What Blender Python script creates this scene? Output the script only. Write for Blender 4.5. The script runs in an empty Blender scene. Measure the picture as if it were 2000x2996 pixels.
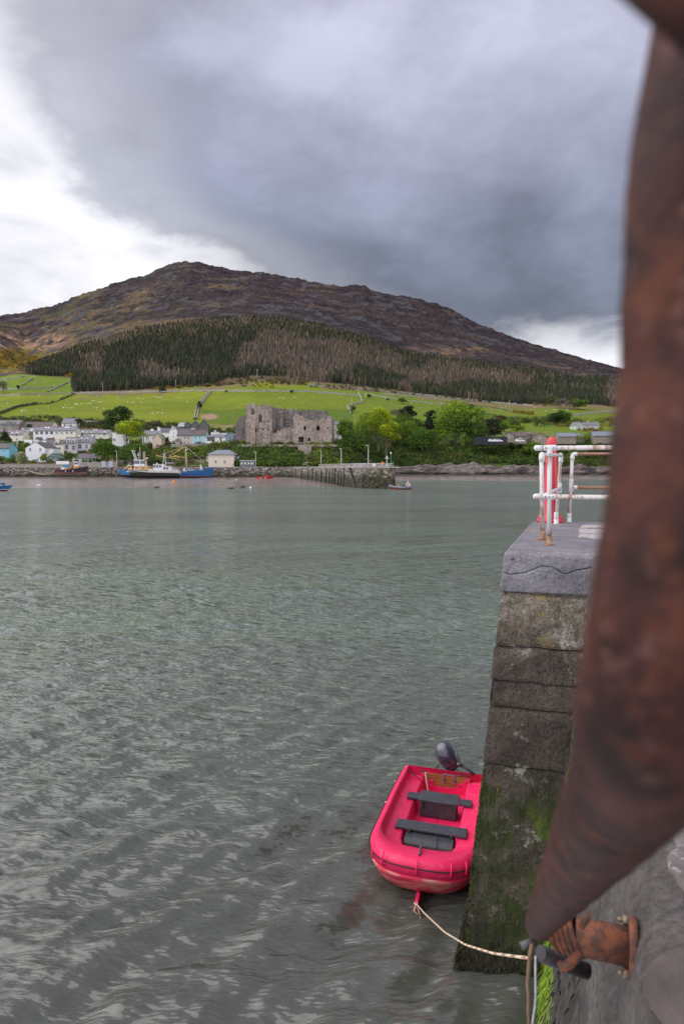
import bpy, bmesh, math, random
import numpy as np
from mathutils import Vector, Matrix, noise
R = math.radians
scene = bpy.context.scene
COL = scene.collection
# ------------------------------------------------------------------ camera
F = 2000.0                      # focal length in photograph pixels
TH = math.atan(133 / F)
EYE = 5.6                       # eye above the water
cT, sT = math.cos(TH), math.sin(TH)
cam_d = bpy.data.cameras.new('camera')
cam = bpy.data.objects.new('camera', cam_d)
COL.objects.link(cam)
cam.location = (0, 0, EYE)
cam.rotation_euler = (R(90) - TH, 0, 0)
cam_d.sensor_fit = 'HORIZONTAL'
cam_d.sensor_width = 24
cam_d.lens = 24
cam_d.clip_start = 0.02
cam_d.clip_end = 12000
cam_d.dof.use_dof = True
cam_d.dof.focus_distance = 9.0
cam_d.dof.aperture_fstop = 6.0
scene.camera = cam
# ------------------------------------------------------------------ world, sun, exposure
SUN_EL, SUN_AZ = R(50), R(-92)      # azimuth measured from +Y towards +X
world = bpy.data.worlds.new('World')
scene.world = world
world.use_nodes = True
scene.view_settings.view_transform = 'Standard'
scene.view_settings.look = 'None'
scene.view_settings.exposure = 0.42
scene.view_settings.gamma = 1
scene.view_settings.use_curve_mapping = False


class N:
    """tiny node helper"""
    def __init__(s, tree):
        s.t = tree
    def n(s, kind, **kw):
        nd = s.t.nodes.new(kind)
        for k, v in kw.items():
            if k.startswith('i_'):
                key = k[2:]
                key = int(key) if key.isdigit() else key.replace('_', ' ')
                if hasattr(v, 'is_output'):
                    s.t.links.new(v, nd.inputs[key])
                else:
                    nd.inputs[key].default_value = v
            else:
                setattr(nd, k, v)
        return nd
    def link(s, a, b):
        s.t.links.new(a, b)
    def math(s, op, a, b=None, clamp=False):
        nd = s.t.nodes.new('ShaderNodeMath')
        nd.operation = op
        nd.use_clamp = clamp
        for i, v in enumerate((a, b)):
            if v is None:
                continue
            if hasattr(v, 'is_output'):
                s.link(v, nd.inputs[i])
            else:
                nd.inputs[i].default_value = v
        return nd.outputs[0]
    def ramp(s, fac, stops, interp='LINEAR'):
        nd = s.t.nodes.new('ShaderNodeValToRGB')
        nd.color_ramp.interpolation = interp
        el = nd.color_ramp.elements
        while len(el) < len(stops):
            el.new(0.5)
        for e, (p, c) in zip(el, stops):
            e.position = p
            e.color = (c, c, c, 1) if isinstance(c, (int, float)) else (*c, 1)
        s.link(fac, nd.inputs[0])
        return nd.outputs[0]
    def mix(s, fac, a, b, blend='MIX'):
        nd = s.t.nodes.new('ShaderNodeMix')
        nd.data_type = 'RGBA'
        nd.blend_type = blend
        for key, v in ((0, fac), (6, a), (7, b)):
            if hasattr(v, 'is_output'):
                s.link(v, nd.inputs[key])
            elif isinstance(v, (int, float)):
                nd.inputs[key].default_value = v if key == 0 else (v, v, v, 1)
            else:
                nd.inputs[key].default_value = (*v, 1)
        return nd.outputs[2]


def build_world():
    t = world.node_tree
    t.nodes.clear()
    q = N(t)
    out = q.n('ShaderNodeOutputWorld')
    sky = q.n('ShaderNodeTexSky', sky_type='NISHITA', sun_disc=False, sun_elevation=SUN_EL, sun_rotation=SUN_AZ)
    bg1 = q.n('ShaderNodeBackground', i_Color=sky.outputs[0], i_Strength=0.06)
    tc = q.n('ShaderNodeTexCoord')
    d = tc.outputs['Generated']
    sep = q.n('ShaderNodeSeparateXYZ', i_0=d)
    x, y, z = sep.outputs
    # flatten directions on to a cloud deck so that the clouds shrink towards the horizon
    zz = q.math('ADD', q.math('MAXIMUM', z, 0.0), 0.50)
    dx, dy = q.math('DIVIDE', x, zz), q.math('DIVIDE', y, zz)
    comb = q.n('ShaderNodeCombineXYZ', i_0=dx, i_1=dy, i_2=q.math('MULTIPLY', z, 1.2))
    n1 = q.n('ShaderNodeTexNoise', i_Vector=comb.outputs[0], i_Scale=1.35, i_Detail=8.0, i_Roughness=0.55, i_Distortion=0.15)
    n2 = q.n('ShaderNodeTexNoise', i_Vector=comb.outputs[0], i_Scale=5.0, i_Detail=9.0, i_Roughness=0.58, i_Distortion=0.25)
    n3 = q.n('ShaderNodeTexNoise', i_Vector=comb.outputs[0], i_Scale=0.55, i_Detail=3.0, i_Roughness=0.5)
    f1 = q.math('SUBTRACT', n1.outputs[0], 0.5)
    f2 = q.math('SUBTRACT', n2.outputs[0], 0.5)
    # the cloud bank's edge: a great circle that leans from upper left to lower right
    s1 = q.math('ADD', q.math('MULTIPLY', x, 0.72), q.math('MULTIPLY', q.math('MINIMUM', z, 0.50), 0.70))
    s1 = q.math('ADD', s1, q.math('MULTIPLY', y, -0.105))
    s1 = q.math('ADD', s1, q.math('MULTIPLY', f1, 0.46))
    s1 = q.math('ADD', s1, q.math('MULTIPLY', f2, 0.26))
    # and its lower rim above the horizon
    s2 = q.math('SUBTRACT', z, q.math('ADD', q.math('MULTIPLY', x, 0.03), 0.165))
    s2 = q.math('ADD', s2, q.math('MULTIPLY', f1, 0.10))
    s2 = q.math('ADD', s2, q.math('MULTIPLY', f2, 0.16))
    m1 = q.ramp(q.math('ADD', q.math('MULTIPLY', s1, 3.0), 0.5), [(0.26, 0.0), (0.50, 0.72), (0.90, 1.0)], 'EASE')
    m2 = q.ramp(q.math('ADD', q.math('MULTIPLY', s2, 4.0), 0.5), [(0.36, 0.0), (0.62, 1.0)], 'EASE')
    mass = q.math('MULTIPLY', m1, m2)
    # the bank's own tone: pale overhead, heavy and blue-grey at its base
    base = q.ramp(z, [(0.10, (0.175, 0.195, 0.245)), (0.26, (0.135, 0.153, 0.205)), (0.38, (0.180, 0.192, 0.255)), (0.56, (0.330, 0.335, 0.420)), (0.80, (0.44, 0.45, 0.56))])
    var = q.ramp(q.math('ADD', q.math('MULTIPLY', f1, 1.9), q.math('ADD', q.math('MULTIPLY', f2, 0.8), 0.5)), [(0.12, 0.66), (0.5, 1.0), (0.92, 1.75)])
    dark = q.mix(1.0, base, var, 'MULTIPLY')
    litv = q.ramp(q.math('ADD', q.math('MULTIPLY', f2, 1.5), q.math('ADD', q.math('MULTIPLY', f1, 1.3), 0.5)), [(0.15, (0.55, 0.55, 0.59)), (0.5, (0.76, 0.76, 0.81)), (0.85, (1.0, 1.0, 1.02))])
    cloud = q.mix(mass, litv, dark)
    # behind the viewer the overcast is thinner and brighter all over
    back = q.ramp(q.math('ADD', q.math('MULTIPLY', y, -0.5), 0.5), [(0.42, 0.0), (0.75, 1.0)])
    cloud = q.mix(back, cloud, q.mix(1.0, (0.92, 0.93, 1.0), var, 'MULTIPLY'))
    # glow added round the veiled sun, high left outside the view, to brighten reflections
    dt = q.n('ShaderNodeVectorMath', operation='DOT_PRODUCT', i_0=d, i_1=(math.sin(SUN_AZ) * math.cos(SUN_EL), math.cos(SUN_AZ) * math.cos(SUN_EL), math.sin(SUN_EL))).outputs['Value']
    glow = q.ramp(q.math('ADD', dt, q.math('MULTIPLY', f1, 0.25)), [(0.60, 1 / 1.7), (0.80, 1.4 / 1.7), (1.0, 1.0)], 'EASE')
    cloud = q.mix(1.0, cloud, glow, 'MULTIPLY')
    bg2 = q.n('ShaderNodeBackground', i_Color=cloud, i_Strength=1.7)
    ms = q.n('ShaderNodeMixShader', i_0=0.94)
    q.link(bg1.outputs[0], ms.inputs[1])
    q.link(bg2.outputs[0], ms.inputs[2])
    q.link(ms.outputs[0], out.inputs[0])


build_world()
sun_d = bpy.data.lights.new('sun', 'SUN')
sun_d.energy = 1.5
sun_d.angle = R(75)
sun_d.color = (1.0, 0.95, 0.88)
sun = bpy.data.objects.new('sun', sun_d)
COL.objects.link(sun)
sd = Vector((math.sin(SUN_AZ) * math.cos(SUN_EL), math.cos(SUN_AZ) * math.cos(SUN_EL), math.sin(SUN_EL)))
sun.rotation_euler = sd.to_track_quat('Z', 'Y').to_euler()

# ------------------------------------------------------------------ helpers
def ray(px, py):
    u = -(py - 1498) / F
    return Vector(((px - 1000) / F, cT + u * sT, u * cT - sT))
def P(px, py, D):               # point at forward distance D
    r = ray(px, py)
    t = D / r.y
    return Vector((r.x * t, D, EYE + r.z * t))
def G(px, py, z):               # point on the level z
    r = ray(px, py)
    t = (z - EYE) / r.z
    return Vector((r.x * t, r.y * t, z))
def tag(o, label=None, cat=None, group=None, kind=None):
    if label: o['label'] = label
    if cat: o['category'] = cat
    if group: o['group'] = group
    if kind: o['kind'] = kind
    return o
def empty(name, loc, rz=0.0, label=None, cat=None, group=None):
    o = bpy.data.objects.new(name, None)
    o.empty_display_size = 0.2
    COL.objects.link(o)
    o.location = loc
    o.rotation_euler = (0, 0, rz)
    return tag(o, label, cat, group)
def npmesh(name, v, f, smooth=False):
    """f: array (n,3) or (n,4)"""
    v = np.asarray(v, dtype=np.float32).reshape(-1, 3)
    f = np.asarray(f, dtype=np.int32)
    me = bpy.data.meshes.new(name)
    k = f.shape[1]
    me.vertices.add(len(v))
    me.vertices.foreach_set('co', v.ravel())
    me.loops.add(f.size)
    me.loops.foreach_set('vertex_index', f.ravel())
    me.polygons.add(len(f))
    me.polygons.foreach_set('loop_start', np.arange(0, f.size, k, dtype=np.int32))
    me.polygons.foreach_set('loop_total', np.full(len(f), k, dtype=np.int32))
    if smooth:
        me.polygons.foreach_set('use_smooth', np.ones(len(f), dtype=bool))
    me.update(calc_edges=True)
    return me
def vcol(me, name, cols):
    c = np.ones((len(me.vertices), 4), dtype=np.float32)
    c[:, :cols.shape[1]] = cols
    a = me.color_attributes.new(name, 'FLOAT_COLOR', 'POINT')
    a.data.foreach_set('color', c.ravel())
def link(name, me, mat=None, parent=None, loc=None):
    o = bpy.data.objects.new(name, me)
    COL.objects.link(o)
    if mat is not None and not me.materials:
        me.materials.append(mat)
    if parent: o.parent = parent
    if loc is not None: o.location = loc
    return o


class MB:
    def __init__(s):
        s.v, s.f, s.sm = [], [], []
    def add(s, vs, fs, smooth=False):
        b = len(s.v)
        s.v += [tuple(p) for p in vs]
        s.f += [tuple(i + b for i in q) for q in fs]
        s.sm += [smooth] * len(fs)
        return s
    def box(s, x0, x1, y0, y1, z0, z1):
        vs = [(x, y, z) for z in (z0, z1) for y in (y0, y1) for x in (x0, x1)]
        return s.add(vs, [(0, 2, 3, 1), (4, 5, 7, 6), (0, 1, 5, 4), (2, 6, 7, 3), (0, 4, 6, 2), (1, 3, 7, 5)])
    def prism(s, poly, y0, y1):
        """poly in x,z; extruded along y"""
        n = len(poly)
        vs = [(x, y0, z) for x, z in poly] + [(x, y1, z) for x, z in poly]
        fs = [tuple(range(n)), tuple(range(2 * n - 1, n - 1, -1))]
        fs += [(i, i + n, (i + 1) % n + n, (i + 1) % n) for i in range(n)]
        return s.add(vs, fs)
    def plan(s, poly, z0, z1):
        n = len(poly)
        vs = [(x, y, z0) for x, y in poly] + [(x, y, z1) for x, y in poly]
        fs = [tuple(range(n - 1, -1, -1)), tuple(range(n, 2 * n))]
        fs += [(i, (i + 1) % n, (i + 1) % n + n, i + n) for i in range(n)]
        return s.add(vs, fs)
    def tube(s, pts, r, n=10, cap=True, wob=0.0, seed=0, ell=None):
        pts = [Vector(p) for p in pts]
        rs = r if isinstance(r, (list, tuple)) else [r] * len(pts)
        rnd = random.Random(seed)
        up = None
        vs = []
        for i, p in enumerate(pts):
            a = pts[max(0, i - 1)]
            b = pts[min(len(pts) - 1, i + 1)]
            d = (b - a)
            if d.length < 1e-9: d = Vector((0, 0, 1))
            d.normalize()
            if up is None:
                up = Vector((0, 0, 1)) if abs(d.z) < 0.9 else Vector((0, 1, 0))
            up = (up - d * up.dot(d))
            up = up.normalized() if up.length > 1e-6 else d.orthogonal().normalized()
            sd_ = d.cross(up)
            for k in range(n):
                t = 2 * math.pi * k / n
                rr = rs[i] * (1 + wob * (rnd.random() - 0.5))
                vs.append(p + (sd_ * math.cos(t) + up * math.sin(t)) * rr)
        fs = []
        for i in range(len(pts) - 1):
            for k in range(n):
                k2 = (k + 1) % n
                fs.append((i * n + k, i * n + k2, (i + 1) * n + k2, (i + 1) * n + k))
        s.add(vs, fs, True)
        if cap:
            b = len(s.v) - len(vs)
            s.f.append(tuple(b + k for k in range(n - 1, -1, -1)))
            s.f.append(tuple(b + (len(pts) - 1) * n + k for k in range(n)))
            s.sm += [False, False]
        return s
    def lathe(s, prof, c=(0, 0, 0), n=16, axis='z'):
        vs = []
        for r, h in prof:
            for k in range(n):
                t = 2 * math.pi * k / n
                a, b = r * math.cos(t), r * math.sin(t)
                p = (a, b, h) if axis == 'z' else ((h, a, b) if axis == 'x' else (b, h, a))
                vs.append((c[0] + p[0], c[1] + p[1], c[2] + p[2]))
        fs = [(i * n + k, i * n + (k + 1) % n, (i + 1) * n + (k + 1) % n, (i + 1) * n + k) for i in range(len(prof) - 1) for k in range(n)]
        s.add(vs, fs, True)
        return s
    def build(s, name, mat, parent=None, loc=None, label=None):
        me = bpy.data.meshes.new(name)
        me.from_pydata(s.v, [], s.f)
        me.polygons.foreach_set('use_smooth', s.sm)
        me.update()
        o = link(name, me, mat, parent, loc)
        if label: o['label'] = label
        return o
def bevel(o, w=0.01, seg=2):
    m = o.modifiers.new('bevel', 'BEVEL')
    m.width = w
    m.segments = seg
    m.limit_method = 'ANGLE'
    return o


def M(name, c1, c2=None, scale=3.0, rough=0.7, bump=0.0, bscale=None, metal=0.0, detail=5.0, spec=0.5, c3=None, stretch=(1, 1, 1), contrast=(0.35, 0.65), coat=0.0):
    m = bpy.data.materials.new(name)
    m.use_nodes = True
    t = m.node_tree
    q = N(t)
    b = t.nodes['Principled BSDF']
    b.inputs['Roughness'].default_value = rough
    b.inputs['Metallic'].default_value = metal
    b.inputs['Specular IOR Level'].default_value = spec
    if coat: b.inputs['Coat Weight'].default_value = coat
    b.inputs['Base Color'].default_value = (*c1, 1)
    if c2 is not None or bump:
        tc = q.n('ShaderNodeTexCoord')
        mp = q.n('ShaderNodeMapping', i_Vector=tc.outputs['Object'], i_Scale=stretch)
    if c2 is not None:
        nz = q.n('ShaderNodeTexNoise', i_Vector=mp.outputs[0], i_Scale=scale, i_Detail=detail, i_Roughness=0.6)
        col = q.mix(q.ramp(nz.outputs[0], [(contrast[0], 0.0), (contrast[1], 1.0)]), c1, c2)
        if c3 is not None:
            n3 = q.n('ShaderNodeTexNoise', i_Vector=mp.outputs[0], i_Scale=scale * 2.7, i_Detail=6.0, i_Roughness=0.7)
            col = q.mix(q.ramp(n3.outputs[0], [(0.56, 0.0), (0.64, 1.0)]), col, c3)
        q.link(col, b.inputs['Base Color'])
    if bump:
        nb = q.n('ShaderNodeTexNoise', i_Vector=mp.outputs[0], i_Scale=bscale or scale * 4, i_Detail=6.0, i_Roughness=0.65)
        bp = q.n('ShaderNodeBump', i_Height=nb.outputs[0], i_Distance=bump, i_Strength=1.0)
        q.link(bp.outputs[0], b.inputs['Normal'])
    return m
def M_attr(name, attr='tone', rough=0.9, scale=None, amount=0.25, bump=0.0, spec=0.05, translucent=0.0):
    m = bpy.data.materials.new(name)
    m.use_nodes = True
    t = m.node_tree
    q = N(t)
    b = t.nodes['Principled BSDF']
    b.inputs['Roughness'].default_value = rough
    b.inputs['Specular IOR Level'].default_value = spec
    a = q.n('ShaderNodeAttribute', attribute_name=attr)
    col = a.outputs['Color']
    if scale:
        tc = q.n('ShaderNodeTexCoord')
        nz = q.n('ShaderNodeTexNoise', i_Vector=tc.outputs['Object'], i_Scale=scale, i_Detail=6.0, i_Roughness=0.7)
        v = q.ramp(nz.outputs[0], [(0.3, 1 - amount), (0.7, 1 + amount)])
        col = q.mix(1.0, col, v, 'MULTIPLY')
        if bump:
            bp = q.n('ShaderNodeBump', i_Height=nz.outputs[0], i_Distance=bump)
            q.link(bp.outputs[0], b.inputs['Normal'])
    q.link(col, b.inputs['Base Color'])
    if translucent:
        tr = q.n('ShaderNodeBsdfTranslucent', i_Color=col)
        ms = q.n('ShaderNodeMixShader', i_0=translucent)
        q.link(b.outputs[0], ms.inputs[1])
        q.link(tr.outputs[0], ms.inputs[2])
        q.link(ms.outputs[0], t.nodes['Material Output'].inputs[0])
    return m


# ------------------------------------------------------------------ land
def poly(pts):
    xs = [p[0] for p in pts]
    ys = [p[1] for p in pts]
    return lambda x: float(np.interp(x, xs, ys))
ridge = poly([(-1500, 1080), (-500, 990), (-150, 945), (0, 921), (76, 912), (166, 890), (255, 857), (344, 826), (421, 806), (478, 782), (510, 770), (555, 765), (612, 774), (676, 791), (765, 797), (867, 816), (918, 826), (1005, 838), (1030, 834), (1046, 833), (1070, 838), (1088, 851), (1110, 857), (1199, 867), (1275, 889), (1327, 909), (1403, 950), (1505, 989), (1582, 1014), (1684, 1043), (1786, 1071), (2000, 1125), (2300, 1190), (3500, 1290)])
ftop = poly([(-1500, 1010), (0, 1010), (70, 1070), (90, 1064), (153, 1040), (210, 1015), (306, 988), (408, 958), (536, 938), (714, 922), (816, 928), (944, 947), (1097, 990), (1186, 1028), (1403, 1058), (1531, 1068), (1658, 1092), (1786, 1102), (2000, 1150), (2300, 1210), (3500, 1300)])
fbot = poly([(-1500, 1120), (0, 1100), (60, 1092), (120, 1098), (205, 1103), (214, 1146), (290, 1144), (370, 1142), (510, 1133), (640, 1122), (740, 1108), (893, 1112), (1020, 1126), (1148, 1139), (1275, 1158), (1403, 1175), (1531, 1184), (1633, 1180), (1750, 1184), (2300, 1250), (3500, 1310)])
k0y = poly([(0, 1363), (980, 1364), (1150, 1372), (3500, 1368)]);  k0d = poly([(0, 266), (700, 266), (980, 268), (1150, 312), (1800, 320), (3500, 350)])
k1y = poly([(0, 1312), (600, 1306), (690, 1302), (975, 1302), (1100, 1310), (3500, 1330)]);  k1d = poly([(0, 312), (600, 312), (700, 290), (975, 290), (1150, 345), (3500, 390)])
k2y = poly([(0, 1238), (450, 1240), (620, 1258), (980, 1270), (1100, 1262), (1300, 1262), (1450, 1262), (1800, 1268), (3500, 1320)]);  k2d = poly([(0, 400), (700, 400), (1100, 440), (3500, 520)])
k3d = poly([(-1500, 985), (60, 985), (204, 985), (215, 800), (3500, 800)])
def keys(px):
    return [(k0y(px), k0d(px)), (k1y(px), k1d(px)), (k2y(px), k2d(px)), (fbot(px), k3d(px)), (ftop(px), 1350.0), (ridge(px), 2250.0)]
def TD(px, py):
    ks = keys(px)
    if py >= ks[0][0]: return ks[0][1]
    for (ya, da), (yb, db) in zip(ks, ks[1:]):
        if py >= yb:
            return da + (db - da) * (ya - py) / max(ya - yb, 1e-6)
    return ks[-1][1]
def T(px, py):
    return P(px, py, TD(px, py))
fr = noise.fractal
def blend(a, b, k):
    k = max(0.0, min(1.0, k))
    return tuple(x + (y - x) * k for x, y in zip(a, b))
def in_patch(px, py, cx, cy, rx, ry):
    return max(0.0, 1.0 - ((px - cx) / rx) ** 2 - ((py - cy) / ry) ** 2)
def land_colour(px, py, p):
    ks = keys(px)
    n = fr(p * 0.012, 1.0, 2.0, 5)
    n2 = fr(p * 0.06 + Vector((7, 3, 1)), 1.0, 2.0, 4)
    n3 = fr(Vector((p.x * 0.008, p.y * 0.008, p.z * 0.03)) + Vector((3, 9, 1)), 0.9, 2.1, 5)
    if py > ks[2][0]:                               # village slope, bank under the castle
        c = blend((0.055, 0.085, 0.025), (0.11, 0.16, 0.035), 0.5 + n2 * 1.2)
        c = blend(c, (0.12, 0.09, 0.06), (n - 0.15) * 2.5)
        if 1380 < px < 1700 and 1238 < py < 1275: c = blend(c, (0.15, 0.19, 0.06), 0.7)
        return c
    if py > ks[3][0] + 1:                           # pastures
        c = blend((0.138, 0.172, 0.016), (0.176, 0.205, 0.021), 0.5 + n * 1.5)
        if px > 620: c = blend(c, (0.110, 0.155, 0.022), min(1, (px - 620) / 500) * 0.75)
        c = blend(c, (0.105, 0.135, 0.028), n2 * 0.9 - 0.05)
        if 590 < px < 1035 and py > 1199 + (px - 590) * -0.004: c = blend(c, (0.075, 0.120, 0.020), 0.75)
        c = blend(c, (0.30, 0.19, 0.14), in_patch(px, py, 612, 1219, 30, 10) * 1.5 + in_patch(px, py, 640, 1250, 60, 12) * (0.8 + n2 * 2))
        edge = py - ks[3][0]
        if edge < 14 + n2 * 14 and px > 210: c = blend(c, (0.17, 0.12, 0.07), 0.75 + n2)
        if px < 230 and 1146 > py: c = blend(c, (0.11, 0.17, 0.025), 0.7)
        if px < 110 and py < 1108: c = blend(c, (0.2, 0.24, 0.05), 0.4)
        return c
    fores = 60 < px and py > ks[4][0]
    if fores: return blend((0.07, 0.05, 0.035), (0.11, 0.085, 0.05), 0.5 + n2)
    k = (py - ks[5][0]) / max(1.0, ks[4][0] - ks[5][0])
    heath = (0.027, 0.020, 0.023)
    c = blend(heath, (0.048, 0.034, 0.034), 0.5 + n3 * 1.5)
    left = max(0.0, min(1.0, (760 - px) / 560))
    tan = (0.125, 0.086, 0.048)
    c = blend(c, tan, (n3 + 0.9 * k * left + 0.15 * left - 0.36) * 2.2)
    c = blend(c, (0.085, 0.08, 0.04), (n + 0.25 * left - 0.1) * 1.0 * left)
    c = blend(c, (0.15, 0.095, 0.058), (in_patch(px, py, 1250, 1035, 170, 28) + 0.0) * (0.7 + n2 * 4))
    c = blend(c, (0.27, 0.165, 0.115), in_patch(px, py, 60, 1000, 170, 32) * (1.0 + n * 3))
    r = fr(Vector((p.x * 0.022, p.y * 0.012, p.z * 0.034)), 0.65, 2.2, 7)
    if r > 0.22: c = blend(c, (0.062, 0.058, 0.065), (r - 0.22) * 5)
    if r < -0.22: c = blend(c, (0.045, 0.034, 0.036), (-r - 0.22) * 6)
    g = fr(Vector((p.x * 0.012, p.y * 0.02, p.z * 0.03)) + Vector((1, 5, 2)), 0.9, 2.1, 5)
    gz = in_patch(px, py, 60, 1052, 190, 34) * 0.5 + in_patch(px, py, 20, 1075, 120, 20) * .5
    if gz > 0 and g + gz * 1.0 > 0.18: c = blend(c, blend((0.25, 0.16, 0.02), (0.10, 0.09, 0.03), 0.5 - n2 * 3), (g + gz - 0.16) * 9)
    return c


def land_mesh(name, rows, mat, k_lo, k_hi, amp):
    cols = np.concatenate([np.arange(-1500, -60, 40), np.arange(-60, 1860, 5), np.arange(1860, 3500, 40)])
    vs, cs = [], []
    segs = rows
    for px in cols:
        ks = keys(px)
        for i in range(k_lo, k_hi):
            (ya, da), (yb, db) = ks[i], ks[i + 1]
            m = segs[i]
            rng = range(m) if i < k_hi - 1 else range(m + 1)
            for j in rng:
                t = j / m
                py, D = ya + (yb - ya) * t, da + (db - da) * t
                p = P(px, py, D)
                c = land_colour(px, py, p)
                a = amp(i, t)
                if a:
                    h = fr(Vector((p.x, p.y, p.z)) * 0.03, 0.7, 2.1, 7)
                    r = abs(fr(Vector((p.x * 0.05, p.y * 0.03, 5.0)), 0.8, 2.1, 5))
                    p = p + Vector((0, -h * a * 0.5, h * a + r * a * 0.7))
                vs.append(p)
                cs.append(c)
        if k_hi == 5:
            p = P(px, ks[5][0], 2250.0)
            for dy, dz in ((60, -6), (300, -60), (1200, -400), (3000, -760)):
                vs.append(p + Vector((0, dy, dz)))
                cs.append((0.08, 0.06, 0.05))
    nr = len(vs) // len(cols)
    idx = np.arange(len(vs)).reshape(len(cols), nr)
    f = np.stack([idx[:-1, :-1], idx[1:, :-1], idx[1:, 1:], idx[:-1, 1:]], -1).reshape(-1, 4)
    me = npmesh(name, np.array([tuple(v) for v in vs]), f, smooth=True)
    vcol(me, 'tone', np.array(cs))
    return tag(link(name, me, mat), kind='structure')
m_past = M_attr('pasture', scale=0.35, amount=0.30, rough=0.95)
m_mount = M_attr('mountain', scale=0.11, amount=0.7, rough=0.95, bump=2.5)
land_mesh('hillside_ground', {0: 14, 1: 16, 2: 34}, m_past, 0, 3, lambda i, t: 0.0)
land_mesh('mountain', {3: 26, 4: 92}, m_mount, 3, 5, lambda i, t: (0.0 if i == 3 else min(1, t * 3) * 5.0))
# ------------------------------------------------------------------ water
def water_mat():
    m = bpy.data.materials.new('sea_water')
    m.use_nodes = True
    t = m.node_tree
    q = N(t)
    b = t.nodes['Principled BSDF']
    tc = q.n('ShaderNodeTexCoord')
    o = tc.outputs['Object']
    sep = q.n('ShaderNodeSeparateXYZ', i_0=o)
    x, y, z = sep.outputs
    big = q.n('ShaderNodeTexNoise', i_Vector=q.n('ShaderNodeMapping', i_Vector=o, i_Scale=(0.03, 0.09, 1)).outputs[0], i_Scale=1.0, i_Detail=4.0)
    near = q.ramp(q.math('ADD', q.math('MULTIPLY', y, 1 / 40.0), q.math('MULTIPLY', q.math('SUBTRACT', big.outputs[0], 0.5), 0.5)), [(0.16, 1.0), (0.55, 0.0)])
    col = q.mix(near, (0.118, 0.150, 0.120), (0.076, 0.080, 0.068))  # near water darker: silt, plus the quay wall's dark reflection put into the colour
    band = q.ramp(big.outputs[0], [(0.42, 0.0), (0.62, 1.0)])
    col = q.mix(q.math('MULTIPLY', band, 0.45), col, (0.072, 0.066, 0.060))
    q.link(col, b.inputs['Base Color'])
    b.inputs['IOR'].default_value = 1.58
    far = q.ramp(q.math('MULTIPLY', y, 1 / 200.0), [(0.05, 0.035), (0.5, 0.16)])
    q.link(far, b.inputs['Roughness'])
    # small ripples, lying along the same crests as the waves of the mesh
    mp = q.n('ShaderNodeMapping', i_Vector=o, i_Rotation=(0, 0, R(-32)), i_Scale=(1.0, 3.2, 1))
    r1 = q.n('ShaderNodeTexNoise', i_Vector=mp.outputs[0], i_Scale=1.1, i_Detail=3.0, i_Roughness=0.55, i_Distortion=0.0)
    r2 = q.n('ShaderNodeTexNoise', i_Vector=mp.outputs[0], i_Scale=5.0, i_Detail=3.0, i_Roughness=0.6, i_Distortion=0.1)
    gust = q.n('ShaderNodeTexNoise', i_Vector=o, i_Scale=0.16, i_Detail=3.0)
    gst = q.ramp(gust.outputs[0], [(0.38, 0.15), (0.62, 1.0)])
    h = q.math('ADD', q.math('MULTIPLY', r1.outputs[0], q.ramp(q.math('MULTIPLY', y, 1 / 60.0), [(0.12, 0.13), (0.4, 0.60)])), q.math('MULTIPLY', q.math('MULTIPLY', r2.outputs[0], gst), q.ramp(q.math('MULTIPLY', y, 1 / 60.0), [(0.15, 0.014), (0.45, 0.080)])))
    bp = q.n('ShaderNodeBump', i_Height=h, i_Distance=1.0, i_Strength=1.0)
    q.link(bp.outputs[0], b.inputs['Normal'])
    return m
def build_water():
    pys = [3300.0]
    while pys[-1] > 1392: pys.append(pys[-1] - (3.2 if pys[-1] > 1500 else 2.0))
    cols = np.concatenate([np.arange(-2400, -200, 60), np.arange(-200, 2000, 5.0), np.arange(2000, 4200, 60)])
    pys = np.array(pys)
    u = -(pys - 1498) / F
    ry, rz = cT + u * sT, u * cT - sT
    t = -EYE / rz
    Y = (ry * t)[None, :] + 0 * cols[:, None]
    X = ((cols[:, None] - 1000) / F) * t[None, :]
    cell = np.gradient(Y[0])[None, :]
    cell = np.maximum(np.abs(cell), 0.01)
    rs = np.random.RandomState(5)
    Z = np.zeros_like(X)
    wx = X + 0.14 * np.sin(Y * 0.7 + 1) + 0.08 * np.sin(X * 1.1 + Y * .4)
    wy = Y + 0.12 * np.sin(X * 0.8 + 2) + 0.08 * np.sin(Y * 1.3 - X * .5)
    env = 0.75 + 0.35 * np.sin(X * 0.23 + Y * 0.11 + 1.0) * np.sin(Y * 0.17 - X * 0.09)
    for k in range(90):
        lam = 0.22 * (22.0 ** rs.rand())
        ang = R(121) + rs.randn() * R(17 if lam > 0.7 else 34)
        kx, ky = math.cos(ang), math.sin(ang)
        kk = 2 * math.pi / lam
        slope = 0.054 * (1.15 if 0.5 < lam < 1.5 else (0.75 if lam < 1 else 0.34)) * min(1.0, (lam / 0.5) ** 1.2)
        ph = rs.rand() * 6.28
        att = np.clip((lam / cell - 2.2) / 3.0, 0, 1)
        w = np.sin((wx * kx + wy * ky) * kk + ph)
        Z += att * env * (slope / kk) * (w + 0.25 * np.cos(2 * ((wx * kx + wy * ky) * kk + ph)))
    # calm strip in the lee of the pier
    v = np.stack([X, Y, Z], -1).reshape(-1, 3)
    nr = len(pys)
    idx = np.arange(len(v)).reshape(len(cols), nr)
    f = np.stack([idx[:-1, :-1], idx[1:, :-1], idx[1:, 1:], idx[:-1, 1:]], -1).reshape(-1, 4)
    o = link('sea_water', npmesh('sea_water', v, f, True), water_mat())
    return tag(o, kind='structure')
build_water()

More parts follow.
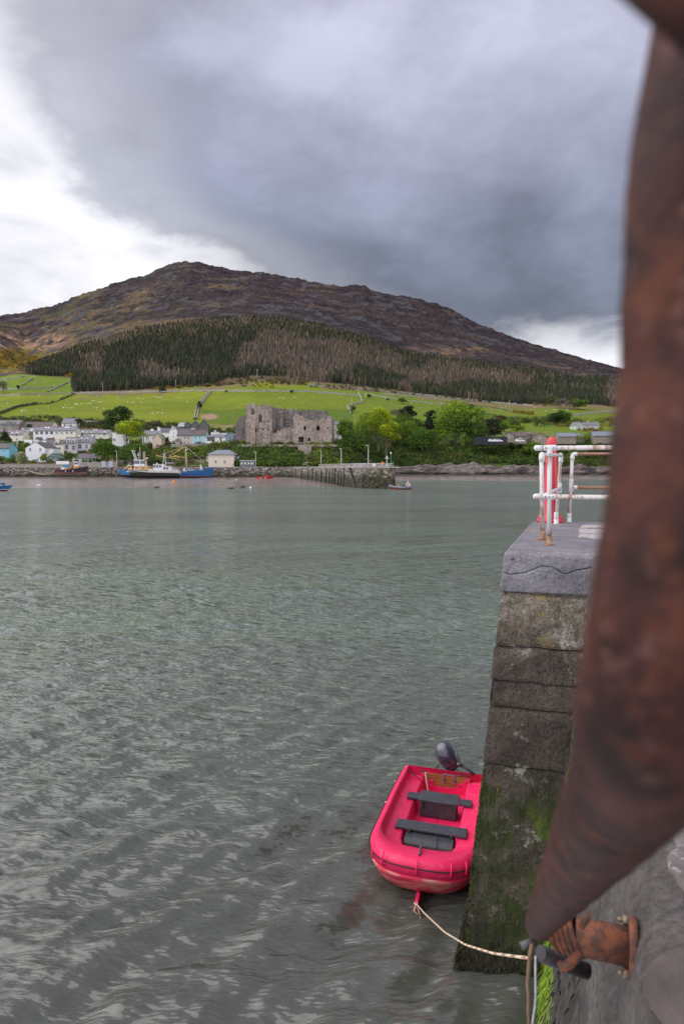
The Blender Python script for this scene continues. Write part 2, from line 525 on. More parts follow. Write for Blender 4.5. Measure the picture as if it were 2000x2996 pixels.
def gridmesh(name, fn, us, vsn, mat, parent=None, kind=None, smooth=True, colfn=None):
    pts = [fn(u, v) for u in us for v in vsn]
    idx = np.arange(len(pts)).reshape(len(us), len(vsn))
    f = np.stack([idx[:-1, :-1], idx[1:, :-1], idx[1:, 1:], idx[:-1, 1:]], -1).reshape(-1, 4)
    me = npmesh(name, np.array([tuple(p) for p in pts]), f, smooth)
    if colfn: vcol(me, 'tone', np.array([colfn(Vector(p)) for p in pts]))
    return tag(link(name, me, mat, parent), kind=kind)

# mudflat: runs out from the quay's foot
mud_edge = poly([(-1500, 1428), (0, 1427), (300, 1425), (640, 1426), (800, 1422), (900, 1421), (990, 1423), (1010, 1421), (1060, 1400), (1300, 1397)])
def mud_pt(px, t):
    pe = P(px, mud_edge(px), 100)
    D0 = G(px, mud_edge(px) + 3, 0).y
    D1 = 262.0
    D = D0 + (D1 - D0) * t
    p = P(px, 1365, D)
    z = -0.25 + 2.05 * t ** 0.8 + 0.10 * fr(Vector((p.x * 0.12, p.y * 0.05, 0)), 0.9, 2.1, 4) + 0.9 * max(0, t - 0.9) * 6 * max(0, (500 - px) / 900)
    return Vector((p.x, p.y, z))
m_mud = M('wet_mud', (0.13, 0.100, 0.090), (0.27, 0.22, 0.205), scale=0.30, rough=0.22, bump=0.03, bscale=0.8, stretch=(0.6, 1.0, 1), c3=(0.075, 0.06, 0.05))
gridmesh('mudflat', mud_pt, [x for x in range(-1500, 1080, 15)], [i / 40 for i in range(41)], m_mud, kind='structure')

# ------------------------------------------------------------------ far quay and pier
QZ = 5.35
def seg_wall(name, pts, z0, z1, thick, mat, cell=0.6, jitter=0.12, parent=None, batter=0.0, seed=0, topfn=None, cap=True):
    """rough wall along plan polyline pts (front face), thickness goes to the left-hand side of travel"""
    pl = [Vector((p[0], p[1])) for p in pts]
    L = [0]
    for a, b in zip(pl, pl[1:]): L.append(L[-1] + (b - a).length)
    n = max(2, int(L[-1] / cell))
    rnd = random.Random(seed)
    vs, fs = [], []
    hs = max(1, int((z1 - z0) / cell))
    rows = []
    for i in range(n + 1):
        s = L[-1] * i / n
        j = max(k for k in range(len(L)) if L[k] <= s + 1e-6)
        j = min(j, len(pl) - 2)
        d = (pl[j + 1] - pl[j]).normalized()
        p = pl[j] + d * (s - L[j])
        nrm = Vector((d.y, -d.x))
        top = topfn(s) if topfn else z1
        col = []
        for k in range(hs + 1):
            z = z0 + (top - z0) * k / hs
            off = batter * (z1 - z) + rnd.uniform(-jitter, jitter)
            q_ = p + nrm * off
            col.append((q_.x, q_.y, z + (rnd.uniform(-jitter, jitter) * 0.6 if 0 < k < hs or topfn else 0)))
        b_ = p - nrm * thick
        col.append((b_.x, b_.y, top))
        col.append((b_.x, b_.y, z0))
        rows.append(col)
    m = len(rows[0])
    vs = [v for c in rows for v in c]
    fs = [(i * m + k, (i + 1) * m + k, (i + 1) * m + k + 1, i * m + k + 1) for i in range(n) for k in range(m - 1)]
    mb = MB().add(vs, fs)
    for e in (0, n):
        c = [e * m + k for k in range(m)]
        mb.f.append(tuple(c if e else c[::-1])); mb.sm.append(False)
    return mb.build(name, mat, parent)
def M_wall(name, dark, pale, weed_lo, weed_hi, scale=1.2):
    """rubble masonry, darker and weeded below the tide line"""
    m = bpy.data.materials.new(name)
    m.use_nodes = True
    t = m.node_tree
    q = N(t)
    b = t.nodes['Principled BSDF']
    b.inputs['Roughness'].default_value = 0.9
    b.inputs['Specular IOR Level'].default_value = 0.25
    geo = q.n('ShaderNodeNewGeometry')
    o = geo.outputs['Position']
    vo = q.n('ShaderNodeTexVoronoi', i_Vector=q.n('ShaderNodeMapping', i_Vector=o, i_Scale=(1, 1, 1.6)).outputs[0], i_Scale=scale)
    nz = q.n('ShaderNodeTexNoise', i_Vector=o, i_Scale=0.5, i_Detail=7.0, i_Roughness=0.7)
    sepc = q.n('ShaderNodeSeparateColor', i_0=vo.outputs['Color'])
    f = q.math('ADD', q.math('MULTIPLY', sepc.outputs[0], 0.6), q.math('MULTIPLY', nz.outputs[0], 0.4))
    c = q.mix(q.ramp(f, [(0.2, 0.0), (0.8, 1.0)]), dark, pale)
    c = q.mix(q.ramp(vo.outputs['Distance'], [(0.45, 0.0), (0.7, 0.75)]), c, tuple(v * 0.45 for v in dark))
    zz = q.n('ShaderNodeSeparateXYZ', i_0=o).outputs[2]
    w = q.math('ADD', zz, q.math('MULTIPLY', q.math('SUBTRACT', nz.outputs[0], 0.5), 5.0))
    mr = q.n('ShaderNodeMapRange', i_0=w, i_1=weed_lo, i_2=weed_hi, i_3=1.0, i_4=0.0)
    c = q.mix(q.math('MULTIPLY', mr.outputs[0], 0.88), c, q.mix(nz.outputs[0], (0.020, 0.018, 0.014), (0.050, 0.050, 0.022)))
    q.link(c, b.inputs['Base Color'])
    bp = q.n('ShaderNodeBump', i_Height=f, i_Distance=0.12)
    q.link(bp.outputs[0], b.inputs['Normal'])
    return m
m_quay = M_wall('quay_rubble', (0.10, 0.085, 0.072), (0.40, 0.36, 0.33), 2.2, 4.4)
m_quay2 = M_wall('pier_head_rubble', (0.10, 0.085, 0.065), (0.36, 0.31, 0.26), 2.4, 4.6, 0.9)
m_cope = M('coping_stone', (0.33, 0.30, 0.28), (0.46, 0.43, 0.40), 1.0, 0.85)
m_para = M_wall('parapet_rubble', (0.16, 0.14, 0.13), (0.42, 0.38, 0.36), -5, -4, 2.0)
m_timber = M('weeded_timber', (0.20, 0.18, 0.15), (0.05, 0.045, 0.03), 1.2, 0.9, 0.02, stretch=(1, 1, 0.4))
m_tar = M('quay_surface', (0.20, 0.19, 0.18), (0.28, 0.26, 0.25), 0.5, 0.95)
def pxD(px, D, py=1365): 
    p = P(px, py, D); return (p.x, p.y)
QF = [pxD(-700, 255), pxD(0, 256), pxD(330, 256), pxD(640, 255), pxD(770, 256), pxD(860, 252), pxD(930, 222), pxD(1000, 195), pxD(1060, 176), pxD(1152, 172)]
QB = [pxD(1150, 182), pxD(1060, 190), pxD(985, 225), pxD(940, 268)]
qw = empty('quay_wall', (0, 0, 0), label='long rubble stone quay wall with weed along its foot, below the village and castle', cat='quay wall')
seg_wall('wall', QF[:6], -0.5, QZ, 1.2, m_quay, 0.7, 0.13, qw, 0.04, 1)
MB().plan([QF[i] for i in range(6)] + [(QB[3][0], QB[3][1] + 6), (pxD(-700, 285))], QZ - 0.3, QZ - 0.02).build('deck', m_tar, qw)
for i in range(60):
    a = i / 60.0
    x0 = QF[0][0] + (QF[4][0] - QF[0][0]) * a
    x1 = QF[0][0] + (QF[4][0] - QF[0][0]) * (a + 1 / 60.0) - 0.05
    y = QF[1][1] - 0.12
    MB().box(x0, x1, y, y + 0.8, QZ - 0.02, QZ + 0.16).build('coping_stone', m_cope, qw)
pr = empty('harbour_pier', (0, 0, 0), label='old stone pier running out from the quay, its blunt head standing in the water', cat='pier')
seg_wall('wall', QF[5:9], -0.6, QZ, 1.2, m_quay, 0.6, 0.12, pr, 0.05, 2)
seg_wall('pier_head', QF[8:10] + QB[:1], -0.6, QZ, 1.2, m_quay2, 0.6, 0.16, pr, 0.07, 3)
MB().plan(QF[5:10] + QB, QZ - 0.3, QZ - 0.02).build('deck', m_tar, pr)
def along(pts, s):
    L = 0
    for a, b in zip(pts, pts[1:]):
        a, b = Vector(a), Vector(b)
        l = (b - a).length
        if s <= L + l: return a + (b - a) * ((s - L) / l), (b - a).normalized()
        L += l
    return Vector(pts[-1]), (Vector(pts[-1]) - Vector(pts[-2])).normalized()
PL = sum((Vector(b) - Vector(a)).length for a, b in zip(QF[5:], QF[6:]))
s = 0.0
k = 0
while s < PL - 0.3:
    p, d = along(QF[5:], s)
    n_ = Vector((d.y, -d.x))
    o = MB().box(0, 2.3, -0.15, 0.75, 0, 0.2).build('coping_stone', m_cope, pr, (p.x, p.y, QZ - 0.02))
    o.rotation_euler = (0, 0, math.atan2(d.y, d.x))
    s += 2.36
fender_px = [866, 884, 902, 915, 926, 941, 955, 965, 974, 981, 991, 999, 1008]
for i, px in enumerate(fender_px):
    # find distance along front where projected px matches
    best = min((abs(1000 + F * along(QF[5:9], s_ * 0.25)[0].x / along(QF[5:9], s_ * 0.25)[0].y - px), s_ * 0.25) for s_ in range(int(4 * PL)))
    p, d = along(QF[5:9], best[1])
    n_ = Vector((d.y, -d.x))
    top = QZ - (0.1, 0.9, 0.5)[i % 3]
    mb = MB()
    w = 0.20
    a0 = p + n_ * 0.25; a1 = p + n_ * 0.62
    mb.tube([(a1.x, a1.y, -0.5), ((a0.x + a1.x) / 2 , (a0.y + a1.y) / 2, 2.5), (a0.x, a0.y, top)], w, 6)
    mb.build('fender_post', m_timber, pr)
# stair recess near the pier head: dark steps going down
mbs = MB()
p, d = along(QF[5:], best[1] + 6.5)
m_step = M('wet_steps', (0.05, 0.045, 0.04), (0.12, 0.11, 0.10), 1.5, 0.9)
for i in range(14):
    n_ = Vector((d.y, -d.x))
    a = p + d * (0.42 * i) + n_ * 0.55
    b = a + d * 0.46 - n_ * 0.5
    z = QZ - 0.36 * i
    o = MB().box(0, 0.5, -0.25, 0.4, -0.45, 0).build('stair_step', m_step, pr, (a.x, a.y, z))
    o.rotation_euler = (0, 0, math.atan2(d.y, d.x))
# parapet along the pier's seaward back
pb = [pxD(932, 262), pxD(965, 238), pxD(1010, 205), pxD(1062, 186), pxD(1147, 181)]
pw = seg_wall('parapet_wall', pb, QZ - 0.1, QZ + 1.2, 0.5, m_para, 0.5, 0.06, None, 0, 5)
tag(pw, 'low rubble parapet wall along the far side of the stone pier', 'wall')
m_galv = M('galvanised_steel', (0.42, 0.43, 0.44), (0.55, 0.56, 0.57), 4, 0.5)
m_white = M('white_paint', (0.78, 0.77, 0.76), (0.66, 0.65, 0.63), 1.2, 0.6)
m_black = M('black_rubber', (0.02, 0.02, 0.022), None, rough=0.6)
m_darkm = M('dark_metal', (0.05, 0.05, 0.055), (0.09, 0.08, 0.08), 3, 0.5)
m_green = M('green_paint', (0.03, 0.20, 0.09), (0.02, 0.13, 0.06), 3, 0.5)
m_orange = M('orange_plastic', (0.80, 0.20, 0.02), None, rough=0.4)
m_redp = M('red_hull_paint', (0.52, 0.02, 0.03), (0.40, 0.02, 0.03), 1.5, 0.4)
rl = empty('pier_railing', (0, 0, 0), label='grey two bar guard railing along the pier head behind the stair', cat='railing')
rp = [pxD(1030, 187), pxD(1066, 178.5), pxD(1150, 174.5)]
for z in (0.45, 1.0):
    MB().tube([(x, y, QZ + z) for x, y in rp], 0.045, 5).build('rail', m_galv, rl)
for i in range(11):
    p, d = along(rp, i * 1.02)
    MB().tube([(p.x, p.y, QZ), (p.x, p.y, QZ + 1.05)], 0.04, 5).build('post', m_galv, rl)
for (px, D, h, lab) in [(342, 262, 6.3, 'slim grey street lamp on the quay beside the two information boards'), (748, 262, 5.8, 'slim grey street lamp on the quay beside the glazed shelter'), (939, 258, 6.2, 'grey street lamp at the landward start of the pier'), (998, 203, 5.6, 'tall grey street lamp halfway out along the pier'), (1077, 177, 5.7, 'tall grey street lamp on the pier head behind the railing')]:
    x, y = pxD(px, D)
    e = empty('street_lamp', (x, y, QZ), label=lab, cat='street lamp', group='lamps along the quay and pier')
    MB().tube([(0, 0, 0), (0, 0, 1), (0, 0, h)], [0.14, 0.10, 0.07], 7).build('pole', m_galv, e)
    MB().box(-0.75, 0.1, -0.12, 0.12, h - 0.05, h + 0.09).build('lamp_head', m_galv, e)
    MB().box(-0.12, 0.12, -0.12, 0.12, 0, 0.25).build('base', m_galv, e)
x, y = pxD(1131, 177)
e = empty('warning_sign', (x, y, QZ), label='pale triangular warning sign on a white post at the pier head', cat='sign')
MB().tube([(0, 0, 0), (0, 0, 2.7)], 0.07, 6).build('post', m_white, e)
MB().prism([(-0.5, 2.3), (0.5, 2.3), (0, 3.15)], -0.1, -0.05).build('sign_plate', m_galv, e)
MB().box(-0.2, 0.3, -0.11, -0.06, 0.55, 0.8).build('small_plate', m_white, e)
x, y = pxD(1143, 183)
e = empty('navigation_light', (x, y, QZ), label='green navigation light pole with a pale lamp at the pier end', cat='beacon')
MB().tube([(0, 0, 0), (0, 0, 3.6)], 0.09, 6).build('pole', m_green, e)
MB().lathe([(0, 3.6), (0.2, 3.6), (0.2, 3.95), (0.12, 4.1), (0, 4.15)], n=8).build('lamp', m_white, e)
x, y = pxD(1119, 176)
e = empty('lifebuoy_stand', (x, y, QZ), label='bright orange lifebuoy housing on a post at the pier head', cat='lifebuoy')
MB().tube([(0, 0, 0), (0, 0, 0.9)], 0.08, 6).build('post', m_white, e)
MB().lathe([(0.0, -0.12), (0.22, -0.12), (0.36, -0.05), (0.36, 0.05), (0.22, 0.12), (0, 0.12)], (0, 0, 1.1), 14, 'y').build('housing', m_orange, e)
for px, lab in ((1091, 'left of the two white notice panels on the pier railing'), (1096, 'right of the two white notice panels on the pier railing')):
    x, y = pxD(px, 176)
    e = empty('notice_panel', (x, y, QZ + 0.1), label=lab, cat='sign', group='notice panels on the pier railing')
    MB().box(-0.19, 0.19, -0.04, 0.0, 0.2, 0.95).build('panel', m_white, e)
    MB().box(-0.03, 0.03, 0.0, 0.04, 0, 0.9).build('post', m_galv, e)
x, y = pxD(1150, 175.5)
e = empty('green_gate_post', (x, y, QZ), label='short green steel ladder frame at the corner of the pier head', cat='ladder frame')
MB().tube([(-.25, 0, 0), (-.25, 0, 1.25), (0, 0, 1.35), (.15, 0, 1.25), (.25, 0, 0)], 0.05, 6).build('hoop', m_green, e)
MB().box(-0.22, 0.2, -0.03, 0.03, 0.5, 0.58).build('cross_bar', m_green, e)
for px, D, lab in ((983, 206, 'pale square mooring block left of the pier stair'), (1019, 189, 'pale square mooring block beside the pier stair')):
    x, y = pxD(px, D)
    tag(MB().lathe([(0, 0), (0.42, 0), (0.40, 0.45), (0.3, 0.55), (0, 0.55)], n=8).build('mooring_block', m_cope, None, (x, y, QZ)), lab, 'mooring block')
x, y = pxD(808, 264)
tag(MB().lathe([(0, 0), (0.28, 0), (0.3, 0.6), (0.22, 0.75), (0, 0.8)], n=10).build('litter_bin', m_green, None, (x, y, QZ)), 'small green litter bin on the quay below the castle', 'bin')
for px, lab in ((303, 'left'), (324, 'right')):
    x, y = pxD(px, 262)
    e = empty('information_board', (x, y, QZ), label=f'blue grey information board in a steel frame on the quay, {lab} of the pair', cat='board', group='information boards on the quay')
    MB().box(-0.62, 0.62, -0.05, 0.05, 0.15, 2.35).build('panel', M('board_face_' + lab, (0.30, 0.38, 0.47), (0.40, 0.48, 0.56), 1.5, 0.3), e)
    for sx in (-0.68, 0.68): MB().box(sx - 0.05, sx + 0.05, -0.07, 0.07, 0, 2.4).build('post', m_galv, e)
    for k in (0.7, 1.3, 1.85): MB().box(-0.62, 0.62, -0.065, -0.052, k, k + 0.04).build('rail', m_galv, e)

# rocky foreshore and low cliff on the right
def M_rock(name, a, b_, c, weed=True):
    m = bpy.data.materials.new(name)
    m.use_nodes = True
    t = m.node_tree
    q = N(t)
    b = t.nodes['Principled BSDF']
    b.inputs['Roughness'].default_value = 0.85
    geo = q.n('ShaderNodeNewGeometry')
    o = geo.outputs['Position']
    n1 = q.n('ShaderNodeTexNoise', i_Vector=q.n('ShaderNodeMapping', i_Vector=o, i_Scale=(0.35, 0.4, 2.6)).outputs[0], i_Scale=1.0, i_Detail=8.0, i_Roughness=0.7)
    n2 = q.n('ShaderNodeTexNoise', i_Vector=o, i_Scale=1.3, i_Detail=6.0, i_Roughness=0.7)
    col = q.mix(q.ramp(n1.outputs[0], [(0.38, 0.0), (0.62, 1.0)]), a, b_)
    col = q.mix(q.ramp(n2.outputs[0], [(0.45, 0.0), (0.65, 1.0)]), col, c)
    if weed:
        zz = q.n('ShaderNodeSeparateXYZ', i_0=o).outputs[2]
        w = q.math('ADD', zz, q.math('MULTIPLY', q.math('SUBTRACT', n1.outputs[0], 0.5), 2.4))
        f = q.ramp(q.math('MULTIPLY', w, 0.2), [(0.22, 0.0), (0.36, 0.85), (0.56, 0.85), (0.70, 0.0)])
        col = q.mix(f, col, (0.03, 0.024, 0.018))
    q.link(col, b.inputs['Base Color'])
    bp = q.n('ShaderNodeBump', i_Height=n1.outputs[0], i_Distance=0.8)
    q.link(bp.outputs[0], b.inputs['Normal'])
    return m
m_rock = M_rock('foreshore_rock', (0.085, 0.068, 0.058), (0.27, 0.22, 0.205), (0.14, 0.115, 0.10))
def shore_pt(px, t):
    # t 0: in the water, 0.6: top of the beach, 1: foot of the cliff vegetation
    D0 = 268 + 8 * math.sin(px * 0.011) + 14 * max(0, min(1, (px - 1440) / 200))
    D = D0 + 34 * t
    p = P(px, 1365, D)
    z = float(np.interp(t, [0, 0.08, 0.45, 0.66, 0.74, 0.92, 1.0], [-0.6, -0.05, 1.6, 2.4, 3.1, 5.4, 6.2]))
    h = fr(Vector((p.x * 0.05, p.y * 0.12, z * 0.4)), 0.8, 2.2, 6)
    h2 = fr(Vector((p.x * 0.25, p.y * 0.3, z * 1.5)), 0.9, 2.1, 4)
    if t > 0.66: z += h * 2.2 + h2 * 0.7
    else: z += (0.35 * h2 + 0.3 * h) * min(1, t * 5)
    return Vector((p.x + h2 * 0.8, p.y - h * 4 * (t > .6), z))
gridmesh('rocky_foreshore', shore_pt, [x * 4 for x in range(235, 760)], [i / 44 for i in range(45)], m_rock, kind='structure', smooth=False)
# ------------------------------------------------------------------ forest
m_leaf = M_attr('foliage', rough=0.75, spec=0.12, translucent=0.22)
m_needle = M_attr('needles', rough=0.9)
m_bark = M('bark', (0.10, 0.08, 0.06), (0.16, 0.13, 0.10), 2, 0.95)
def conifer_np(seed, h=1.0, w=0.2, tiers=6, sides=6):
    """jagged tiers, unit height"""
    rnd = random.Random(seed)
    vs, fs = [], []
    for i in range(tiers):
        t0 = i / tiers
        z0 = 0.06 + 0.94 * t0 * 0.93
        z1 = min(1.0, z0 + 1.75 / tiers)
        r = w * (1 - t0) ** 0.8 * rnd.uniform(0.85, 1.15) + 0.01
        b = len(vs)
        vs.append((rnd.uniform(-.01, .01), rnd.uniform(-.01, .01), z1))
        a0 = rnd.random() * 6.28
        for k in range(sides * 2):
            rr = r * (rnd.uniform(0.85, 1.15) if k % 2 else rnd.uniform(0.45, 0.65))
            a = a0 + math.pi * k / sides
            vs.append((rr * math.cos(a), rr * math.sin(a), z0 + (0 if k % 2 else 0.05) - 0.02 * rnd.random()))
        for k in range(sides * 2):
            fs.append((b, b + 1 + k, b + 1 + (k + 1) % (sides * 2)))
    return np.array(vs), np.array(fs)
protos = [conifer_np(i, w=w) for i, w in enumerate((0.17, 0.2, 0.22, 0.15))]
larch = [conifer_np(20 + i, w=w, tiers=5) for i, w in enumerate((0.13, 0.15, 0.17))]
rs = np.random.RandomState(11)
def dark_zone(px, py):
    """True where evergreens stand, False for the bare brown larches"""
    p = Vector((px * 0.008, py * 0.014, 0))
    n = fr(p, 0.9, 2.1, 4)
    kt = (py - ftop(px)) / max(1.0, fbot(px) - ftop(px))
    v = -0.18
    if px < 640: v = 0.55 - 0.25 * max(0, 1 - abs(px - 400) / 160) * (kt < .5)
    elif px < 760: v = 0.42 * (760 - px) / 120.0 + 0.1
    if px > 620 and kt < 0.22: v = 0.55
    if 1180 < px < 1560 and kt < 0.16: v = 0.4
    if px > 1030 and kt > 0.72: v = 0.34
    if px > 1330 and kt > 0.55: v = 0.4
    if px > 1560 and kt < 0.5: v = 0.12
    if px > 760 and kt > 0.86: v = max(v, 0.16)
    if px < 300 and 0.25 < kt < 0.7: v = 0.02
    return n + v > 0.10
ev_v, ev_f, ev_c, la_v, la_f, la_c = [], [], [], [], [], []
fronts = []
nb = [0, 0]
def add_tree(kind, p, h, w, c, rot, pi):
    V, Fc = (protos if kind == 0 else larch)[pi % (4 if kind == 0 else 3)]
    ca, sa = math.cos(rot), math.sin(rot)
    v = np.empty_like(V)
    v[:, 0] = (V[:, 0] * ca - V[:, 1] * sa) * h * w + p[0]
    v[:, 1] = (V[:, 0] * sa + V[:, 1] * ca) * h * w + p[1]
    v[:, 2] = V[:, 2] * h + p[2] - 0.5
    sh = 0.75 + 0.4 * rs.rand(len(V), 1)
    cc = np.array(c)[None, :] * sh
    A = (ev_v, ev_f, ev_c) if kind == 0 else (la_v, la_f, la_c)
    A[0].append(v); A[1].append(Fc + nb[kind]); A[2].append(cc)
    nb[kind] += len(V)
cnt = 0
D = 800.0
while D < 1345:
    step = 4.9 + (D - 800) * 0.004
    X = -470.0 - (D - 800) * .3
    while X < 700 + (D - 800) * 0.5:
        x = X + rs.uniform(-2.8, 2.8)
        d = D + rs.uniform(-3.5, 3.5)
        X += step
        px = 1000 + F * x / d / (1.0)
        # solve for py at this px with distance d
        yb, yt = fbot(px), ftop(px)
        if yb - yt < 6: continue
        kd = k3d(px)
        if d < kd: continue
        py = yb + (yt - yb) * (d - kd) / (1350.0 - kd)
        if px < 78 or (px < 212 and py > 1100) or px > 1900: continue
        if 640 < px < 900 and d < 830 and rs.rand() < 0.9: continue
        p = P(px, py, d)
        kind = 0 if dark_zone(px + rs.uniform(-14, 14), py + rs.uniform(-8, 8)) else 1
        h = rs.uniform(7.5, 11.5) * (1.1 if px < 640 and d < 900 else 1.0) * (0.72 if d > 1250 else 1)
        if kind == 0:
            c = blend((0.022, 0.030, 0.020), (0.050, 0.056, 0.034), rs.rand())
            if rs.rand() < 0.14: c = (0.085, 0.062, 0.045)
            if rs.rand() < 0.03: c = (0.05, 0.085, 0.025)
        else:
            c = blend((0.088, 0.066, 0.053), (0.135, 0.105, 0.086), rs.rand())
            if rs.rand() < 0.10: c = (0.040, 0.050, 0.030)
            if rs.rand() < 0.06: c = (0.21, 0.17, 0.12)
        if d < kd + 14 and len(fronts) < 210 and rs.rand() < 0.8:
            fronts.append((p, h, c, kind, rs.rand() * 6.28, px, py)); continue
        add_tree(kind, p, h, rs.uniform(1.0, 1.4), c, rs.rand() * 6.28, rs.randint(12))
        cnt += 1
    D += step * 0.92
for nm, A, lab in (('evergreen_forest', (ev_v, ev_f, ev_c), 'dark evergreen conifer plantation on the flank of the mountain'), ('larch_forest', (la_v, la_f, la_c), 'brown leafless larch plantation on the flank of the mountain')):
    me = npmesh(nm, np.concatenate(A[0]), np.concatenate(A[1]))
    vcol(me, 'tone', np.concatenate(A[2]))
    tag(link(nm, me, m_needle), lab, 'forest', kind='stuff')
fm = {}
for kind in (0, 1):
    for i in range(3):
        V, Fc = (protos if kind == 0 else larch)[i]
        for j in range(2):
            me = npmesh('conifer', V, Fc)
            c = np.array(((0.030, 0.044, 0.025), (0.055, 0.052, 0.033)) [j] if kind == 0 else ((0.12, 0.09, 0.065), (0.16, 0.12, 0.085))[j])
            vcol(me, 'tone', c[None, :] * (0.7 + 0.5 * rs.rand(len(V), 1)))
            me.materials.append(m_needle)
            fm[(kind, i, j)] = me
for k, (p, h, c, kind, rot, px, py) in enumerate(fronts):
    o = link('conifer_tree' if kind == 0 else 'larch_tree', fm[(kind, k % 3, (k // 3) % 2)])
    o.location = p - Vector((0, 0, 0.5)); o.scale = (h * 1.05, h * 1.05, h * 1.08); o.rotation_euler = (0, 0, rot)
    tag(o, 'dark conifer in the front row of the plantation above the pastures' if kind == 0 else 'bare brown larch in the front row of the plantation above the pastures', 'tree', 'front row conifers' if kind == 0 else 'front row larches')

# ------------------------------------------------------------------ broadleaf trees
def leaves_np(rs_, lobes, n, leaf, tones, jitter=0.35):
    """lobes: list of (cx,cy,cz,rx,ry,rz,tone_index). returns quads scattered over the lobes"""
    w = np.array([l[3] * l[5] for l in lobes]); w = w / w.sum()
    ids = rs_.choice(len(lobes), n, p=w)
    L = np.array([l[:6] for l in lobes])[ids]
    d = rs_.randn(n, 3); d /= np.linalg.norm(d, axis=1)[:, None]
    d[:, 2] = np.where(d[:, 2] < -0.35, -d[:, 2], d[:, 2])
    r = 0.72 + 0.32 * rs_.rand(n, 1)
    c = L[:, :3] + d * L[:, 3:] * r
    nr = d + rs_.randn(n, 3) * 0.55
    nr /= np.linalg.norm(nr, axis=1)[:, None]
    a = np.cross(nr, rs_.randn(n, 3)); a /= np.linalg.norm(a, axis=1)[:, None]
    b = np.cross(nr, a)
    s = leaf * (0.6 + 0.8 * rs_.rand(n, 1))
    a = a * s; b = b * s * 0.8
    q4 = np.stack([c - a - b * .3, c + b - a * .2, c + a + b * .3, c - b + a * .2], 1).reshape(-1, 3)
    f = np.arange(4 * n).reshape(n, 4)
    tn = np.array(tones)
    base = tn[np.array([l[6] for l in lobes])[ids]]
    col = base * (0.70 + 0.6 * rs_.rand(n, 1))
    return q4, f, np.repeat(col, 4, axis=0)
def make_crown(seed, n, leaf, tones, lobes=11, spread=0.62, flat=1.0):
    r_ = random.Random(seed)
    rs_ = np.random.RandomState(seed)
    ls = []
    for i in range(lobes):
        a = r_.random() * 6.28
        z = r_.uniform(-0.55, 0.72)
        rr = spread * math.sqrt(max(0.0, 1 - z * z)) * r_.uniform(0.55, 1.0)
        s_ = r_.uniform(0.26, 0.44)
        t_ = r_.randrange(len(tones))
        ls.append((rr * math.cos(a), rr * math.sin(a), z * 0.62, s_, s_, s_ * 0.72 * flat, t_))
    ls.append((0, 0, 0, 0.5, 0.5, 0.55, 0))
    return leaves_np(rs_, ls, n, leaf, tones)
KINDS = {
    'dark': [(0.028, 0.055, 0.018), (0.040, 0.075, 0.022), (0.022, 0.045, 0.018)],
    'mid': [(0.075, 0.135, 0.020), (0.105, 0.175, 0.022), (0.05, 0.095, 0.020)],
    'lime': [(0.34, 0.40, 0.012), (0.42, 0.44, 0.012), (0.15, 0.23, 0.020), (0.12, 0.19, 0.02)],
    'fresh': [(0.135, 0.215, 0.020), (0.19, 0.275, 0.022), (0.085, 0.145, 0.022)],
    'olive': [(0.085, 0.095, 0.035), (0.110, 0.115, 0.045), (0.065, 0.080, 0.030)],
    'blossom': [(0.30, 0.33, 0.18), (0.14, 0.20, 0.06), (0.40, 0.42, 0.30)],
    'bare': [(0.125, 0.105, 0.085), (0.16, 0.14, 0.11)],
    'purple': [(0.085, 0.040, 0.040), (0.11, 0.055, 0.05)],
    'cedar': [(0.020, 0.034, 0.020), (0.032, 0.045, 0.024), (0.045, 0.038, 0.028)],
}
crown_cache = {}
def crown_me(kind, size, var):
    key = (kind, size, var)
    if key not in crown_cache:
        n, leaf = {0: (420, 0.085), 1: (1500, 0.050), 2: (4200, 0.030)}[size]
        if kind == 'bare': n = int(n * 0.7); leaf *= 0.75
        q4, f, c = make_crown(hash(kind) % 1 + var * 7 + len(kind) * 31 + size, n, leaf, KINDS[kind], lobes=(7, 12, 20)[size], flat=0.55 if kind == 'cedar' else 1.0)
        me = npmesh('crown', q4, f)
        vcol(me, 'tone', c)
        me.materials.append(m_leaf)
        crown_cache[key] = me
    return crown_cache[key]
trunk_cache = {}
def trunk_me(var):
    if var not in trunk_cache:
        r_ = random.Random(var + 50)
        mb = MB()
        mb.tube([(0, 0, -0.1), (0.02, 0, 0.3), (0.0, 0.02, 0.62), (0.02, 0, 0.85)], [0.045, 0.036, 0.024, 0.01], 7)
        for k in range(6):
            a = k * 1.05 + r_.random()
            z = r_.uniform(0.3, 0.5)
            e = r_.uniform(0.2, 0.33)
            mb.tube([(0, 0, z), (e * 0.5 * math.cos(a), e * 0.5 * math.sin(a), z + 0.13), (e * math.cos(a), e * math.sin(a), z + 0.34)], [0.02, 0.014, 0.006], 5)
        me = bpy.data.meshes.new('trunk')
        me.from_pydata(mb.v, [], mb.f)
        me.materials.append(m_bark)
        trunk_cache[var] = me
    return trunk_cache[var]
tree_n = [0]
def tree(cx, top, base, hw, kind, label, D=None, low=0.12, group=None, name='broadleaf_tree'):
    """crown spans px cx±hw and top..(base - low)"""
    D = D or TD(cx, base)
    p = P(cx, base, D)
    s = D / F
    H = (base - top) * s
    W = hw * s
    tree_n[0] += 1
    v = tree_n[0] % 3
    e = empty(name, p - Vector((0, 0, 0.3)), rz=tree_n[0] * 1.3, label=label, cat='tree', group=group)
    c = link('crown', crown_me(kind, 2 if hw >= 28 else (1 if hw >= 12 else 0), v), parent=e)
    hgt = H * (1 - low)
    c.location = (0, 0, H * low + hgt * 0.44)
    c.scale = (W * 1.42, W * 1.42, hgt * 0.80)
    t = link('trunk', trunk_me(v), parent=e)
    t.scale = (H * 0.62, H * 0.62, H * 0.9)
    return e
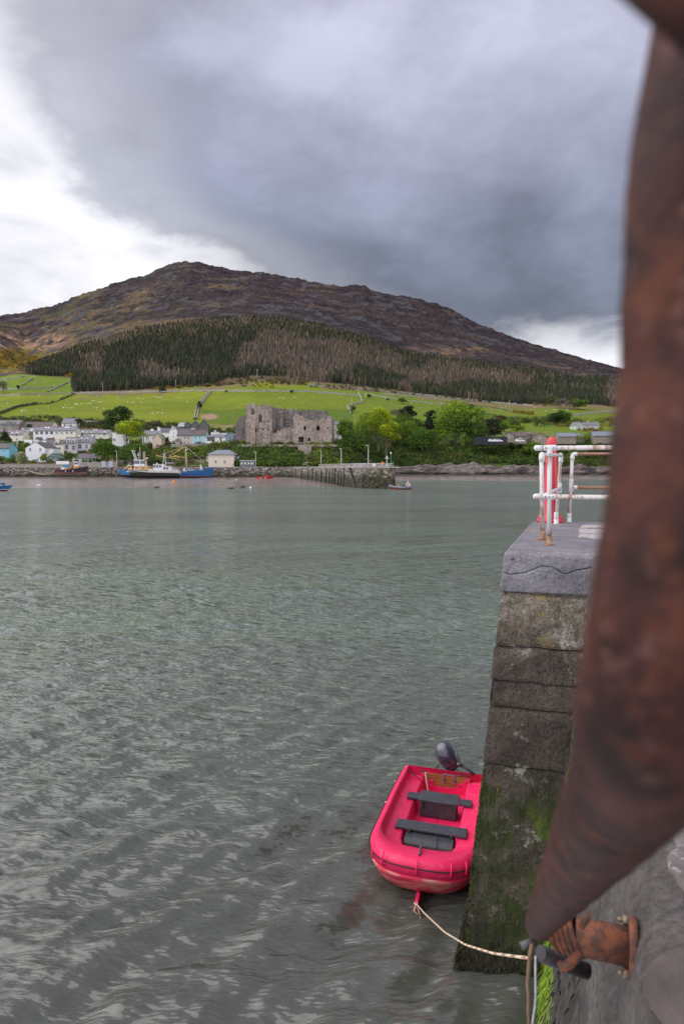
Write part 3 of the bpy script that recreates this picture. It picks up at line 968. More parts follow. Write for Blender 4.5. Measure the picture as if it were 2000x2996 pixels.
TREES = [
    (342, 1184, 1251, 36, 'dark', 'large round dark green tree standing alone against the pasture above the village'),
    (372, 1228, 1315, 44, 'lime', 'spreading yellow green sycamore rising behind the quayside trees', None, 0.32),
    (388, 1288, 1358, 42, 'mid', 'full green tree on the quay just right of the information boards'),
    (306, 1276, 1358, 31, 'mid', 'dense green tree behind the white quayside cottage'),
    (60, 1317, 1364, 20, 'blossom', 'pale blossoming tree on the quay left of the tall white gable'),
    (127, 1322, 1356, 11, 'fresh', 'small bushy tree against the tall white gable'),
    (9, 1346, 1369, 13, 'olive', 'round clipped bush at the left end of the quay wall'),
    (86, 1237, 1266, 10, 'dark', 'small dark palm like tree in front of the long brown bungalow', None, 0.5),
    (18, 1260, 1302, 16, 'dark', 'dark green tree left of the small white dormer house'),
    (178, 1269, 1290, 13, 'olive', 'light green tree in front of the long white terrace'),
    (335, 1262, 1290, 8, 'olive', 'small loose topped tree by the long cream row'),
    (241, 1255, 1268, 8, 'olive', 'small shrub like tree above the cream row roof'),
    (229, 1220, 1250, 9, 'dark', 'dark tree right of the highest grey roofed house'),
    (320, 1242, 1268, 16, 'dark', 'dark tree just below the large round tree on the pasture edge'),
    (476, 1268, 1306, 9, 'mid', 'ivy covered tree left of the tall white gable on the upper street'),
    (489, 1274, 1306, 8, 'dark', 'second ivy covered tree beside the tall white gable on the upper street'),
    (455, 1228, 1250, 12, 'bare', 'leafless tree at the lower edge of the big pasture'),
    (583, 1172, 1200, 9, 'dark', 'small tree on the wall that climbs the big pasture'),
    (474, 1133, 1149, 11, 'dark', 'round bush on the field wall below the plantation'),
    (54, 1124, 1141, 6, 'dark', 'little round tree in the far left field'),
    (10, 1108, 1150, 14, 'bare', 'leafless tree at the left edge by the field wall'),
    (1011, 1216, 1302, 27, 'mid', 'dark leafy tree just right of the castle ruin'),
    (1040, 1255, 1330, 38, 'mid', 'spreading green tree on the slope right of the castle'),
    (1075, 1200, 1300, 34, 'fresh', 'tall bright green tree in the belt right of the castle'),
    (1106, 1190, 1345, 34, 'lime', 'tall vivid yellow green tree rising above the belt right of the castle', 318, 0.50),
    (1130, 1230, 1350, 34, 'lime', 'lower vivid yellow green tree in the middle of the belt', 314, 0.45),
    (1170, 1225, 1310, 46, 'fresh', 'broad light green tree right of the yellow green ones'),
    (1190, 1202, 1290, 38, 'mid', 'tall green tree below the dark cedar on the belt'),
    (1190, 1180, 1240, 26, 'cedar', 'dark flat topped cedar showing above the belt'),
    (1158, 1192, 1225, 20, 'bare', 'brownish leafless tree top between the yellow green tree and the cedar'),
    (1235, 1240, 1330, 42, 'mid', 'deep green tree left of the tallest tree'),
    (1262, 1190, 1290, 24, 'cedar', 'dark brownish conifer with drooping boughs left of the tallest tree'),
    (1332, 1166, 1310, 62, 'fresh', 'tallest tree of the belt with a wide fresh green crown'),
    (1388, 1215, 1315, 32, 'mid', 'green tree standing at the right foot of the tallest one'),
    (1378, 1180, 1240, 16, 'dark', 'dark tree top behind the right side of the tallest tree'),
    (1438, 1215, 1290, 34, 'cedar', 'wide black green cedar above the long dark shed'),
    (1412, 1228, 1292, 18, 'olive', 'pale loosely branched tree left of the black green cedar'),
    (1475, 1228, 1264, 18, 'fresh', 'small bright tree above the stone cottages'),
    (1513, 1240, 1266, 19, 'fresh', 'lime green tree behind the stone cottages'),
    (1464, 1211, 1232, 13, 'purple', 'purple leaved tree on the field edge above the cedar'),
    (1505, 1228, 1250, 16, 'olive', 'grey green tree on the bank above the stone cottages'),
    (1536, 1220, 1238, 14, 'mid', 'round tree on the hedge line below the right field'),
    (1618, 1206, 1240, 30, 'dark', 'dark group forming tree beneath the right field'),
    (1646, 1196, 1240, 19, 'mid', 'round green tree at the right of the dark one beneath the field'),
    (1690, 1163, 1198, 25, 'mid', 'round green tree at the top corner of the right field'),
    (1640, 1160, 1194, 22, 'bare', 'leafless grey brown tree at the foot of the plantation on the right'),
    (1614, 1155, 1186, 18, 'olive', 'olive budding tree at the foot of the plantation on the right'),
    (1665, 1168, 1198, 18, 'bare', 'second leafless tree beside the round tree at the field corner'),
    (1712, 1260, 1318, 42, 'fresh', 'big rounded bright green tree behind the white pier rail'),
    (1643, 1272, 1318, 26, 'fresh', 'smaller rounded bright green tree right of the red post'),
    (1582, 1272, 1330, 24, 'mid', 'green tree left of the red post top'),
    (1556, 1280, 1345, 26, 'fresh', 'leafy tree on the bluff left of the white railing'),
    (1668, 1266, 1300, 14, 'dark', 'dark slim tree between the two rounded bright trees'),
    (1770, 1290, 1345, 34, 'dark', 'dark tree on the bluff near the rusty pipe'),
    (1176, 1160, 1181, 12, 'mid', 'small round tree in the field above the tree belt'),
    (1134, 1163, 1172, 5, 'dark', 'tiny bush like tree in the field above the tree belt'),
    (1079, 1151, 1166, 8, 'dark', 'small tree by the walls at the top of the middle field'),
    (1031, 1186, 1206, 9, 'olive', 'scrubby tree at the corner of the field wall above the castle'),
    (690, 1240, 1262, 10, 'bare', 'leafless brown tree against the left castle tower'),
    (853, 1140, 1150, 7, 'dark', 'small bush on the upper pasture wall'),
    (662, 1140, 1148, 5, 'dark', 'tiny bush on the wall beneath the plantation'),
    (908, 1330, 1362, 14, 'olive', 'small tree at the foot of the castle retaining wall'),
]
for t_ in TREES:
    tree(*t_[:6], D=t_[6] if len(t_) > 6 else None, low=t_[7] if len(t_) > 7 else 0.08)

# ------------------------------------------------------------------ scrub banks (nobody could count these)
def scrub(name, label, px0, px1, ylo, yhi, n, r, tones, per=55, seed=1, dscale=1.0, leaf=0.30):
    rr = random.Random(seed)
    rs_ = np.random.RandomState(seed)
    Q, C = [], []
    for i in range(n):
        px = rr.uniform(px0, px1)
        a, b = ylo(px), yhi(px)
        if a <= b: continue
        py = rr.uniform(b, a)
        D = TD(px, py) * dscale
        p = P(px, py, D)
        s = r * rr.uniform(0.55, 1.35)
        tn = tones[rr.randrange(len(tones))] 
        lobes = [(p.x + rr.uniform(-s, s) * 0.5, p.y + rr.uniform(-s, s) * 0.5, p.z + rr.uniform(0, s * 0.5), s * 0.7, s * 0.7, s * 0.6, 0) for _ in range(3)]
        q4, f, c = leaves_np(rs_, lobes, int(per * (s / r) ** 1.6), leaf * (0.8 + 0.4 * rr.random()), [tn])
        Q.append(q4); C.append(c)
    Q = np.concatenate(Q); C = np.concatenate(C)
    me = npmesh(name, Q, np.arange(len(Q)).reshape(-1, 4))
    vcol(me, 'tone', C)
    return tag(link(name, me, m_leaf), label, 'scrub', kind='stuff')
G1 = [(0.065, 0.105, 0.022), (0.10, 0.155, 0.028), (0.05, 0.08, 0.022), (0.14, 0.20, 0.028), (0.105, 0.115, 0.04)]
G2 = [(0.05, 0.085, 0.022), (0.075, 0.12, 0.026), (0.038, 0.062, 0.02), (0.11, 0.12, 0.045)]
GY = [(0.16, 0.20, 0.022), (0.20, 0.22, 0.02), (0.10, 0.14, 0.025)]
GO = [(0.30, 0.18, 0.015), (0.25, 0.155, 0.02), (0.12, 0.11, 0.03), (0.09, 0.10, 0.03)]
GB = [(0.10, 0.075, 0.05), (0.075, 0.07, 0.035), (0.06, 0.075, 0.03)]
f_ = lambda v: (lambda x: v)
scrub('bank_scrub', 'mixed green scrub covering the bank between the quay and the upper street', 405, 705, poly([(405, 1362), (600, 1362), (705, 1350)]), poly([(405, 1312), (470, 1306), (600, 1303), (705, 1300)]), 520, 2.0, G1 + GB[:1], seed=2)
scrub('bank_scrub', 'yellow green brambles streaking the bank above the blue trawler', 440, 660, poly([(440, 1345), (540, 1330), (660, 1318)]), poly([(440, 1330), (540, 1308), (660, 1304)]), 90, 1.6, GY + G1[3:4] + [(0.20, 0.13, 0.03)], seed=3)
scrub('castle_bank_scrub', 'thick green ivy and bushes on the bank below the castle', 690, 880, poly([(690, 1364), (880, 1364)]), poly([(690, 1310), (720, 1302), (760, 1308), (830, 1300), (880, 1306)]), 520, 1.9, G1[:3] + G1[:3] + GY[2:], seed=4)
scrub('castle_bank_scrub', 'yellow tipped bushes along the top of the bank below the castle', 695, 980, f_(1312), f_(1300), 70, 1.5, GY + G1[3:4], seed=5)
scrub('castle_bank_scrub', 'green bushes right of the castle retaining wall', 912, 1010, f_(1364), f_(1302), 240, 2.0, G1 + GY[:1], seed=6)
scrub('bluff_scrub', 'dense dark undergrowth below the tree belt behind the pier', 985, 1240, poly([(985, 1366), (1100, 1368), (1240, 1372)]), poly([(985, 1280), (1060, 1240), (1240, 1236)]), 1100, 2.5, G2 + G1[:2], seed=7)
scrub('bluff_scrub', 'dense green undergrowth on the bluff above the rocky shore', 1225, 1560, poly([(1225, 1372), (1340, 1366), (1430, 1358), (1560, 1366)]), poly([(1225, 1236), (1380, 1240), (1400, 1292), (1560, 1292)]), 1000, 2.6, G2 + G1, seed=8)
scrub('bluff_scrub', 'green undergrowth on the bluff behind the white railing', 1550, 1880, f_(1366), f_(1292), 700, 2.7, G2 + G1, seed=9)
scrub('gorse_scrub', 'orange yellow gorse along the top of the bluff by the dark shed', 1410, 1540, f_(1300), f_(1288), 90, 1.5, GO, seed=10)
scrub('gorse_scrub', 'orange yellow gorse patch in the right hand field', 1500, 1560, poly([(1500, 1207), (1560, 1216)]), poly([(1500, 1203), (1560, 1209)]), 60, 2.2, GO, seed=11)
scrub('gorse_scrub', 'gorse and brown scrub on the bank under the right hand field', 1560, 1860, f_(1250), poly([(1560, 1222), (1680, 1228), (1860, 1222)]), 200, 2.6, GO[:2] + G2 + GB, seed=12)
scrub('gorse_scrub', 'gorse beside the big house on the right hillside', 1690, 1760, f_(1262), f_(1254), 36, 1.8, GO, seed=13)
scrub('field_edge_scrub', 'green hedge scrub between the right hand field and the stone cottages', 1390, 1700, poly([(1390, 1240), (1500, 1236), (1700, 1252)]), poly([(1390, 1205), (1470, 1222), (1600, 1228), (1700, 1236)]), 230, 2.4, G1 + G2, seed=14)
scrub('village_scrub', 'dark brown green hedge scrub along the top of the village', -40, 330, f_(1252), poly([(-40, 1226), (150, 1222), (225, 1228), (330, 1240)]), 330, 2.0, G2 + GB, seed=15)
scrub('village_scrub', 'dark scrub along the foot of the big pasture above the upper street', 395, 700, poly([(395, 1268), (700, 1300)]), poly([(395, 1236), (480, 1240), (600, 1256), (700, 1262)]), 380, 2.0, G2 + GB, seed=16)
scrub('village_scrub', 'garden bushes and hedges among the village houses', -40, 420, f_(1356), poly([(-40, 1300), (60, 1296), (420, 1290)]), 360, 1.4, G1 + [(0.13, 0.2, 0.03)], seed=17)
scrub('gorse_scrub', 'yellow gorse and brown bracken along the upper pasture wall', 440, 900, poly([(440, 1140), (640, 1130), (740, 1120), (900, 1128)]), poly([(440, 1134), (640, 1124), (740, 1110), (900, 1116)]), 230, 2.4, GO + GB + GB, seed=18, leaf=0.5, per=30)
scrub('gorse_scrub', 'gorse and brown bracken under the plantation on the right slope', 900, 1600, poly([(900, 1134), (1150, 1150), (1600, 1192)]), poly([(900, 1124), (1150, 1141), (1600, 1184)]), 240, 2.4, GO[:2] + GB + GB + G2, seed=19, leaf=0.5, per=30)
scrub('gorse_scrub', 'bright yellow gorse on the hillside at the far left', -60, 230, poly([(-60, 1082), (60, 1078), (130, 1085), (230, 1108)]), poly([(-60, 1030), (60, 1022), (140, 1060), (230, 1098)]), 420, 3.4, GO[:2] + GO[:2] + GO, seed=20, leaf=0.8, per=30)
scrub('gorse_scrub', 'gorse bushes dotted over the middle knoll pasture', 700, 800, f_(1134), f_(1122), 26, 1.6, GO + G2, seed=21)

# ------------------------------------------------------------------ field walls and hedges
m_fwall = M('field_wall_stone', (0.20, 0.19, 0.18), (0.34, 0.32, 0.31), 0.6, 0.95)
def field_wall(pts, label, w=0.9, h=1.5, mat=None, name='field_wall', cat='wall', rough=0.35):
    P3 = []
    for (xa, ya), (xb, yb) in zip(pts, pts[1:]):
        n = max(1, int(abs(xb - xa) / 5 + abs(yb - ya) / 5))
        for i in range(n): P3.append(T(xa + (xb - xa) * i / n, ya + (yb - ya) * i / n))
    P3.append(T(*pts[-1]))
    rr = random.Random(len(P3))
    vs, fs = [], []
    for i, p in enumerate(P3):
        d = (P3[min(i + 1, len(P3) - 1)] - P3[max(i - 1, 0)]); d.z = 0
        d.normalize()
        n_ = Vector((d.y, -d.x, 0))
        hh = h * rr.uniform(1 - rough, 1 + rough)
        b = n_ * w * 0.6
        a = n_ * w * 0.4
        vs += [p + b - Vector((0, 0, 1.0)), p + a + Vector((0, 0, hh)), p - a + Vector((0, 0, hh)), p - b - Vector((0, 0, 1.0))]
    for i in range(len(P3) - 1):
        o = i * 4
        for k in range(3): fs.append((o + k, o + k + 1, o + 5 + k, o + 4 + k))
    me_o = MB().add(vs, fs).build(name, mat or m_fwall)
    return tag(me_o, label, cat)
field_wall([(-200, 1162), (0, 1158), (210, 1151), (395, 1148), (612, 1143)], 'long grey dry stone wall below the plantation, left of the climbing lane')
field_wall([(612, 1143), (721, 1145), (900, 1146), (1047, 1158)], 'grey dry stone wall across the top of the middle pasture')
field_wall([(574, 1228), (584, 1186), (619, 1145)], 'stone wall climbing the pasture beside the small tree', 0.8, 1.3)
field_wall([(567, 1228), (577, 1186), (612, 1146)], 'second stone wall of the lane climbing the pasture', 0.8, 1.2)
field_wall([(64, 1129), (78, 1118), (98, 1107)], 'short stone wall between the two small fields on the left')
field_wall([(140, 1147), (178, 1130), (212, 1112)], 'stone wall running up to the corner of the plantation')
field_wall([(-60, 1144), (20, 1139), (110, 1137), (170, 1133)], 'scrubby wall along the small fields on the left')
field_wall([(-60, 1118), (20, 1112), (72, 1102)], 'brown bank at the top of the small fields on the left')
field_wall([(900, 1128), (1060, 1139), (1257, 1158), (1385, 1172), (1474, 1181), (1560, 1188)], 'long pale dry stone wall below the plantation on the right')
field_wall([(1047, 1152), (1053, 1160), (1060, 1177), (1015, 1190), (1028, 1210)], 'crooked stone wall running down towards the castle')
field_wall([(1070, 1152), (1110, 1160), (1190, 1172), (1308, 1184)], 'low stone wall across the field above the tree belt', 0.7, 0.9)
field_wall([(1120, 1152), (1240, 1162), (1330, 1170)], 'thin stone wall in the upper field above the tree belt', 0.7, 0.9)
field_wall([(1675, 1216), (1760, 1206), (1860, 1202)], 'stone wall along the foot of the right hand field')
m_hedge = M('hedge_green', (0.035, 0.055, 0.018), (0.075, 0.105, 0.025), 0.8, 0.95)
field_wall([(-80, 1226), (0, 1212), (50, 1192), (108, 1183)], 'dark clipped hedge crossing the left pasture', 1.6, 2.3, m_hedge, 'hedge', 'hedge', 0.15)
field_wall([(108, 1183), (140, 1182), (166, 1174), (190, 1165), (223, 1152)], 'ragged hedge climbing to the field wall', 1.2, 1.5, m_hedge, 'hedge', 'hedge', 0.8)
field_wall([(1380, 1186), (1440, 1192), (1500, 1204)], 'dark bank crossing the right hand field', 1.2, 0.7, m_hedge, 'hedge', 'hedge', 0.5)
field_wall([(185, 1329), (235, 1322), (282, 1320)], 'trimmed hedge above the quayside cottage', 1.4, 1.3, m_hedge, 'hedge', 'hedge', 0.1)
# poles
m_pole = M('weathered_pole', (0.36, 0.33, 0.30), (0.46, 0.43, 0.40), 1.0, 0.9)
for px, top, base, lab in ((301, 1122, 1148, 'pale utility pole at the left end of the plantation'), (514, 1111, 1133, 'pale utility pole in front of the middle of the plantation'), (752, 1080, 1108, 'pale pole on the knoll above the castle'), (1018, 1122, 1142, 'pale utility pole at the wall right of the knoll'), (1046, 1130, 1150, 'second utility pole at the wall right of the knoll'), (1029, 1164, 1188, 'dark utility pole beside the crooked wall'), (1067, 1150, 1168, 'pale utility pole above the gorse bush'), (1489, 1172, 1196, 'utility pole in the right hand field'), (51, 1292, 1316, 'pale utility pole on the grass left of the tall white gable'), (158, 1232, 1248, 'thin pole behind the white terrace')):
    p = T(px, base)
    h = (base - top) * p.y / F
    e = empty('utility_pole', p, label=lab, cat='pole', group='utility poles')
    MB().tube([(0, 0, -0.5), (0, 0, h)], [0.22, 0.16], 6).build('pole', m_pole, e)
    MB().box(-0.7, 0.7, -0.06, 0.06, h - 0.7, h - 0.58).build('cross_arm', m_pole, e)
# sheep
m_wool = M('wool', (0.72, 0.70, 0.64), (0.60, 0.58, 0.52), 5, 0.95)
def sheep_me():
    mb = MB()
    mb.lathe([(0, -0.62), (0.25, -0.55), (0.36, -0.3), (0.38, 0.1), (0.32, 0.45), (0.15, 0.6), (0, 0.63)], (0, 0, 0.72), 8, 'x')
    mb.lathe([(0, 0.55), (0.15, 0.62), (0.16, 0.78), (0.09, 0.95), (0, 0.98)], (0, 0, 0.88), 7, 'x')
    for x in (-0.38, 0.35):
        for y in (-0.16, 0.16): mb.tube([(x, y, 0), (x, y, 0.5)], 0.06, 5)
    me = bpy.data.meshes.new('sheep')
    me.from_pydata(mb.v, [], mb.f)
    me.materials.append(m_wool)
    return me
shm = sheep_me()
rr = random.Random(3)
SP = [(63, 1205), (66, 1204), (75, 1203), (107, 1201), (190, 1185), (220, 1185), (223, 1184), (227, 1185), (236, 1182), (240, 1183), (254, 1184), (262, 1183), (266, 1184), (186, 1195), (197, 1196), (208, 1196), (212, 1196), (275, 1195), (284, 1195), (303, 1197), (284, 1164), (303, 1161), (345, 1164), (270, 1175), (276, 1175), (291, 1178), (298, 1178), (373, 1179), (387, 1179), (390, 1179), (405, 1167), (414, 1179), (418, 1169), (456, 1164), (465, 1165), (470, 1165), (461, 1179), (446, 1213), (463, 1209), (475, 1211), (522, 1165), (547, 1178), (819, 1166), (828, 1167), (862, 1165), (22, 1181), (116, 1158), (14, 1073), (19, 1075), (35, 1072), (46, 1074), (3, 1077), (197, 1117), (101, 1122), (160, 1129), (18, 1114)]
for a in range(14): SP.append((1400 + rr.random() * 260, 1190 + rr.random() * 22))
for a in range(12): SP.append((1085 + rr.random() * 300, 1158 + rr.random() * 26))
for i, (px, py) in enumerate(SP):
    o = link('sheep', shm)
    o.location = T(px, py); o.rotation_euler = (0, 0, rr.random() * 6.28)
    where = 'on the pasture above the village' if px < 700 and py > 1150 else ('in the small fields at the far left' if px < 700 else ('on the middle pasture above the castle' if px < 1000 else 'on the right hand fields above the tree belt'))
    tag(o, 'small white sheep grazing ' + where, 'sheep', 'sheep ' + where)
# ------------------------------------------------------------------ houses
def W_(n, c, v=0.9): return M(n, c, tuple(x * v for x in c), 0.6, 0.85)
w_white = W_('white_render', (0.86, 0.85, 0.85), 0.94)
w_lilac = W_('lilac_white_render', (0.78, 0.76, 0.80), 0.94)
w_cream = W_('cream_render', (0.78, 0.73, 0.64))
w_pink = W_('pinkish_render', (0.64, 0.58, 0.60))
w_beige = W_('beige_render', (0.58, 0.52, 0.46))
w_blue = W_('pale_blue_render', (0.44, 0.68, 0.74))
w_skyblue = W_('sky_blue_render', (0.24, 0.55, 0.68))
w_slblue = W_('slate_blue_render', (0.22, 0.33, 0.46))
w_peach = W_('peach_render', (0.66, 0.52, 0.42))
w_sand = W_('sand_render', (0.66, 0.56, 0.46), 0.95)
w_stone = M('house_rubble', (0.20, 0.17, 0.14), (0.34, 0.29, 0.24), 1.6, 0.95, 0.05)
w_grey = M('grey_stone_cladding', (0.13, 0.13, 0.13), (0.20, 0.20, 0.20), 1.2, 0.9)
w_wall = M('garden_stone', (0.22, 0.19, 0.17), (0.36, 0.32, 0.29), 1.2, 0.95, 0.05)
r_slate = M('slate_roof', (0.135, 0.13, 0.15), (0.19, 0.18, 0.21), 0.8, 0.7, 0.03, 1.5, stretch=(1, 1, 3))
r_dark = M('dark_slate_roof', (0.075, 0.068, 0.078), (0.12, 0.105, 0.12), 0.8, 0.75, 0.03, 1.5)
r_brown = M('brown_tile_roof', (0.095, 0.070, 0.068), (0.13, 0.10, 0.095), 0.8, 0.85, 0.03, 1.5)
r_light = M('light_slate_roof', (0.26, 0.27, 0.30), (0.34, 0.35, 0.38), 0.8, 0.5, 0.03, 1.5)
r_blue = M('blue_slate_roof', (0.15, 0.165, 0.21), (0.19, 0.205, 0.25), 0.8, 0.55, 0.03, 1.5)
m_frame = M('white_window_frame', (0.75, 0.75, 0.76))
m_dframe = M('dark_window_frame', (0.05, 0.05, 0.055))
m_pane = M('window_glass', (0.03, 0.04, 0.055), (0.10, 0.13, 0.17), 0.4, 0.08, spec=0.9)
m_brick = M('brick_chimney', (0.30, 0.13, 0.09), (0.22, 0.10, 0.08), 3, 0.9)
m_pot = M('chimney_pot', (0.35, 0.18, 0.12))
m_purple = M('purple_door_paint', (0.10, 0.05, 0.12))
m_pipe = M('rain_pipe', (0.10, 0.10, 0.11))
def window(e, x, z, w, h, y=0.0, frame=None, mull=1, bars=0, nm='window'):
    """frame proud of the wall, pane as its child, with mullion"""
    fr_ = frame or m_frame
    t = min(0.09, w * 0.12)
    mb = MB()
    y0, y1 = y - 0.07, y + 0.05
    mb.box(x - w / 2, x - w / 2 + t, y0, y1, z, z + h)
    mb.box(x + w / 2 - t, x + w / 2, y0, y1, z, z + h)
    mb.box(x - w / 2 + t, x + w / 2 - t, y0, y1, z, z + t)
    mb.box(x - w / 2 + t, x + w / 2 - t, y0, y1, z + h - t, z + h)
    for k in range(1, mull + 1):
        xx = x - w / 2 + w * k / (mull + 1)
        mb.box(xx - t * .35, xx + t * .35, y0 + 0.01, y1, z + t, z + h - t)
    for k in range(1, bars + 1):
        zz = z + h * k / (bars + 1)
        mb.box(x - w / 2 + t, x + w / 2 - t, y0 + 0.015, y1, zz - t * .35, zz + t * .35)
    mb.box(x - w / 2 - 0.1, x + w / 2 + 0.1, y - 0.14, y + 0.02, z - 0.12, z - 0.003)
    f = mb.build(nm, fr_, e)
    MB().box(x - w / 2 + t, x + w / 2 - t, y - 0.035, y + 0.03, z + t, z + h - t).build('pane', m_pane, f)
    return f
def chimney(e, x, y, z0, z1, w=0.9, mat=None, pots=2, d=0.8):
    c = MB().box(x - w / 2, x + w / 2, y - d / 2, y + d / 2, z0, z1).box(x - w / 2 - .06, x + w / 2 + .06, y - d / 2 - .06, y + d / 2 + .06, z1, z1 + 0.14).build('chimney', mat or m_brick, e)
    for k in range(pots):
        xx = x + (k - (pots - 1) / 2) * 0.42
        MB().lathe([(0.13, 0.14), (0.15, 0.5), (0.11, 0.5)], (xx, y, z1), 8).build('chimney_pot', m_pot, c)
def house(label, L, Rr, ridge, eave, base, wall, roof, style='eaves', depth=7.5, win=(), doors=(), chim=(), dorm=(), sky=(), rz=0.0, D=None, cat='house', wy=(), frame=None, name='house', gable_pane=None, sink=1.5, chmat=None, mull=1, over=0.28, pots=2):
    cx = (L + Rr) / 2
    D = D or TD(cx, base)
    s = D / F / cT
    W = (Rr - L) * s
    X = lambda px: (px - cx) * s
    Z = lambda py: (base - py) * s
    ze, zr = Z(eave), Z(ridge)
    e = empty(name, P(cx, base, D), R(rz), label, cat)
    hw = W / 2
    mb = MB()
    if style == 'eaves':
        mb.add([(-hw, 0, -sink), (hw, 0, -sink), (hw, depth, -sink), (-hw, depth, -sink), (-hw, 0, ze), (hw, 0, ze), (hw, depth, ze), (-hw, depth, ze), (-hw, depth / 2, zr), (hw, depth / 2, zr)],
               [(0, 1, 5, 4), (2, 3, 7, 6), (1, 2, 6, 9, 5), (3, 0, 4, 8, 7), (4, 5, 9, 8), (8, 9, 6, 7)])
        mb.build('wall', wall, e)
        sl = (zr - ze) / (depth / 2)
        o = over
        rb = MB()
        t = 0.16
        x0, x1 = -hw - 0.12, hw + 0.12
        rb.add([(x, y, z + d_) for x in (x0, x1) for (y, z) in ((-o, ze - o * sl), (depth / 2, zr), (depth + o, ze - o * sl)) for d_ in (0.01, t)],
               [(0, 2, 3, 1), (2, 4, 5, 3), (6, 7, 9, 8), (8, 9, 11, 10), (1, 3, 9, 7), (3, 5, 11, 9), (0, 6, 8, 2), (2, 8, 10, 4), (0, 1, 7, 6), (4, 10, 11, 5)])
        ro = rb.build('roof', roof, e)
        MB().box(x0, x1, depth / 2 - 0.12, depth / 2 + 0.12, zr + t - 0.02, zr + t + 0.07).build('ridge_cap', roof, ro)
        MB().box(x0, x1, -o - 0.12, -o - 0.01, ze - o * sl - 0.02, ze - o * sl + 0.12).build('gutter', m_pipe, e)
        yr = lambda z: (z - ze) / sl
    elif style == 'gable':
        mb.add([(-hw, 0, -sink), (hw, 0, -sink), (hw, depth, -sink), (-hw, depth, -sink), (-hw, 0, ze), (hw, 0, ze), (hw, depth, ze), (-hw, depth, ze), (0, 0, zr), (0, depth, zr)],
               [(0, 1, 5, 8, 4), (2, 3, 7, 9, 6), (1, 2, 6, 5), (3, 0, 4, 7), (4, 8, 9, 7), (5, 6, 9, 8)])
        mb.build('wall', wall, e)
        o, t = over, 0.16
        sl = (zr - ze) / hw
        rb = MB()
        rb.add([(x, y, z + d_) for y in (-o, depth + o) for (x, z) in ((-hw - o, ze - o * sl), (0, zr), (hw + o, ze - o * sl)) for d_ in (0.01, t)],
               [(0, 1, 3, 2), (2, 3, 5, 4), (6, 8, 9, 7), (8, 10, 11, 9), (1, 7, 9, 3), (3, 9, 11, 5), (0, 2, 8, 6), (2, 4, 10, 8), (0, 6, 7, 1), (4, 5, 11, 10)])
        rb.build('roof', roof, e)
        yr = lambda z: depth / 2
    elif style == 'hip':
        mb.box(-hw, hw, 0, depth, -sink, ze)
        mb.build('wall', wall, e)
        o = over
        k = min(hw * 0.62, depth / 2 + o)
        a, b = -hw - o, hw + o
        rb = MB()
        rb.add([(a, -o, ze - .05), (b, -o, ze - .05), (b, depth + o, ze - .05), (a, depth + o, ze - .05), (a, -o, ze + .1), (b, -o, ze + .1), (b, depth + o, ze + .1), (a, depth + o, ze + .1), (a + k, depth / 2, zr), (b - k, depth / 2, zr)],
               [(0, 3, 2, 1), (0, 1, 5, 4), (1, 2, 6, 5), (2, 3, 7, 6), (3, 0, 4, 7), (4, 5, 9, 8), (5, 6, 9), (6, 7, 8, 9), (7, 4, 8)])
        rb.build('roof', roof, e)
        yr = lambda z: depth / 2 * (z - ze) / max(zr - ze, .1)
    elif style == 'flat':
        mb.box(-hw, hw, 0, depth, -sink, ze)
        mb.build('wall', wall, e)
        MB().box(-hw - 0.15, hw + 0.15, -0.2, depth + 0.1, ze, ze + 0.22).build('roof', roof, e)
        yr = lambda z: 0
    for wv in win:
        x0, y0, x1, y1 = wv[:4]
        mu = wv[4] if len(wv) > 4 else mull
        window(e, X((x0 + x1) / 2), Z(y1), (x1 - x0) * s, (y1 - y0) * s, 0, frame, mu, 1 if (y1 - y0) > 6 else 0)
    for dv in doors:
        x0, y0, x1, y1 = dv[:4]
        MB().box(X(x0), X(x1), -0.06, 0.05, Z(y1), Z(y0)).build('door', dv[4] if len(dv) > 4 else m_dframe, e)
    for cv in chim:
        x0, x1, top = cv[:3]
        yy = (depth / 2 if style != 'gable' else (cv[3] if len(cv) > 3 else 0.6))
        chimney(e, X((x0 + x1) / 2), yy, zr - 1.2 if style != 'flat' else ze, Z(top), (x1 - x0) * s, chmat, pots)
    for x0, y0, x1, y1 in dorm:
        zb, zt = Z(y1), Z(y0)
        w2 = (x1 - x0) * s / 2
        xc = X((x0 + x1) / 2)
        yf = max(-0.05, yr(max(zb, ze)) - 0.1)
        hgt = zt - zb
        g = MB().add([(xc - w2, yf, zb - .3), (xc + w2, yf, zb - .3), (xc + w2, yf, zb + hgt * .65), (xc, yf, zt), (xc - w2, yf, zb + hgt * .65)] + [(xc - w2, yf + 3, zb - .3), (xc + w2, yf + 3, zb - .3), (xc + w2, yf + 3, zb + hgt * .65), (xc, yf + 3, zt), (xc - w2, yf + 3, zb + hgt * .65)],
                     [(0, 1, 2, 3, 4), (0, 5, 6, 1), (1, 6, 7, 2), (2, 7, 8, 3), (3, 8, 9, 4), (4, 9, 5, 0)]).build('dormer', wall, e)
        MB().box(xc - w2 * .6, xc + w2 * .6, yf - 0.05, yf + 0.02, zb + 0.1, zb + hgt * .66).build('pane', m_pane, g)
    for x0, y0, x1, y1 in sky:
        z0, z1 = Z(y1), Z(y0)
        ya, yb = yr(z0), yr(z1)
        MB().add([(X(x0), ya - .05, z0 + .22), (X(x1), ya - .05, z0 + .22), (X(x1), yb - .05, z1 + .22), (X(x0), yb - .05, z1 + .22), (X(x0), ya, z0 + .1), (X(x1), ya, z0 + .1), (X(x1), yb, z1 + .1), (X(x0), yb, z1 + .1)],
                 [(0, 1, 2, 3), (0, 4, 5, 1), (1, 5, 6, 2), (2, 6, 7, 3), (3, 7, 4, 0)]).build('skylight', m_frame, e)
    return e
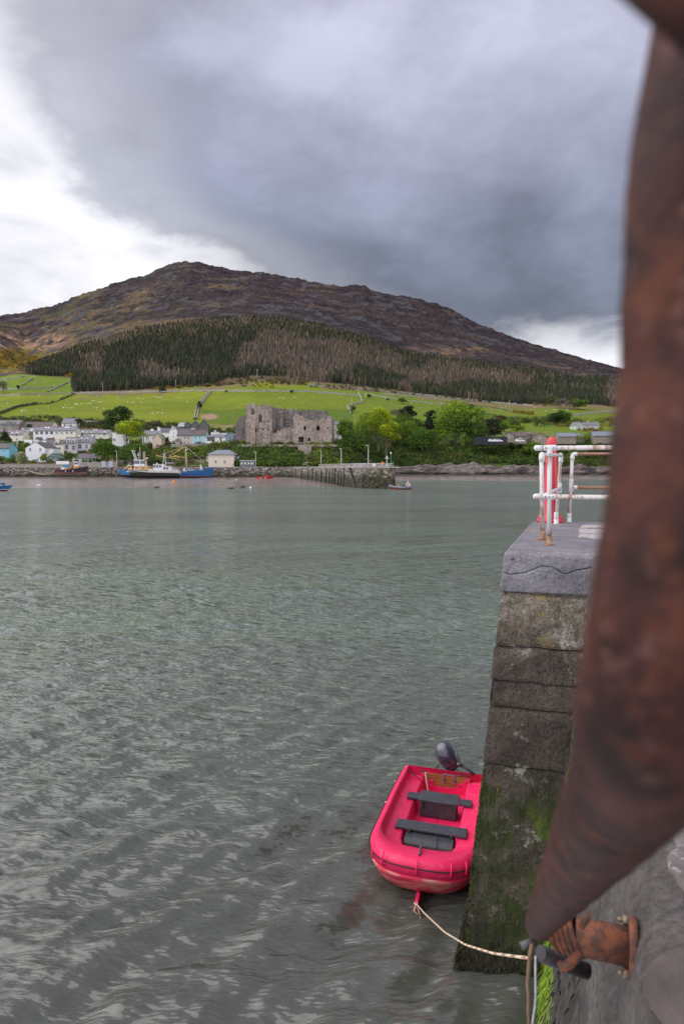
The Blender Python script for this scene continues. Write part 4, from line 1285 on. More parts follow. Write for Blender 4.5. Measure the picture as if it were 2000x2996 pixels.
house('stone house with two gables and slate roof at the left end of the upper row', -22, 55, 1229, 1242, 1263, w_stone, r_slate, win=[(22, 1240, 32, 1248), (2, 1240, 10, 1248), (-14, 1240, -5, 1248), (24, 1254, 34, 1262), (3, 1254, 9, 1262)], doors=[(10, 1254, 15, 1263, M('red_door', (0.2, 0.05, 0.05)))], dorm=[(14, 1228, 44, 1250), (0, 1235, 14, 1249)], depth=9)
house('small white house with one dormer and dark slate roof beside the white van', 26, 67, 1258, 1271, 1291, w_cream, r_slate, win=[(46, 1282, 53, 1289)], dorm=[(44, 1263, 54, 1276)], sky=[(32, 1266, 36, 1268)])
house('long low bungalow with a wide dark brown roof behind the terrace', 62, 148, 1233, 1250, 1262, w_white, r_brown, win=[(70, 1252, 84, 1261, 3)], chim=[(102, 106, 1244)], depth=12, D=372)
house('sky blue cottage with dark slate roof at the far left of the quay', -16, 27, 1297, 1311, 1343, w_skyblue, r_dark, win=[(9, 1316, 15, 1326), (9, 1331, 15, 1338), (-8, 1316, -2, 1326)])
house('long white terrace half lilac white, its left dwelling with a wide ground floor window', 98, 159, 1248, 1260, 1292, w_lilac, r_slate, win=[(105, 1262.5, 112, 1269.5), (119, 1262.5, 126, 1269.5), (134, 1262.5, 141, 1269.5), (148, 1262.5, 155, 1269.5), (105, 1279, 125, 1287, 3), (136, 1281, 154, 1288, 2)], chim=[(103, 107, 1246)], sky=[(126, 1249.5, 131, 1252), (134, 1249.5, 139, 1252)], frame=m_dframe)
house('cream right hand half of the long terrace with four upper windows', 159.3, 221, 1248, 1260, 1292, w_cream, r_slate, win=[(163, 1263, 170, 1270), (178, 1263, 184, 1270), (193, 1263, 200, 1270), (206, 1263, 213, 1270)], chim=[(160, 164, 1246), (216, 221, 1247)], sky=[(184, 1249.5, 189, 1252), (192, 1249.5, 197, 1252)])
house('highest white house with grey roof and stone gable above the terrace', 180, 222, 1223, 1238, 1252, w_white, r_slate, win=[(187, 1241, 193, 1247), (205, 1241, 211, 1247)], chim=[(216, 220, 1222)], depth=8)
house('tall white gable end house standing on the quay with an arched garage door', 76, 133, 1293, 1311, 1357, w_lilac, r_dark, 'gable', 13, win=[(86.5, 1311, 93, 1321, 0), (115.5, 1311, 122, 1321, 0)], doors=[(97, 1344, 112, 1357, M('garage_door', (0.22, 0.26, 0.30), (0.3, 0.34, 0.38), 2))], chim=[(98, 110, 1288, 1.0)], D=276, chmat=w_lilac, frame=m_frame, over=0.12)
house('flat roofed white extension on the right of the tall white gable', 133.3, 155, 1311, 1312, 1340, w_white, r_dark, 'flat', 7, win=[(136, 1315, 142, 1322)], D=279)
house('cream house with dark roof and one dormer rising behind the tall white gable', 110, 146, 1287, 1300, 1330, w_cream, r_dark, dorm=[(120, 1289, 134, 1304)], win=[(134, 1308, 140, 1315)], chim=[(144, 149, 1281)])
house('cream house with dark roof, dormer balcony and two square windows left of the pinkish pair', 146.3, 186, 1287, 1299, 1330, w_cream, r_dark, dorm=[(160, 1287, 171, 1303)], win=[(151, 1308, 159, 1315), (171, 1308, 179, 1315)])
house('left house of the pinkish grey pair with two dormers and a balcony', 186.3, 224, 1279, 1297, 1328, w_pink, r_slate, dorm=[(195, 1283, 204, 1295), (210, 1284, 219, 1296)], win=[(192, 1302, 201, 1315), (210, 1303, 222, 1317, 2), (192, 1321, 198, 1326)])
house('right house of the pinkish grey pair with french windows and two white chimneys', 224.3, 268, 1275, 1294, 1325, w_pink, r_slate, dorm=[(232, 1280, 241, 1292), (248, 1280, 257, 1292)], win=[(229, 1300, 240, 1313), (249, 1300, 259, 1313), (231, 1318, 239, 1323)], chim=[(222, 227, 1273), (260, 265, 1272)], chmat=w_white)
house('long low cream row with a white gabled dormer and tiny windows', 226, 318, 1257, 1268, 1284, w_cream, r_slate, win=[(254, 1270, 257, 1274, 0), (264, 1270, 267, 1274, 0), (277, 1270, 280, 1274, 0), (287, 1270, 290, 1274, 0)], dorm=[(234, 1260, 246, 1276), (300, 1261, 310, 1274)], sky=[(267, 1257.5, 271, 1259.5), (274, 1257.5, 278, 1259.5), (251, 1264, 254, 1266), (264, 1264, 267, 1266)])
house('grey roofed block behind the right end of the low cream row', 286, 327, 1250, 1266, 1284, w_beige, r_slate, D=382)
house('single storey white cottage with dark slate roof behind the quay wall', 224, 282, 1327, 1341, 1356, w_white, r_dark, win=[(241, 1342.5, 248, 1351), (261, 1342.5, 268, 1351)], chim=[(247, 252, 1322)], D=274, frame=m_dframe)
house('tiny white lean to at the left end of the quayside cottage', 213, 223.6, 1337, 1341, 1356, w_white, r_dark, 'flat', 4, D=274, win=[(216, 1343, 218.5, 1350, 0)])
house('small green timber chalet with an arched glass gable and balcony', 139, 170, 1327, 1340, 1358, M('green_timber', (0.16, 0.27, 0.25)), M('green_roof', (0.10, 0.16, 0.15)), 'gable', 6, win=[(148, 1333, 164, 1346, 3)], doors=[(150, 1350, 162, 1357)], D=276)
house('white garage block half hidden by the yellow green sycamore', 329, 362, 1263, 1265, 1306, w_white, r_slate, 'flat', 8, win=[(330, 1283, 339, 1290)], chim=[(331, 335, 1244)])
house('small white house with dark roof between the sycamore and the upper street', 404, 424, 1266, 1278, 1290, w_white, r_dark, win=[(411, 1279, 415, 1282)], doors=())
house('white end house of the upper street with tall narrow windows and two chimneys', 417, 462, 1259, 1272, 1302, w_white, r_slate, depth=8, win=[(419, 1274, 422, 1296, 0), (428.5, 1275, 431, 1287, 0), (433, 1275, 435.5, 1287, 0), (428.5, 1290, 431, 1299, 0), (433, 1290, 435.5, 1299, 0), (438, 1290, 440.5, 1299, 0)], chim=[(435, 443, 1255), (455, 463, 1252)], chmat=w_white, pots=1)
house('peach gable end house with a long sloping roof on the upper street', 447, 472, 1268, 1282, 1303, w_peach, M('lichen_roof', (0.24, 0.22, 0.18), (0.3, 0.28, 0.24), 1.0, 0.9), 'gable', 9, D=306)
house('white house with grey roof set back behind the ivy covered trees', 461, 502, 1252, 1264, 1294, w_white, r_dark, win=[(490, 1275, 494, 1283), (480, 1275, 484, 1283)], chim=[(456, 461, 1250)], D=338, chmat=w_white)
house('tall narrow white gable with small windows left of the beige house', 496, 519, 1247, 1260, 1297, w_white, r_slate, 'gable', 9, win=[(505, 1253, 510, 1258, 0), (507, 1265, 510, 1268, 0), (506, 1276, 510, 1279, 0)], chim=[(497, 500, 1247, 4)], D=322, chmat=w_white)
house('beige house with four windows and a purple door on the upper street', 518, 562, 1254, 1273, 1301, w_beige, r_dark, win=[(538, 1276, 543.5, 1286), (548, 1276, 553.5, 1286), (538, 1293, 543.5, 1299), (548, 1293, 553.5, 1299)], doors=[(527, 1293, 532, 1300, m_purple)], chim=[(554, 565, 1253)], D=312, chmat=w_peach, pots=3)
house('tiny porch with a lean roof left of the beige house', 513, 524, 1285, 1290, 1301, w_beige, r_dark, 'eaves', 2.5, D=309, win=[(520, 1293, 522.5, 1298, 0)])
house('pale blue house with four dark windows on the upper street', 562.3, 602, 1257, 1272.5, 1301, w_blue, r_brown, win=[(569.5, 1275, 574.5, 1285), (582, 1275, 587.5, 1285), (569.5, 1292, 574.5, 1299), (582, 1292, 587.5, 1299)], D=312)
house('white hip roofed house with a broad dark window at the end of the upper street', 602.5, 662, 1269, 1279, 1300, w_white, r_slate, 'hip', 9, win=[(606, 1279.5, 628, 1288.5, 3), (643, 1280.5, 648, 1288, 0), (643, 1292.5, 648, 1297, 0)], D=310, frame=m_dframe)
house('white flat topped house with chimney showing above the hip roofed one', 617, 640, 1262, 1264, 1285, w_white, r_dark, 'flat', 6, chim=[(623, 630, 1260)], D=335, chmat=w_white)
house('slate blue gable house with tall white framed window beside the castle', 660, 684, 1266, 1274, 1297, w_slblue, r_light, 'gable', 10, win=[(668, 1274, 677, 1286.5), (669, 1289, 675, 1294)], D=308)
house('light roofed wing behind the slate blue gable house', 645, 661, 1267, 1273, 1297, w_slblue, r_light, 'eaves', 7, D=314)
for i, (cx, ap) in enumerate(((549, 1233.5), (572, 1231), (596, 1227.5))):
    w = (12, 12, 13)[i]
    house(('left', 'middle', 'right')[i] + ' bay of the grey triple gabled hall with tall glazing above the upper street', cx - w, cx + w, ap, (1243, 1242, 1242)[i], 1262, w_grey, r_light, 'gable', 14, win=[(cx - 5, 1243.5, cx + 5, 1249, 2), (cx - 5, 1250.5, cx + 5, 1257, 2)], D=365 - i * 1.5, cat='hall', name='gabled_hall', frame=m_dframe, over=0.6, rz=12)
house('low light roofed wing at the left of the triple gabled hall', 520, 538, 1236, 1248, 1258, w_grey, r_light, 'eaves', 9, D=362)
house('single storey cream quay building with blue slate hipped roof', 610, 684, 1315.5, 1330, 1366, w_sand, r_blue, 'hip', 11, win=[(627, 1346, 634.5, 1357), (653.5, 1346, 661, 1357)], D=266, name='harbour_office', cat='building', over=0.5)
house('lower cream side porch on the right of the quay building', 684.3, 698, 1336, 1342, 1366, w_sand, r_blue, 'eaves', 5, D=268, doors=[(689, 1347, 695, 1366, M('grey_door', (0.25, 0.24, 0.24)))], cat='building', name='harbour_office_porch')
house('small lean to on the left side of the quay building', 604, 609.6, 1335, 1340, 1366, w_sand, r_blue, 'eaves', 5, D=269, cat='building', name='harbour_office_annex')
house('white building with two storeys of windows behind the right castle wall', 971, 999, 1233, 1242, 1287, w_cream, r_slate, win=[(984, 1242, 992, 1250), (984, 1262, 988, 1268), (984, 1273, 988, 1279)], D=318)
house('long low black shed with flat roof above the gorse on the bluff', 1395, 1483, 1277, 1279, 1292, M('black_cladding', (0.022, 0.025, 0.032)), M('black_roof', (0.03, 0.034, 0.045)), 'flat', 9, cat='shed', name='shed', D=330)
for (a, b, rg, ev, bs, st, lab, dd) in [(1474, 1502, 1263, 1273, 1286, 'gable', 'leftmost stone cottage with a steep gable by the dark shed', 338), (1500, 1540, 1264, 1276, 1290, 'eaves', 'stone cottage with brown slate roof right of the leftmost gable', 340), (1526, 1558, 1263, 1272, 1288, 'eaves', 'stone cottage with two white dormers in the middle of the row', 346), (1559, 1598, 1266, 1277, 1292, 'gable', 'stone cottage with a broad gable at the right of the row', 336)]:
    house(lab, a, b, rg, ev, bs, w_stone, r_brown, st, 9, win=[((a + b) / 2 - 3, ev + 2, (a + b) / 2 + 3, ev + 7)], chim=[(a + 2, a + 5, rg - 3)], D=dd, dorm=[(1536, 1265, 1542, 1274), (1546, 1265, 1552, 1274)] if a == 1526 else (), rz=-10 if st == 'gable' else 0)
house('long grey slate roofed house between the rounded trees behind the railing', 1633, 1684, 1266, 1277, 1290, w_stone, r_blue, D=345)
house('grey slate roof just right of the long one behind the railing', 1685, 1712, 1268, 1278, 1290, w_stone, r_blue, D=350)
house('grey slate roofed house close to the rusty pipe', 1735, 1800, 1262, 1275, 1292, w_stone, r_blue, D=345)
house('big grey two storey house alone on the right hillside', 1706, 1753, 1235, 1243, 1258, M('grey_render', (0.42, 0.39, 0.41), (0.5, 0.47, 0.49), 1), r_slate, win=[(1730, 1244, 1734, 1249), (1738, 1244, 1742, 1249), (1746, 1244, 1750, 1249), (1714, 1246, 1719, 1253)], chim=[(1722, 1727, 1231)], chmat=M('green_grey_render', (0.30, 0.34, 0.29)))
house('pale gable wing at the left of the big hillside house', 1683, 1705, 1234, 1244, 1258, M('pale_green_render', (0.44, 0.50, 0.44)), r_slate, 'gable', 9, win=[(1690, 1243, 1696, 1249)], rz=10)
# garden walls
def low_wall(px0, px1, top, base, D, mat, label, cat='wall'):
    s = D / F
    p = P(px0, base, D)
    return tag(MB().box(0, (px1 - px0) * s, 0, 0.5, -1, (base - top) * s).build('garden_wall', mat, None, p), label, cat)
low_wall(164, 201, 1349, 1357, 270, w_white, 'long low white wall on the quay right of the green chalet')
low_wall(71, 94, 1286, 1292, 322, w_white, 'short white garden wall above the steep lawn')
low_wall(28, 44, 1333, 1350, 290, w_white, 'low white shed like wall behind the blossoming tree')
low_wall(-40, 205, 1358, 1366, 264, w_wall, 'rubble quay side wall running along the left of the waterfront')
low_wall(206, 340, 1352, 1361, 266, w_wall, 'rubble boundary wall behind the information boards')
low_wall(340, 610, 1345, 1363, 272, w_wall, 'tall rubble wall at the foot of the scrub bank behind the fishing boats')
low_wall(500, 690, 1299, 1305, 305, w_wall, 'rubble wall in front of the upper street houses')
low_wall(244, 290, 1230, 1256, 396, w_wall, 'old rubble wall under the pasture edge right of the highest house')
# glazed shelter
e = empty('glazed_shelter', P(723, 1366, 264), label='small glazed shelter with flat roof next to the cream quay building', cat='shelter')
s = 264 / F
MB().box(-22 * s, 22 * s, -.2, 2.5, 17.5 * s, 19.5 * s).build('roof', m_galv, e)
for k in range(5):
    x = (-20 + 10 * k) * s
    MB().box(x - .06, x + .06, 0, 0.12, 0, 17.5 * s).build('post', m_galv, e)
for k in range(4):
    x = (-20 + 10 * k) * s
    MB().box(x + .08, x + 9.3 * s, 0.04, 0.07, 0.3, 17 * s).build('glass_panel', m_pane, e)
    MB().box(x + .35, x + .85, 0.0, 0.03, 1.0, 1.7).build('poster', m_white, e)
MB().box(-20 * s, 20 * s, 2.2, 2.3, 0, 17.5 * s).build('back_panel', m_galv, e)
# white van, parked cars
def car(p, label, mat, rz=0, van=False, grp='vehicles parked in the village'):
    e = empty('parked_van' if van else 'parked_car', p, R(rz), label, 'van' if van else 'car', grp)
    h = 1.9 if van else 1.45
    b = MB().prism([(-2.1, .3), (2.1, .3), (2.15, .75), (1.3, .85), (0.8, h), (-1.6 if not van else -2.05, h), (-2.1, .8)], -.85, .85).build('body', mat, e)
    bevel(b, .08)
    MB().prism([(1.12, .92), (0.72, h - .12), (-1.45, h - .12), (-1.7, .92)], -.87, .87).build('side_window', m_pane, e)
    for x in (-1.35, 1.35):
        for y in (-.8, .62): MB().lathe([(0, 0), (.3, 0), (.3, .18), (0, .18)], (x, y, .3), 12, 'y').build('wheel', m_black, e)
m_carw = M('white_car_paint', (0.80, 0.80, 0.80), rough=0.2, coat=0.5)
car(T(75, 1268) , 'white van parked beside the small white dormer house', m_carw, -12, True)
for px, lab in ((1441, 'left white car by the long dark shed'), (1456, 'right white car by the long dark shed'), (1520, 'white car in front of the stone cottages')):
    car(P(px, 1293.5, 324), lab, m_carw, 5)

# ------------------------------------------------------------------ castle
def M_castle(name, a, b_, c, sc=1.6):
    m = bpy.data.materials.new(name)
    m.use_nodes = True
    t = m.node_tree
    q = N(t)
    b = t.nodes['Principled BSDF']
    b.inputs['Roughness'].default_value = 0.95
    b.inputs['Specular IOR Level'].default_value = 0.15
    o = q.n('ShaderNodeNewGeometry').outputs['Position']
    vo = q.n('ShaderNodeTexVoronoi', i_Vector=q.n('ShaderNodeMapping', i_Vector=o, i_Scale=(1, 1, 1.7)).outputs[0], i_Scale=sc)
    n1 = q.n('ShaderNodeTexNoise', i_Vector=o, i_Scale=0.22, i_Detail=7.0, i_Roughness=0.7)
    n2 = q.n('ShaderNodeTexNoise', i_Vector=q.n('ShaderNodeMapping', i_Vector=o, i_Scale=(1, 1, 0.25)).outputs[0], i_Scale=0.8, i_Detail=5.0)
    sc_ = q.n('ShaderNodeSeparateColor', i_0=vo.outputs['Color']).outputs[0]
    col = q.mix(q.ramp(n1.outputs[0], [(0.35, 0.0), (0.65, 1.0)]), a, b_)
    col = q.mix(1.0, col, q.ramp(sc_, [(0.0, 0.70), (1.0, 1.30)]), 'MULTIPLY')
    col = q.mix(q.ramp(n2.outputs[0], [(0.5, 0.0), (0.68, 0.8)]), col, c)
    q.link(col, b.inputs['Base Color'])
    bp = q.n('ShaderNodeBump', i_Height=sc_, i_Distance=0.07)
    q.link(bp.outputs[0], b.inputs['Normal'])
    return m
m_cas = M_castle('castle_stone', (0.29, 0.235, 0.20), (0.40, 0.33, 0.285), (0.17, 0.14, 0.125))
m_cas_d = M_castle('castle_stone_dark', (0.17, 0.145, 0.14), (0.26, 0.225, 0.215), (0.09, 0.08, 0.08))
CD = 288.0
cs = CD / F / cT
castle = empty('castle_ruin', P(840, 1300, CD), label='roofless grey stone castle ruin with broken walls above the harbour', cat='castle')
def CX(px): return (px - 840) * cs
def CZ(py): return (1300 - py) * cs
rnd = random.Random(8)
def ruin(name, prof, base, y0, thick, mat, holes=(), ang=0.0, cell=0.44, seed=0, pivot=None):
    """wall facing the harbour; prof: [(px,py)] top line; holes: px rects, 'a' for arched"""
    r_ = random.Random(seed)
    x0, x1 = CX(prof[0][0]), CX(prof[-1][0])
    nx = max(2, int((x1 - x0) / cell))
    zb = CZ(base)
    zt = max(CZ(p[1]) for p in prof) + 0.6
    nz = max(2, int((zt - zb) / cell))
    top = lambda x: float(np.interp(x, [CX(p[0]) for p in prof], [CZ(p[1]) for p in prof]))
    fill = [[False] * nz for _ in range(nx)]
    for i in range(nx):
        xc = x0 + (x1 - x0) * (i + .5) / nx
        tp = top(xc) + r_.choice([0, 0, 0, .5, -.5, .3])
        for k in range(nz):
            zc = zb + (zt - zb) * (k + .5) / nz
            ok = zc < tp
            for h in holes:
                hx0, hy0, hx1, hy1 = CX(h[0]), CZ(h[3]), CX(h[2]), CZ(h[1])
                if hx0 < xc < hx1 and hy0 < zc < hy1: ok = False
            fill[i][k] = ok
    vid = {}
    vs, fs = [], []
    def V(i, k, s_):
        key = (i, k, s_)
        if key not in vid:
            x = x0 + (x1 - x0) * i / nx + (r_.uniform(-.06, .06) if 0 < i < nx else 0)
            z = zb + (zt - zb) * k / nz + r_.uniform(-.06, .06)
            y = y0 + (thick if s_ else 0) + r_.uniform(-.07, .07)
            vid[key] = len(vs)
            vs.append((x, y, z))
        return vid[key]
    F_ = lambda i, k: 0 <= i < nx and 0 <= k < nz and fill[i][k]
    for i in range(nx):
        for k in range(nz):
            if not fill[i][k]: continue
            fs.append((V(i, k, 0), V(i + 1, k, 0), V(i + 1, k + 1, 0), V(i, k + 1, 0)))
            fs.append((V(i, k, 1), V(i, k + 1, 1), V(i + 1, k + 1, 1), V(i + 1, k, 1)))
            if not F_(i - 1, k): fs.append((V(i, k, 0), V(i, k + 1, 0), V(i, k + 1, 1), V(i, k, 1)))
            if not F_(i + 1, k): fs.append((V(i + 1, k, 0), V(i + 1, k, 1), V(i + 1, k + 1, 1), V(i + 1, k + 1, 0)))
            if not F_(i, k + 1): fs.append((V(i, k + 1, 0), V(i + 1, k + 1, 0), V(i + 1, k + 1, 1), V(i, k + 1, 1)))
            if not F_(i, k - 1): fs.append((V(i, k, 0), V(i, k, 1), V(i + 1, k, 1), V(i + 1, k, 0)))
    if ang:
        px_ = CX(pivot)
        ca, sa = math.cos(R(ang)), math.sin(R(ang))
        vs = [((x - px_) * ca - (y - y0) * sa + px_, (x - px_) * sa + (y - y0) * ca + y0, z) for x, y, z in vs]
    return MB().add(vs, fs).build(name, mat, castle)
# left curtain and corner tower
ruin('curtain_wall', [(686, 1246), (692, 1226), (704, 1222), (716, 1218), (722, 1214), (724, 1212)], 1308, 3.2, 2.2, m_cas_d, [(707, 1268, 709, 1277)], seed=1)
ruin('tower_wall', [(720, 1183), (732, 1184), (745, 1182), (756, 1188), (768, 1184), (778, 1190), (786, 1187), (796, 1193)], 1308, 0.0, 2.0, m_cas, [(735, 1195, 745, 1214), (758, 1214, 767, 1236), (780, 1229, 787, 1235), (767, 1255, 776, 1259), (782, 1250, 787, 1264), (745, 1253, 753, 1266)], seed=2)
ruin('tower_inner_wall', [(722, 1192), (796, 1196)], 1300, 5.5, 1.2, m_cas_d, seed=12)
ruin('tower_side_wall', [(796, 1192), (830, 1194), (850, 1197)], 1304, 0.4, 1.4, m_cas_d, [(793, 1252, 800, 1268)], ang=72, pivot=796, seed=3)
ruin('buttress', [(734, 1245), (742, 1240), (748, 1248)], 1308, -1.4, 1.6, m_cas, seed=4)
ruin('buttress', [(769, 1262), (776, 1256), (792, 1268)], 1308, -1.2, 1.4, m_cas, seed=5)
ruin('buttress', [(799, 1196), (812, 1193), (822, 1200)], 1290, 9.0, 1.5, m_cas, seed=14)
ruin('back_wall', [(796, 1193), (812, 1191), (830, 1192), (848, 1193), (866, 1194), (886, 1195), (905, 1196), (930, 1197), (956, 1198)], 1298, 11.0, 2.0, m_cas_d, seed=6)
ruin('front_wall', [(857, 1222), (864, 1214), (876, 1214), (888, 1218), (897, 1226), (904, 1232), (914, 1232), (926, 1230), (936, 1226), (948, 1222), (958, 1224), (969, 1230)], 1306, 0.0, 1.8, m_cas, [(887, 1246, 894, 1259), (927, 1246, 936, 1259), (872, 1277, 888, 1294), (900, 1282, 907, 1289), (957, 1250, 959, 1256)], seed=7)
ruin('front_low_wall', [(774, 1276), (790, 1270), (806, 1266), (824, 1259), (836, 1254), (857, 1254)], 1306, 0.3, 1.5, m_cas, [(838, 1275, 841, 1288)], seed=8)
ruin('window_shade_wall', [(860, 1238), (966, 1240)], 1304, 3.4, 0.8, m_cas_d, seed=9)  # wall added close behind the window holes to keep them dark
MB().box(CX(859), CX(967), 1.9, 3.6, CZ(1241), CZ(1240)).build('shade_slab', m_cas_d, castle)  # unseen slab added over the gap to shut light out of the holes
ruin('far_corner_wall', [(950, 1218), (962, 1217), (972, 1219), (977, 1230)], 1298, 9.5, 3.0, m_cas_d, seed=10)
ruin('end_wall', [(968, 1230), (985, 1226), (1000, 1222)], 1306, 0.2, 1.3, m_cas, ang=88, pivot=968, seed=11)
m_rustsheet = M('rust_red_hoarding', (0.13, 0.05, 0.042), (0.17, 0.07, 0.06), 1.0, 0.8)
MB().add([(CX(796), 3.2, CZ(1269)), (CX(829), 1.6, CZ(1256)), (CX(829), 1.6, CZ(1254)), (CX(810), 3.2, CZ(1254)), (CX(796), 3.6, CZ(1262)), (CX(796), 3.6, CZ(1275)), (CX(829), 2.2, CZ(1275)), (CX(829), 2.2, CZ(1254)), (CX(810), 3.8, CZ(1253.5)), (CX(796), 4.0, CZ(1262))],
         [(0, 1, 2, 3, 4), (5, 9, 8, 7, 6), (0, 5, 6, 1), (1, 6, 7, 2), (2, 7, 8, 3), (3, 8, 9, 4), (4, 9, 5, 0)]).build('hoarding', m_rustsheet, castle)
MB().box(CX(868), CX(876), -.15, .1, CZ(1296), CZ(1294.5)).box(CX(884), CX(889), -.15, .1, CZ(1296), CZ(1294.5)).build('sill', m_cope, castle)
# terrace wall and the tall retaining wall below
tw = seg_wall('terrace_wall', [(CX(700) + castle.location.x, CD - 4.0), (CX(985) + castle.location.x, CD - 4.0)], CZ(1308) + castle.location.z, CZ(1301.5) + castle.location.z, 0.8, m_cas, 0.6, 0.08, None, 0, 21)
tag(tw, 'low stone terrace wall along the top of the bank under the castle', 'wall')
rw = seg_wall('retaining_wall', [(CX(875) + castle.location.x, CD - 8.0), (CX(913) + castle.location.x, CD - 8.0)], QZ, CZ(1304) + castle.location.z, 3.6, m_cas, 0.7, 0.1, None, 0.02, 22)
tag(rw, 'tall pale stone retaining wall standing in the ivy below the castle', 'wall')
for i in range(26):
    a = R(rnd.uniform(0, 360)); q_ = rnd.uniform(0, 3.5)
    o = MB().lathe([(0, -.4), (.6, -.25), (.75, .1), (.4, .5), (0, .6)], n=6).build('boulder', m_cas, None)
    o.location = P(rnd.uniform(872, 905), 1362, 270 + rnd.uniform(-2, 2)) + Vector((0, 0, rnd.uniform(0, 1.1)))
    s_ = rnd.uniform(.5, 1.2); o.scale = (s_ * 1.3, s_, s_ * .8); o.rotation_euler = (0, 0, a)
    tag(o, 'pale boulder in the tumbled heap below the retaining wall', 'boulder', 'boulders below the retaining wall')

# ------------------------------------------------------------------ far boats
def paint(n, c, r=0.45): return M(n, c, tuple(v * 0.75 for v in c), 0.7, r, c3=None)
b_black = paint('black_hull_paint', (0.025, 0.025, 0.04)); b_foul = paint('worn_bottom_paint', (0.24, 0.17, 0.14), 0.8)
b_blue = paint('blue_hull_paint', (0.02, 0.13, 0.36)); b_blue2 = paint('light_blue_hull_paint', (0.05, 0.22, 0.48)); b_dark = paint('dark_bottom_paint', (0.03, 0.03, 0.03), 0.8)
b_buff = paint('buff_paint', (0.72, 0.40, 0.13)); b_red = paint('red_stripe_paint', (0.40, 0.04, 0.04)); b_white = paint('white_boat_paint', (0.78, 0.77, 0.78))
b_grey = paint('worn_grey_hull', (0.66, 0.62, 0.60), 0.8); b_rust = M('rusty_orange_paint', (0.50, 0.12, 0.04), (0.30, 0.08, 0.04), 2, 0.8); b_wood = M('varnished_spar', (0.62, 0.40, 0.18), (0.50, 0.31, 0.14), 1, 0.6)
def hull(e, L, B, z0, zmid, zs, zb, mats, n=22, bow=1, boot=None, transom=0.62, rake=0.10):
    """x from -L/2 (stern) to L/2 (bow); z0 keel, zmid waterline, zs stern sheer, zb bow sheer. mats: (top, bottom, deck)"""
    A, Bm, Dk = MB(), MB(), MB()
    rows = []
    for i in range(n + 1):
        t = i / n
        w = B / 2 * (transom + (1 - transom) * min(1, t / 0.35) ** 0.7 if t < 0.35 else (1 - ((t - 0.35) / 0.65) ** 2.6) ** 0.75) if t < 1 else 0.001
        w = max(w, 0.02)
        sheer = zs + (zb - zs) * t ** 2.2 - (min(zs, zb) - zmid) * 0.12 * math.sin(math.pi * t)
        xo = lambda z: bow * (-L / 2 + L * t + rake * L * t ** 4 * ((z - zmid) / max(.1, (zb - zmid))) )
        flare = 1 + 0.0 * t
        rows.append(([(xo(z0 + .3), 0, z0 + (0.5 * max(0, t - .75) * 4 * (zmid - z0))), (xo(z0), w * .45, z0 + .25 * (zmid - z0) + (0.5 * max(0, t - .75) * 3 * (zmid - z0))), (xo(zmid), w * (.93 - .25 * t * t), zmid)],
                     [(xo(zmid), w * (.93 - .25 * t * t), zmid), (xo((zmid + sheer) / 2), w * (.99 - .1 * t * t), (zmid + sheer) / 2), (xo(sheer), w, sheer), (xo(sheer), max(w - .12, 0.0), sheer), (xo(sheer), max(w - .12, 0.0), sheer - .45)]))
    for mb, k in ((Bm, 0), (A, 1)):
        m = len(rows[0][k])
        vs = []
        for r_ in rows:
            vs += [(x, y, z) for x, y, z in r_[k]] + [(x, -y, z) for x, y, z in r_[k]]
        fs = []
        for i in range(n):
            for s_ in (0, m):
                for j in range(m - 1):
                    a = i * 2 * m + s_ + j
                    fs.append((a, a + 1, a + 2 * m + 1, a + 2 * m) if (s_ == 0) else (a, a + 2 * m, a + 2 * m + 1, a + 1))
        fs.append(tuple(list(range(m)) + [m + j for j in range(m - 1, -1, -1)]))
        mb.add(vs, fs, False)
    vs, fs = [], []
    for r_ in rows:
        x, y, z = r_[1][-1]
        vs += [(x, y, z), (x, -y, z)]
    for i in range(n): fs.append((2 * i, 2 * i + 1, 2 * i + 3, 2 * i + 2))
    Dk.add(vs, fs)
    h = A.build('hull', mats[0], e)
    Bm.build('hull_bottom', mats[1], e)
    Dk.build('deck', mats[2], e)
    if boot:
        S = MB()
        for sgn in (1, -1):
            S.tube([(r_[1][0][0], sgn * (r_[1][0][1] + .03), r_[1][0][2]) for r_ in rows], 0.07, 4)
        S.build('boot_stripe', boot, e)
    return h, rows
def cabin(e, x0, x1, y, z0, z1, mat, roof, wins=(), nm='wheelhouse', slope=0.2):
    c = MB().prism([(x0, z0), (x1, z0), (x1 - slope, z1), (x0 + slope * .4, z1)], -y, y).build(nm, mat, e)
    MB().box(x0 - .1, x1 - slope + .3, -y - .12, y + .12, z1, z1 + .14).build('cabin_roof', roof, e)
    for wx, w, h in wins:
        MB().box(wx - w / 2, wx + w / 2, -y - .03, -y + .02, z1 - .25 - h, z1 - .25).build('window', m_pane, c)
    return c
def spar(e, nm, a, b, r, mat): return MB().tube([a, b], [r, r * .7], 6).build(nm, mat, e)
def txt(s_, size, mat, e, loc, rot, ext=0.004, nm='lettering'):
    cu = bpy.data.curves.new(nm, 'FONT')
    cu.body = s_; cu.size = size; cu.extrude = ext; cu.align_x = 'CENTER'; cu.align_y = 'CENTER'
    o_ = bpy.data.objects.new(nm + '_curve', cu)
    COL.objects.link(o_)
    dg = bpy.context.evaluated_depsgraph_get()
    me = bpy.data.meshes.new_from_object(o_.evaluated_get(dg))
    bpy.data.objects.remove(o_)
    me.name = nm
    me.materials.clear(); me.materials.append(mat)
    o = bpy.data.objects.new(nm, me); COL.objects.link(o)
    o.parent = e; o.location = loc; o.rotation_euler = rot
    return o
def boat(name, px0, px1, base, D, label, cat='boat', rz=0):
    s_ = D / F
    e = empty(name, P((px0 + px1) / 2, base, D), R(rz), label, cat)
    return e, (px1 - px0) * s_, s_
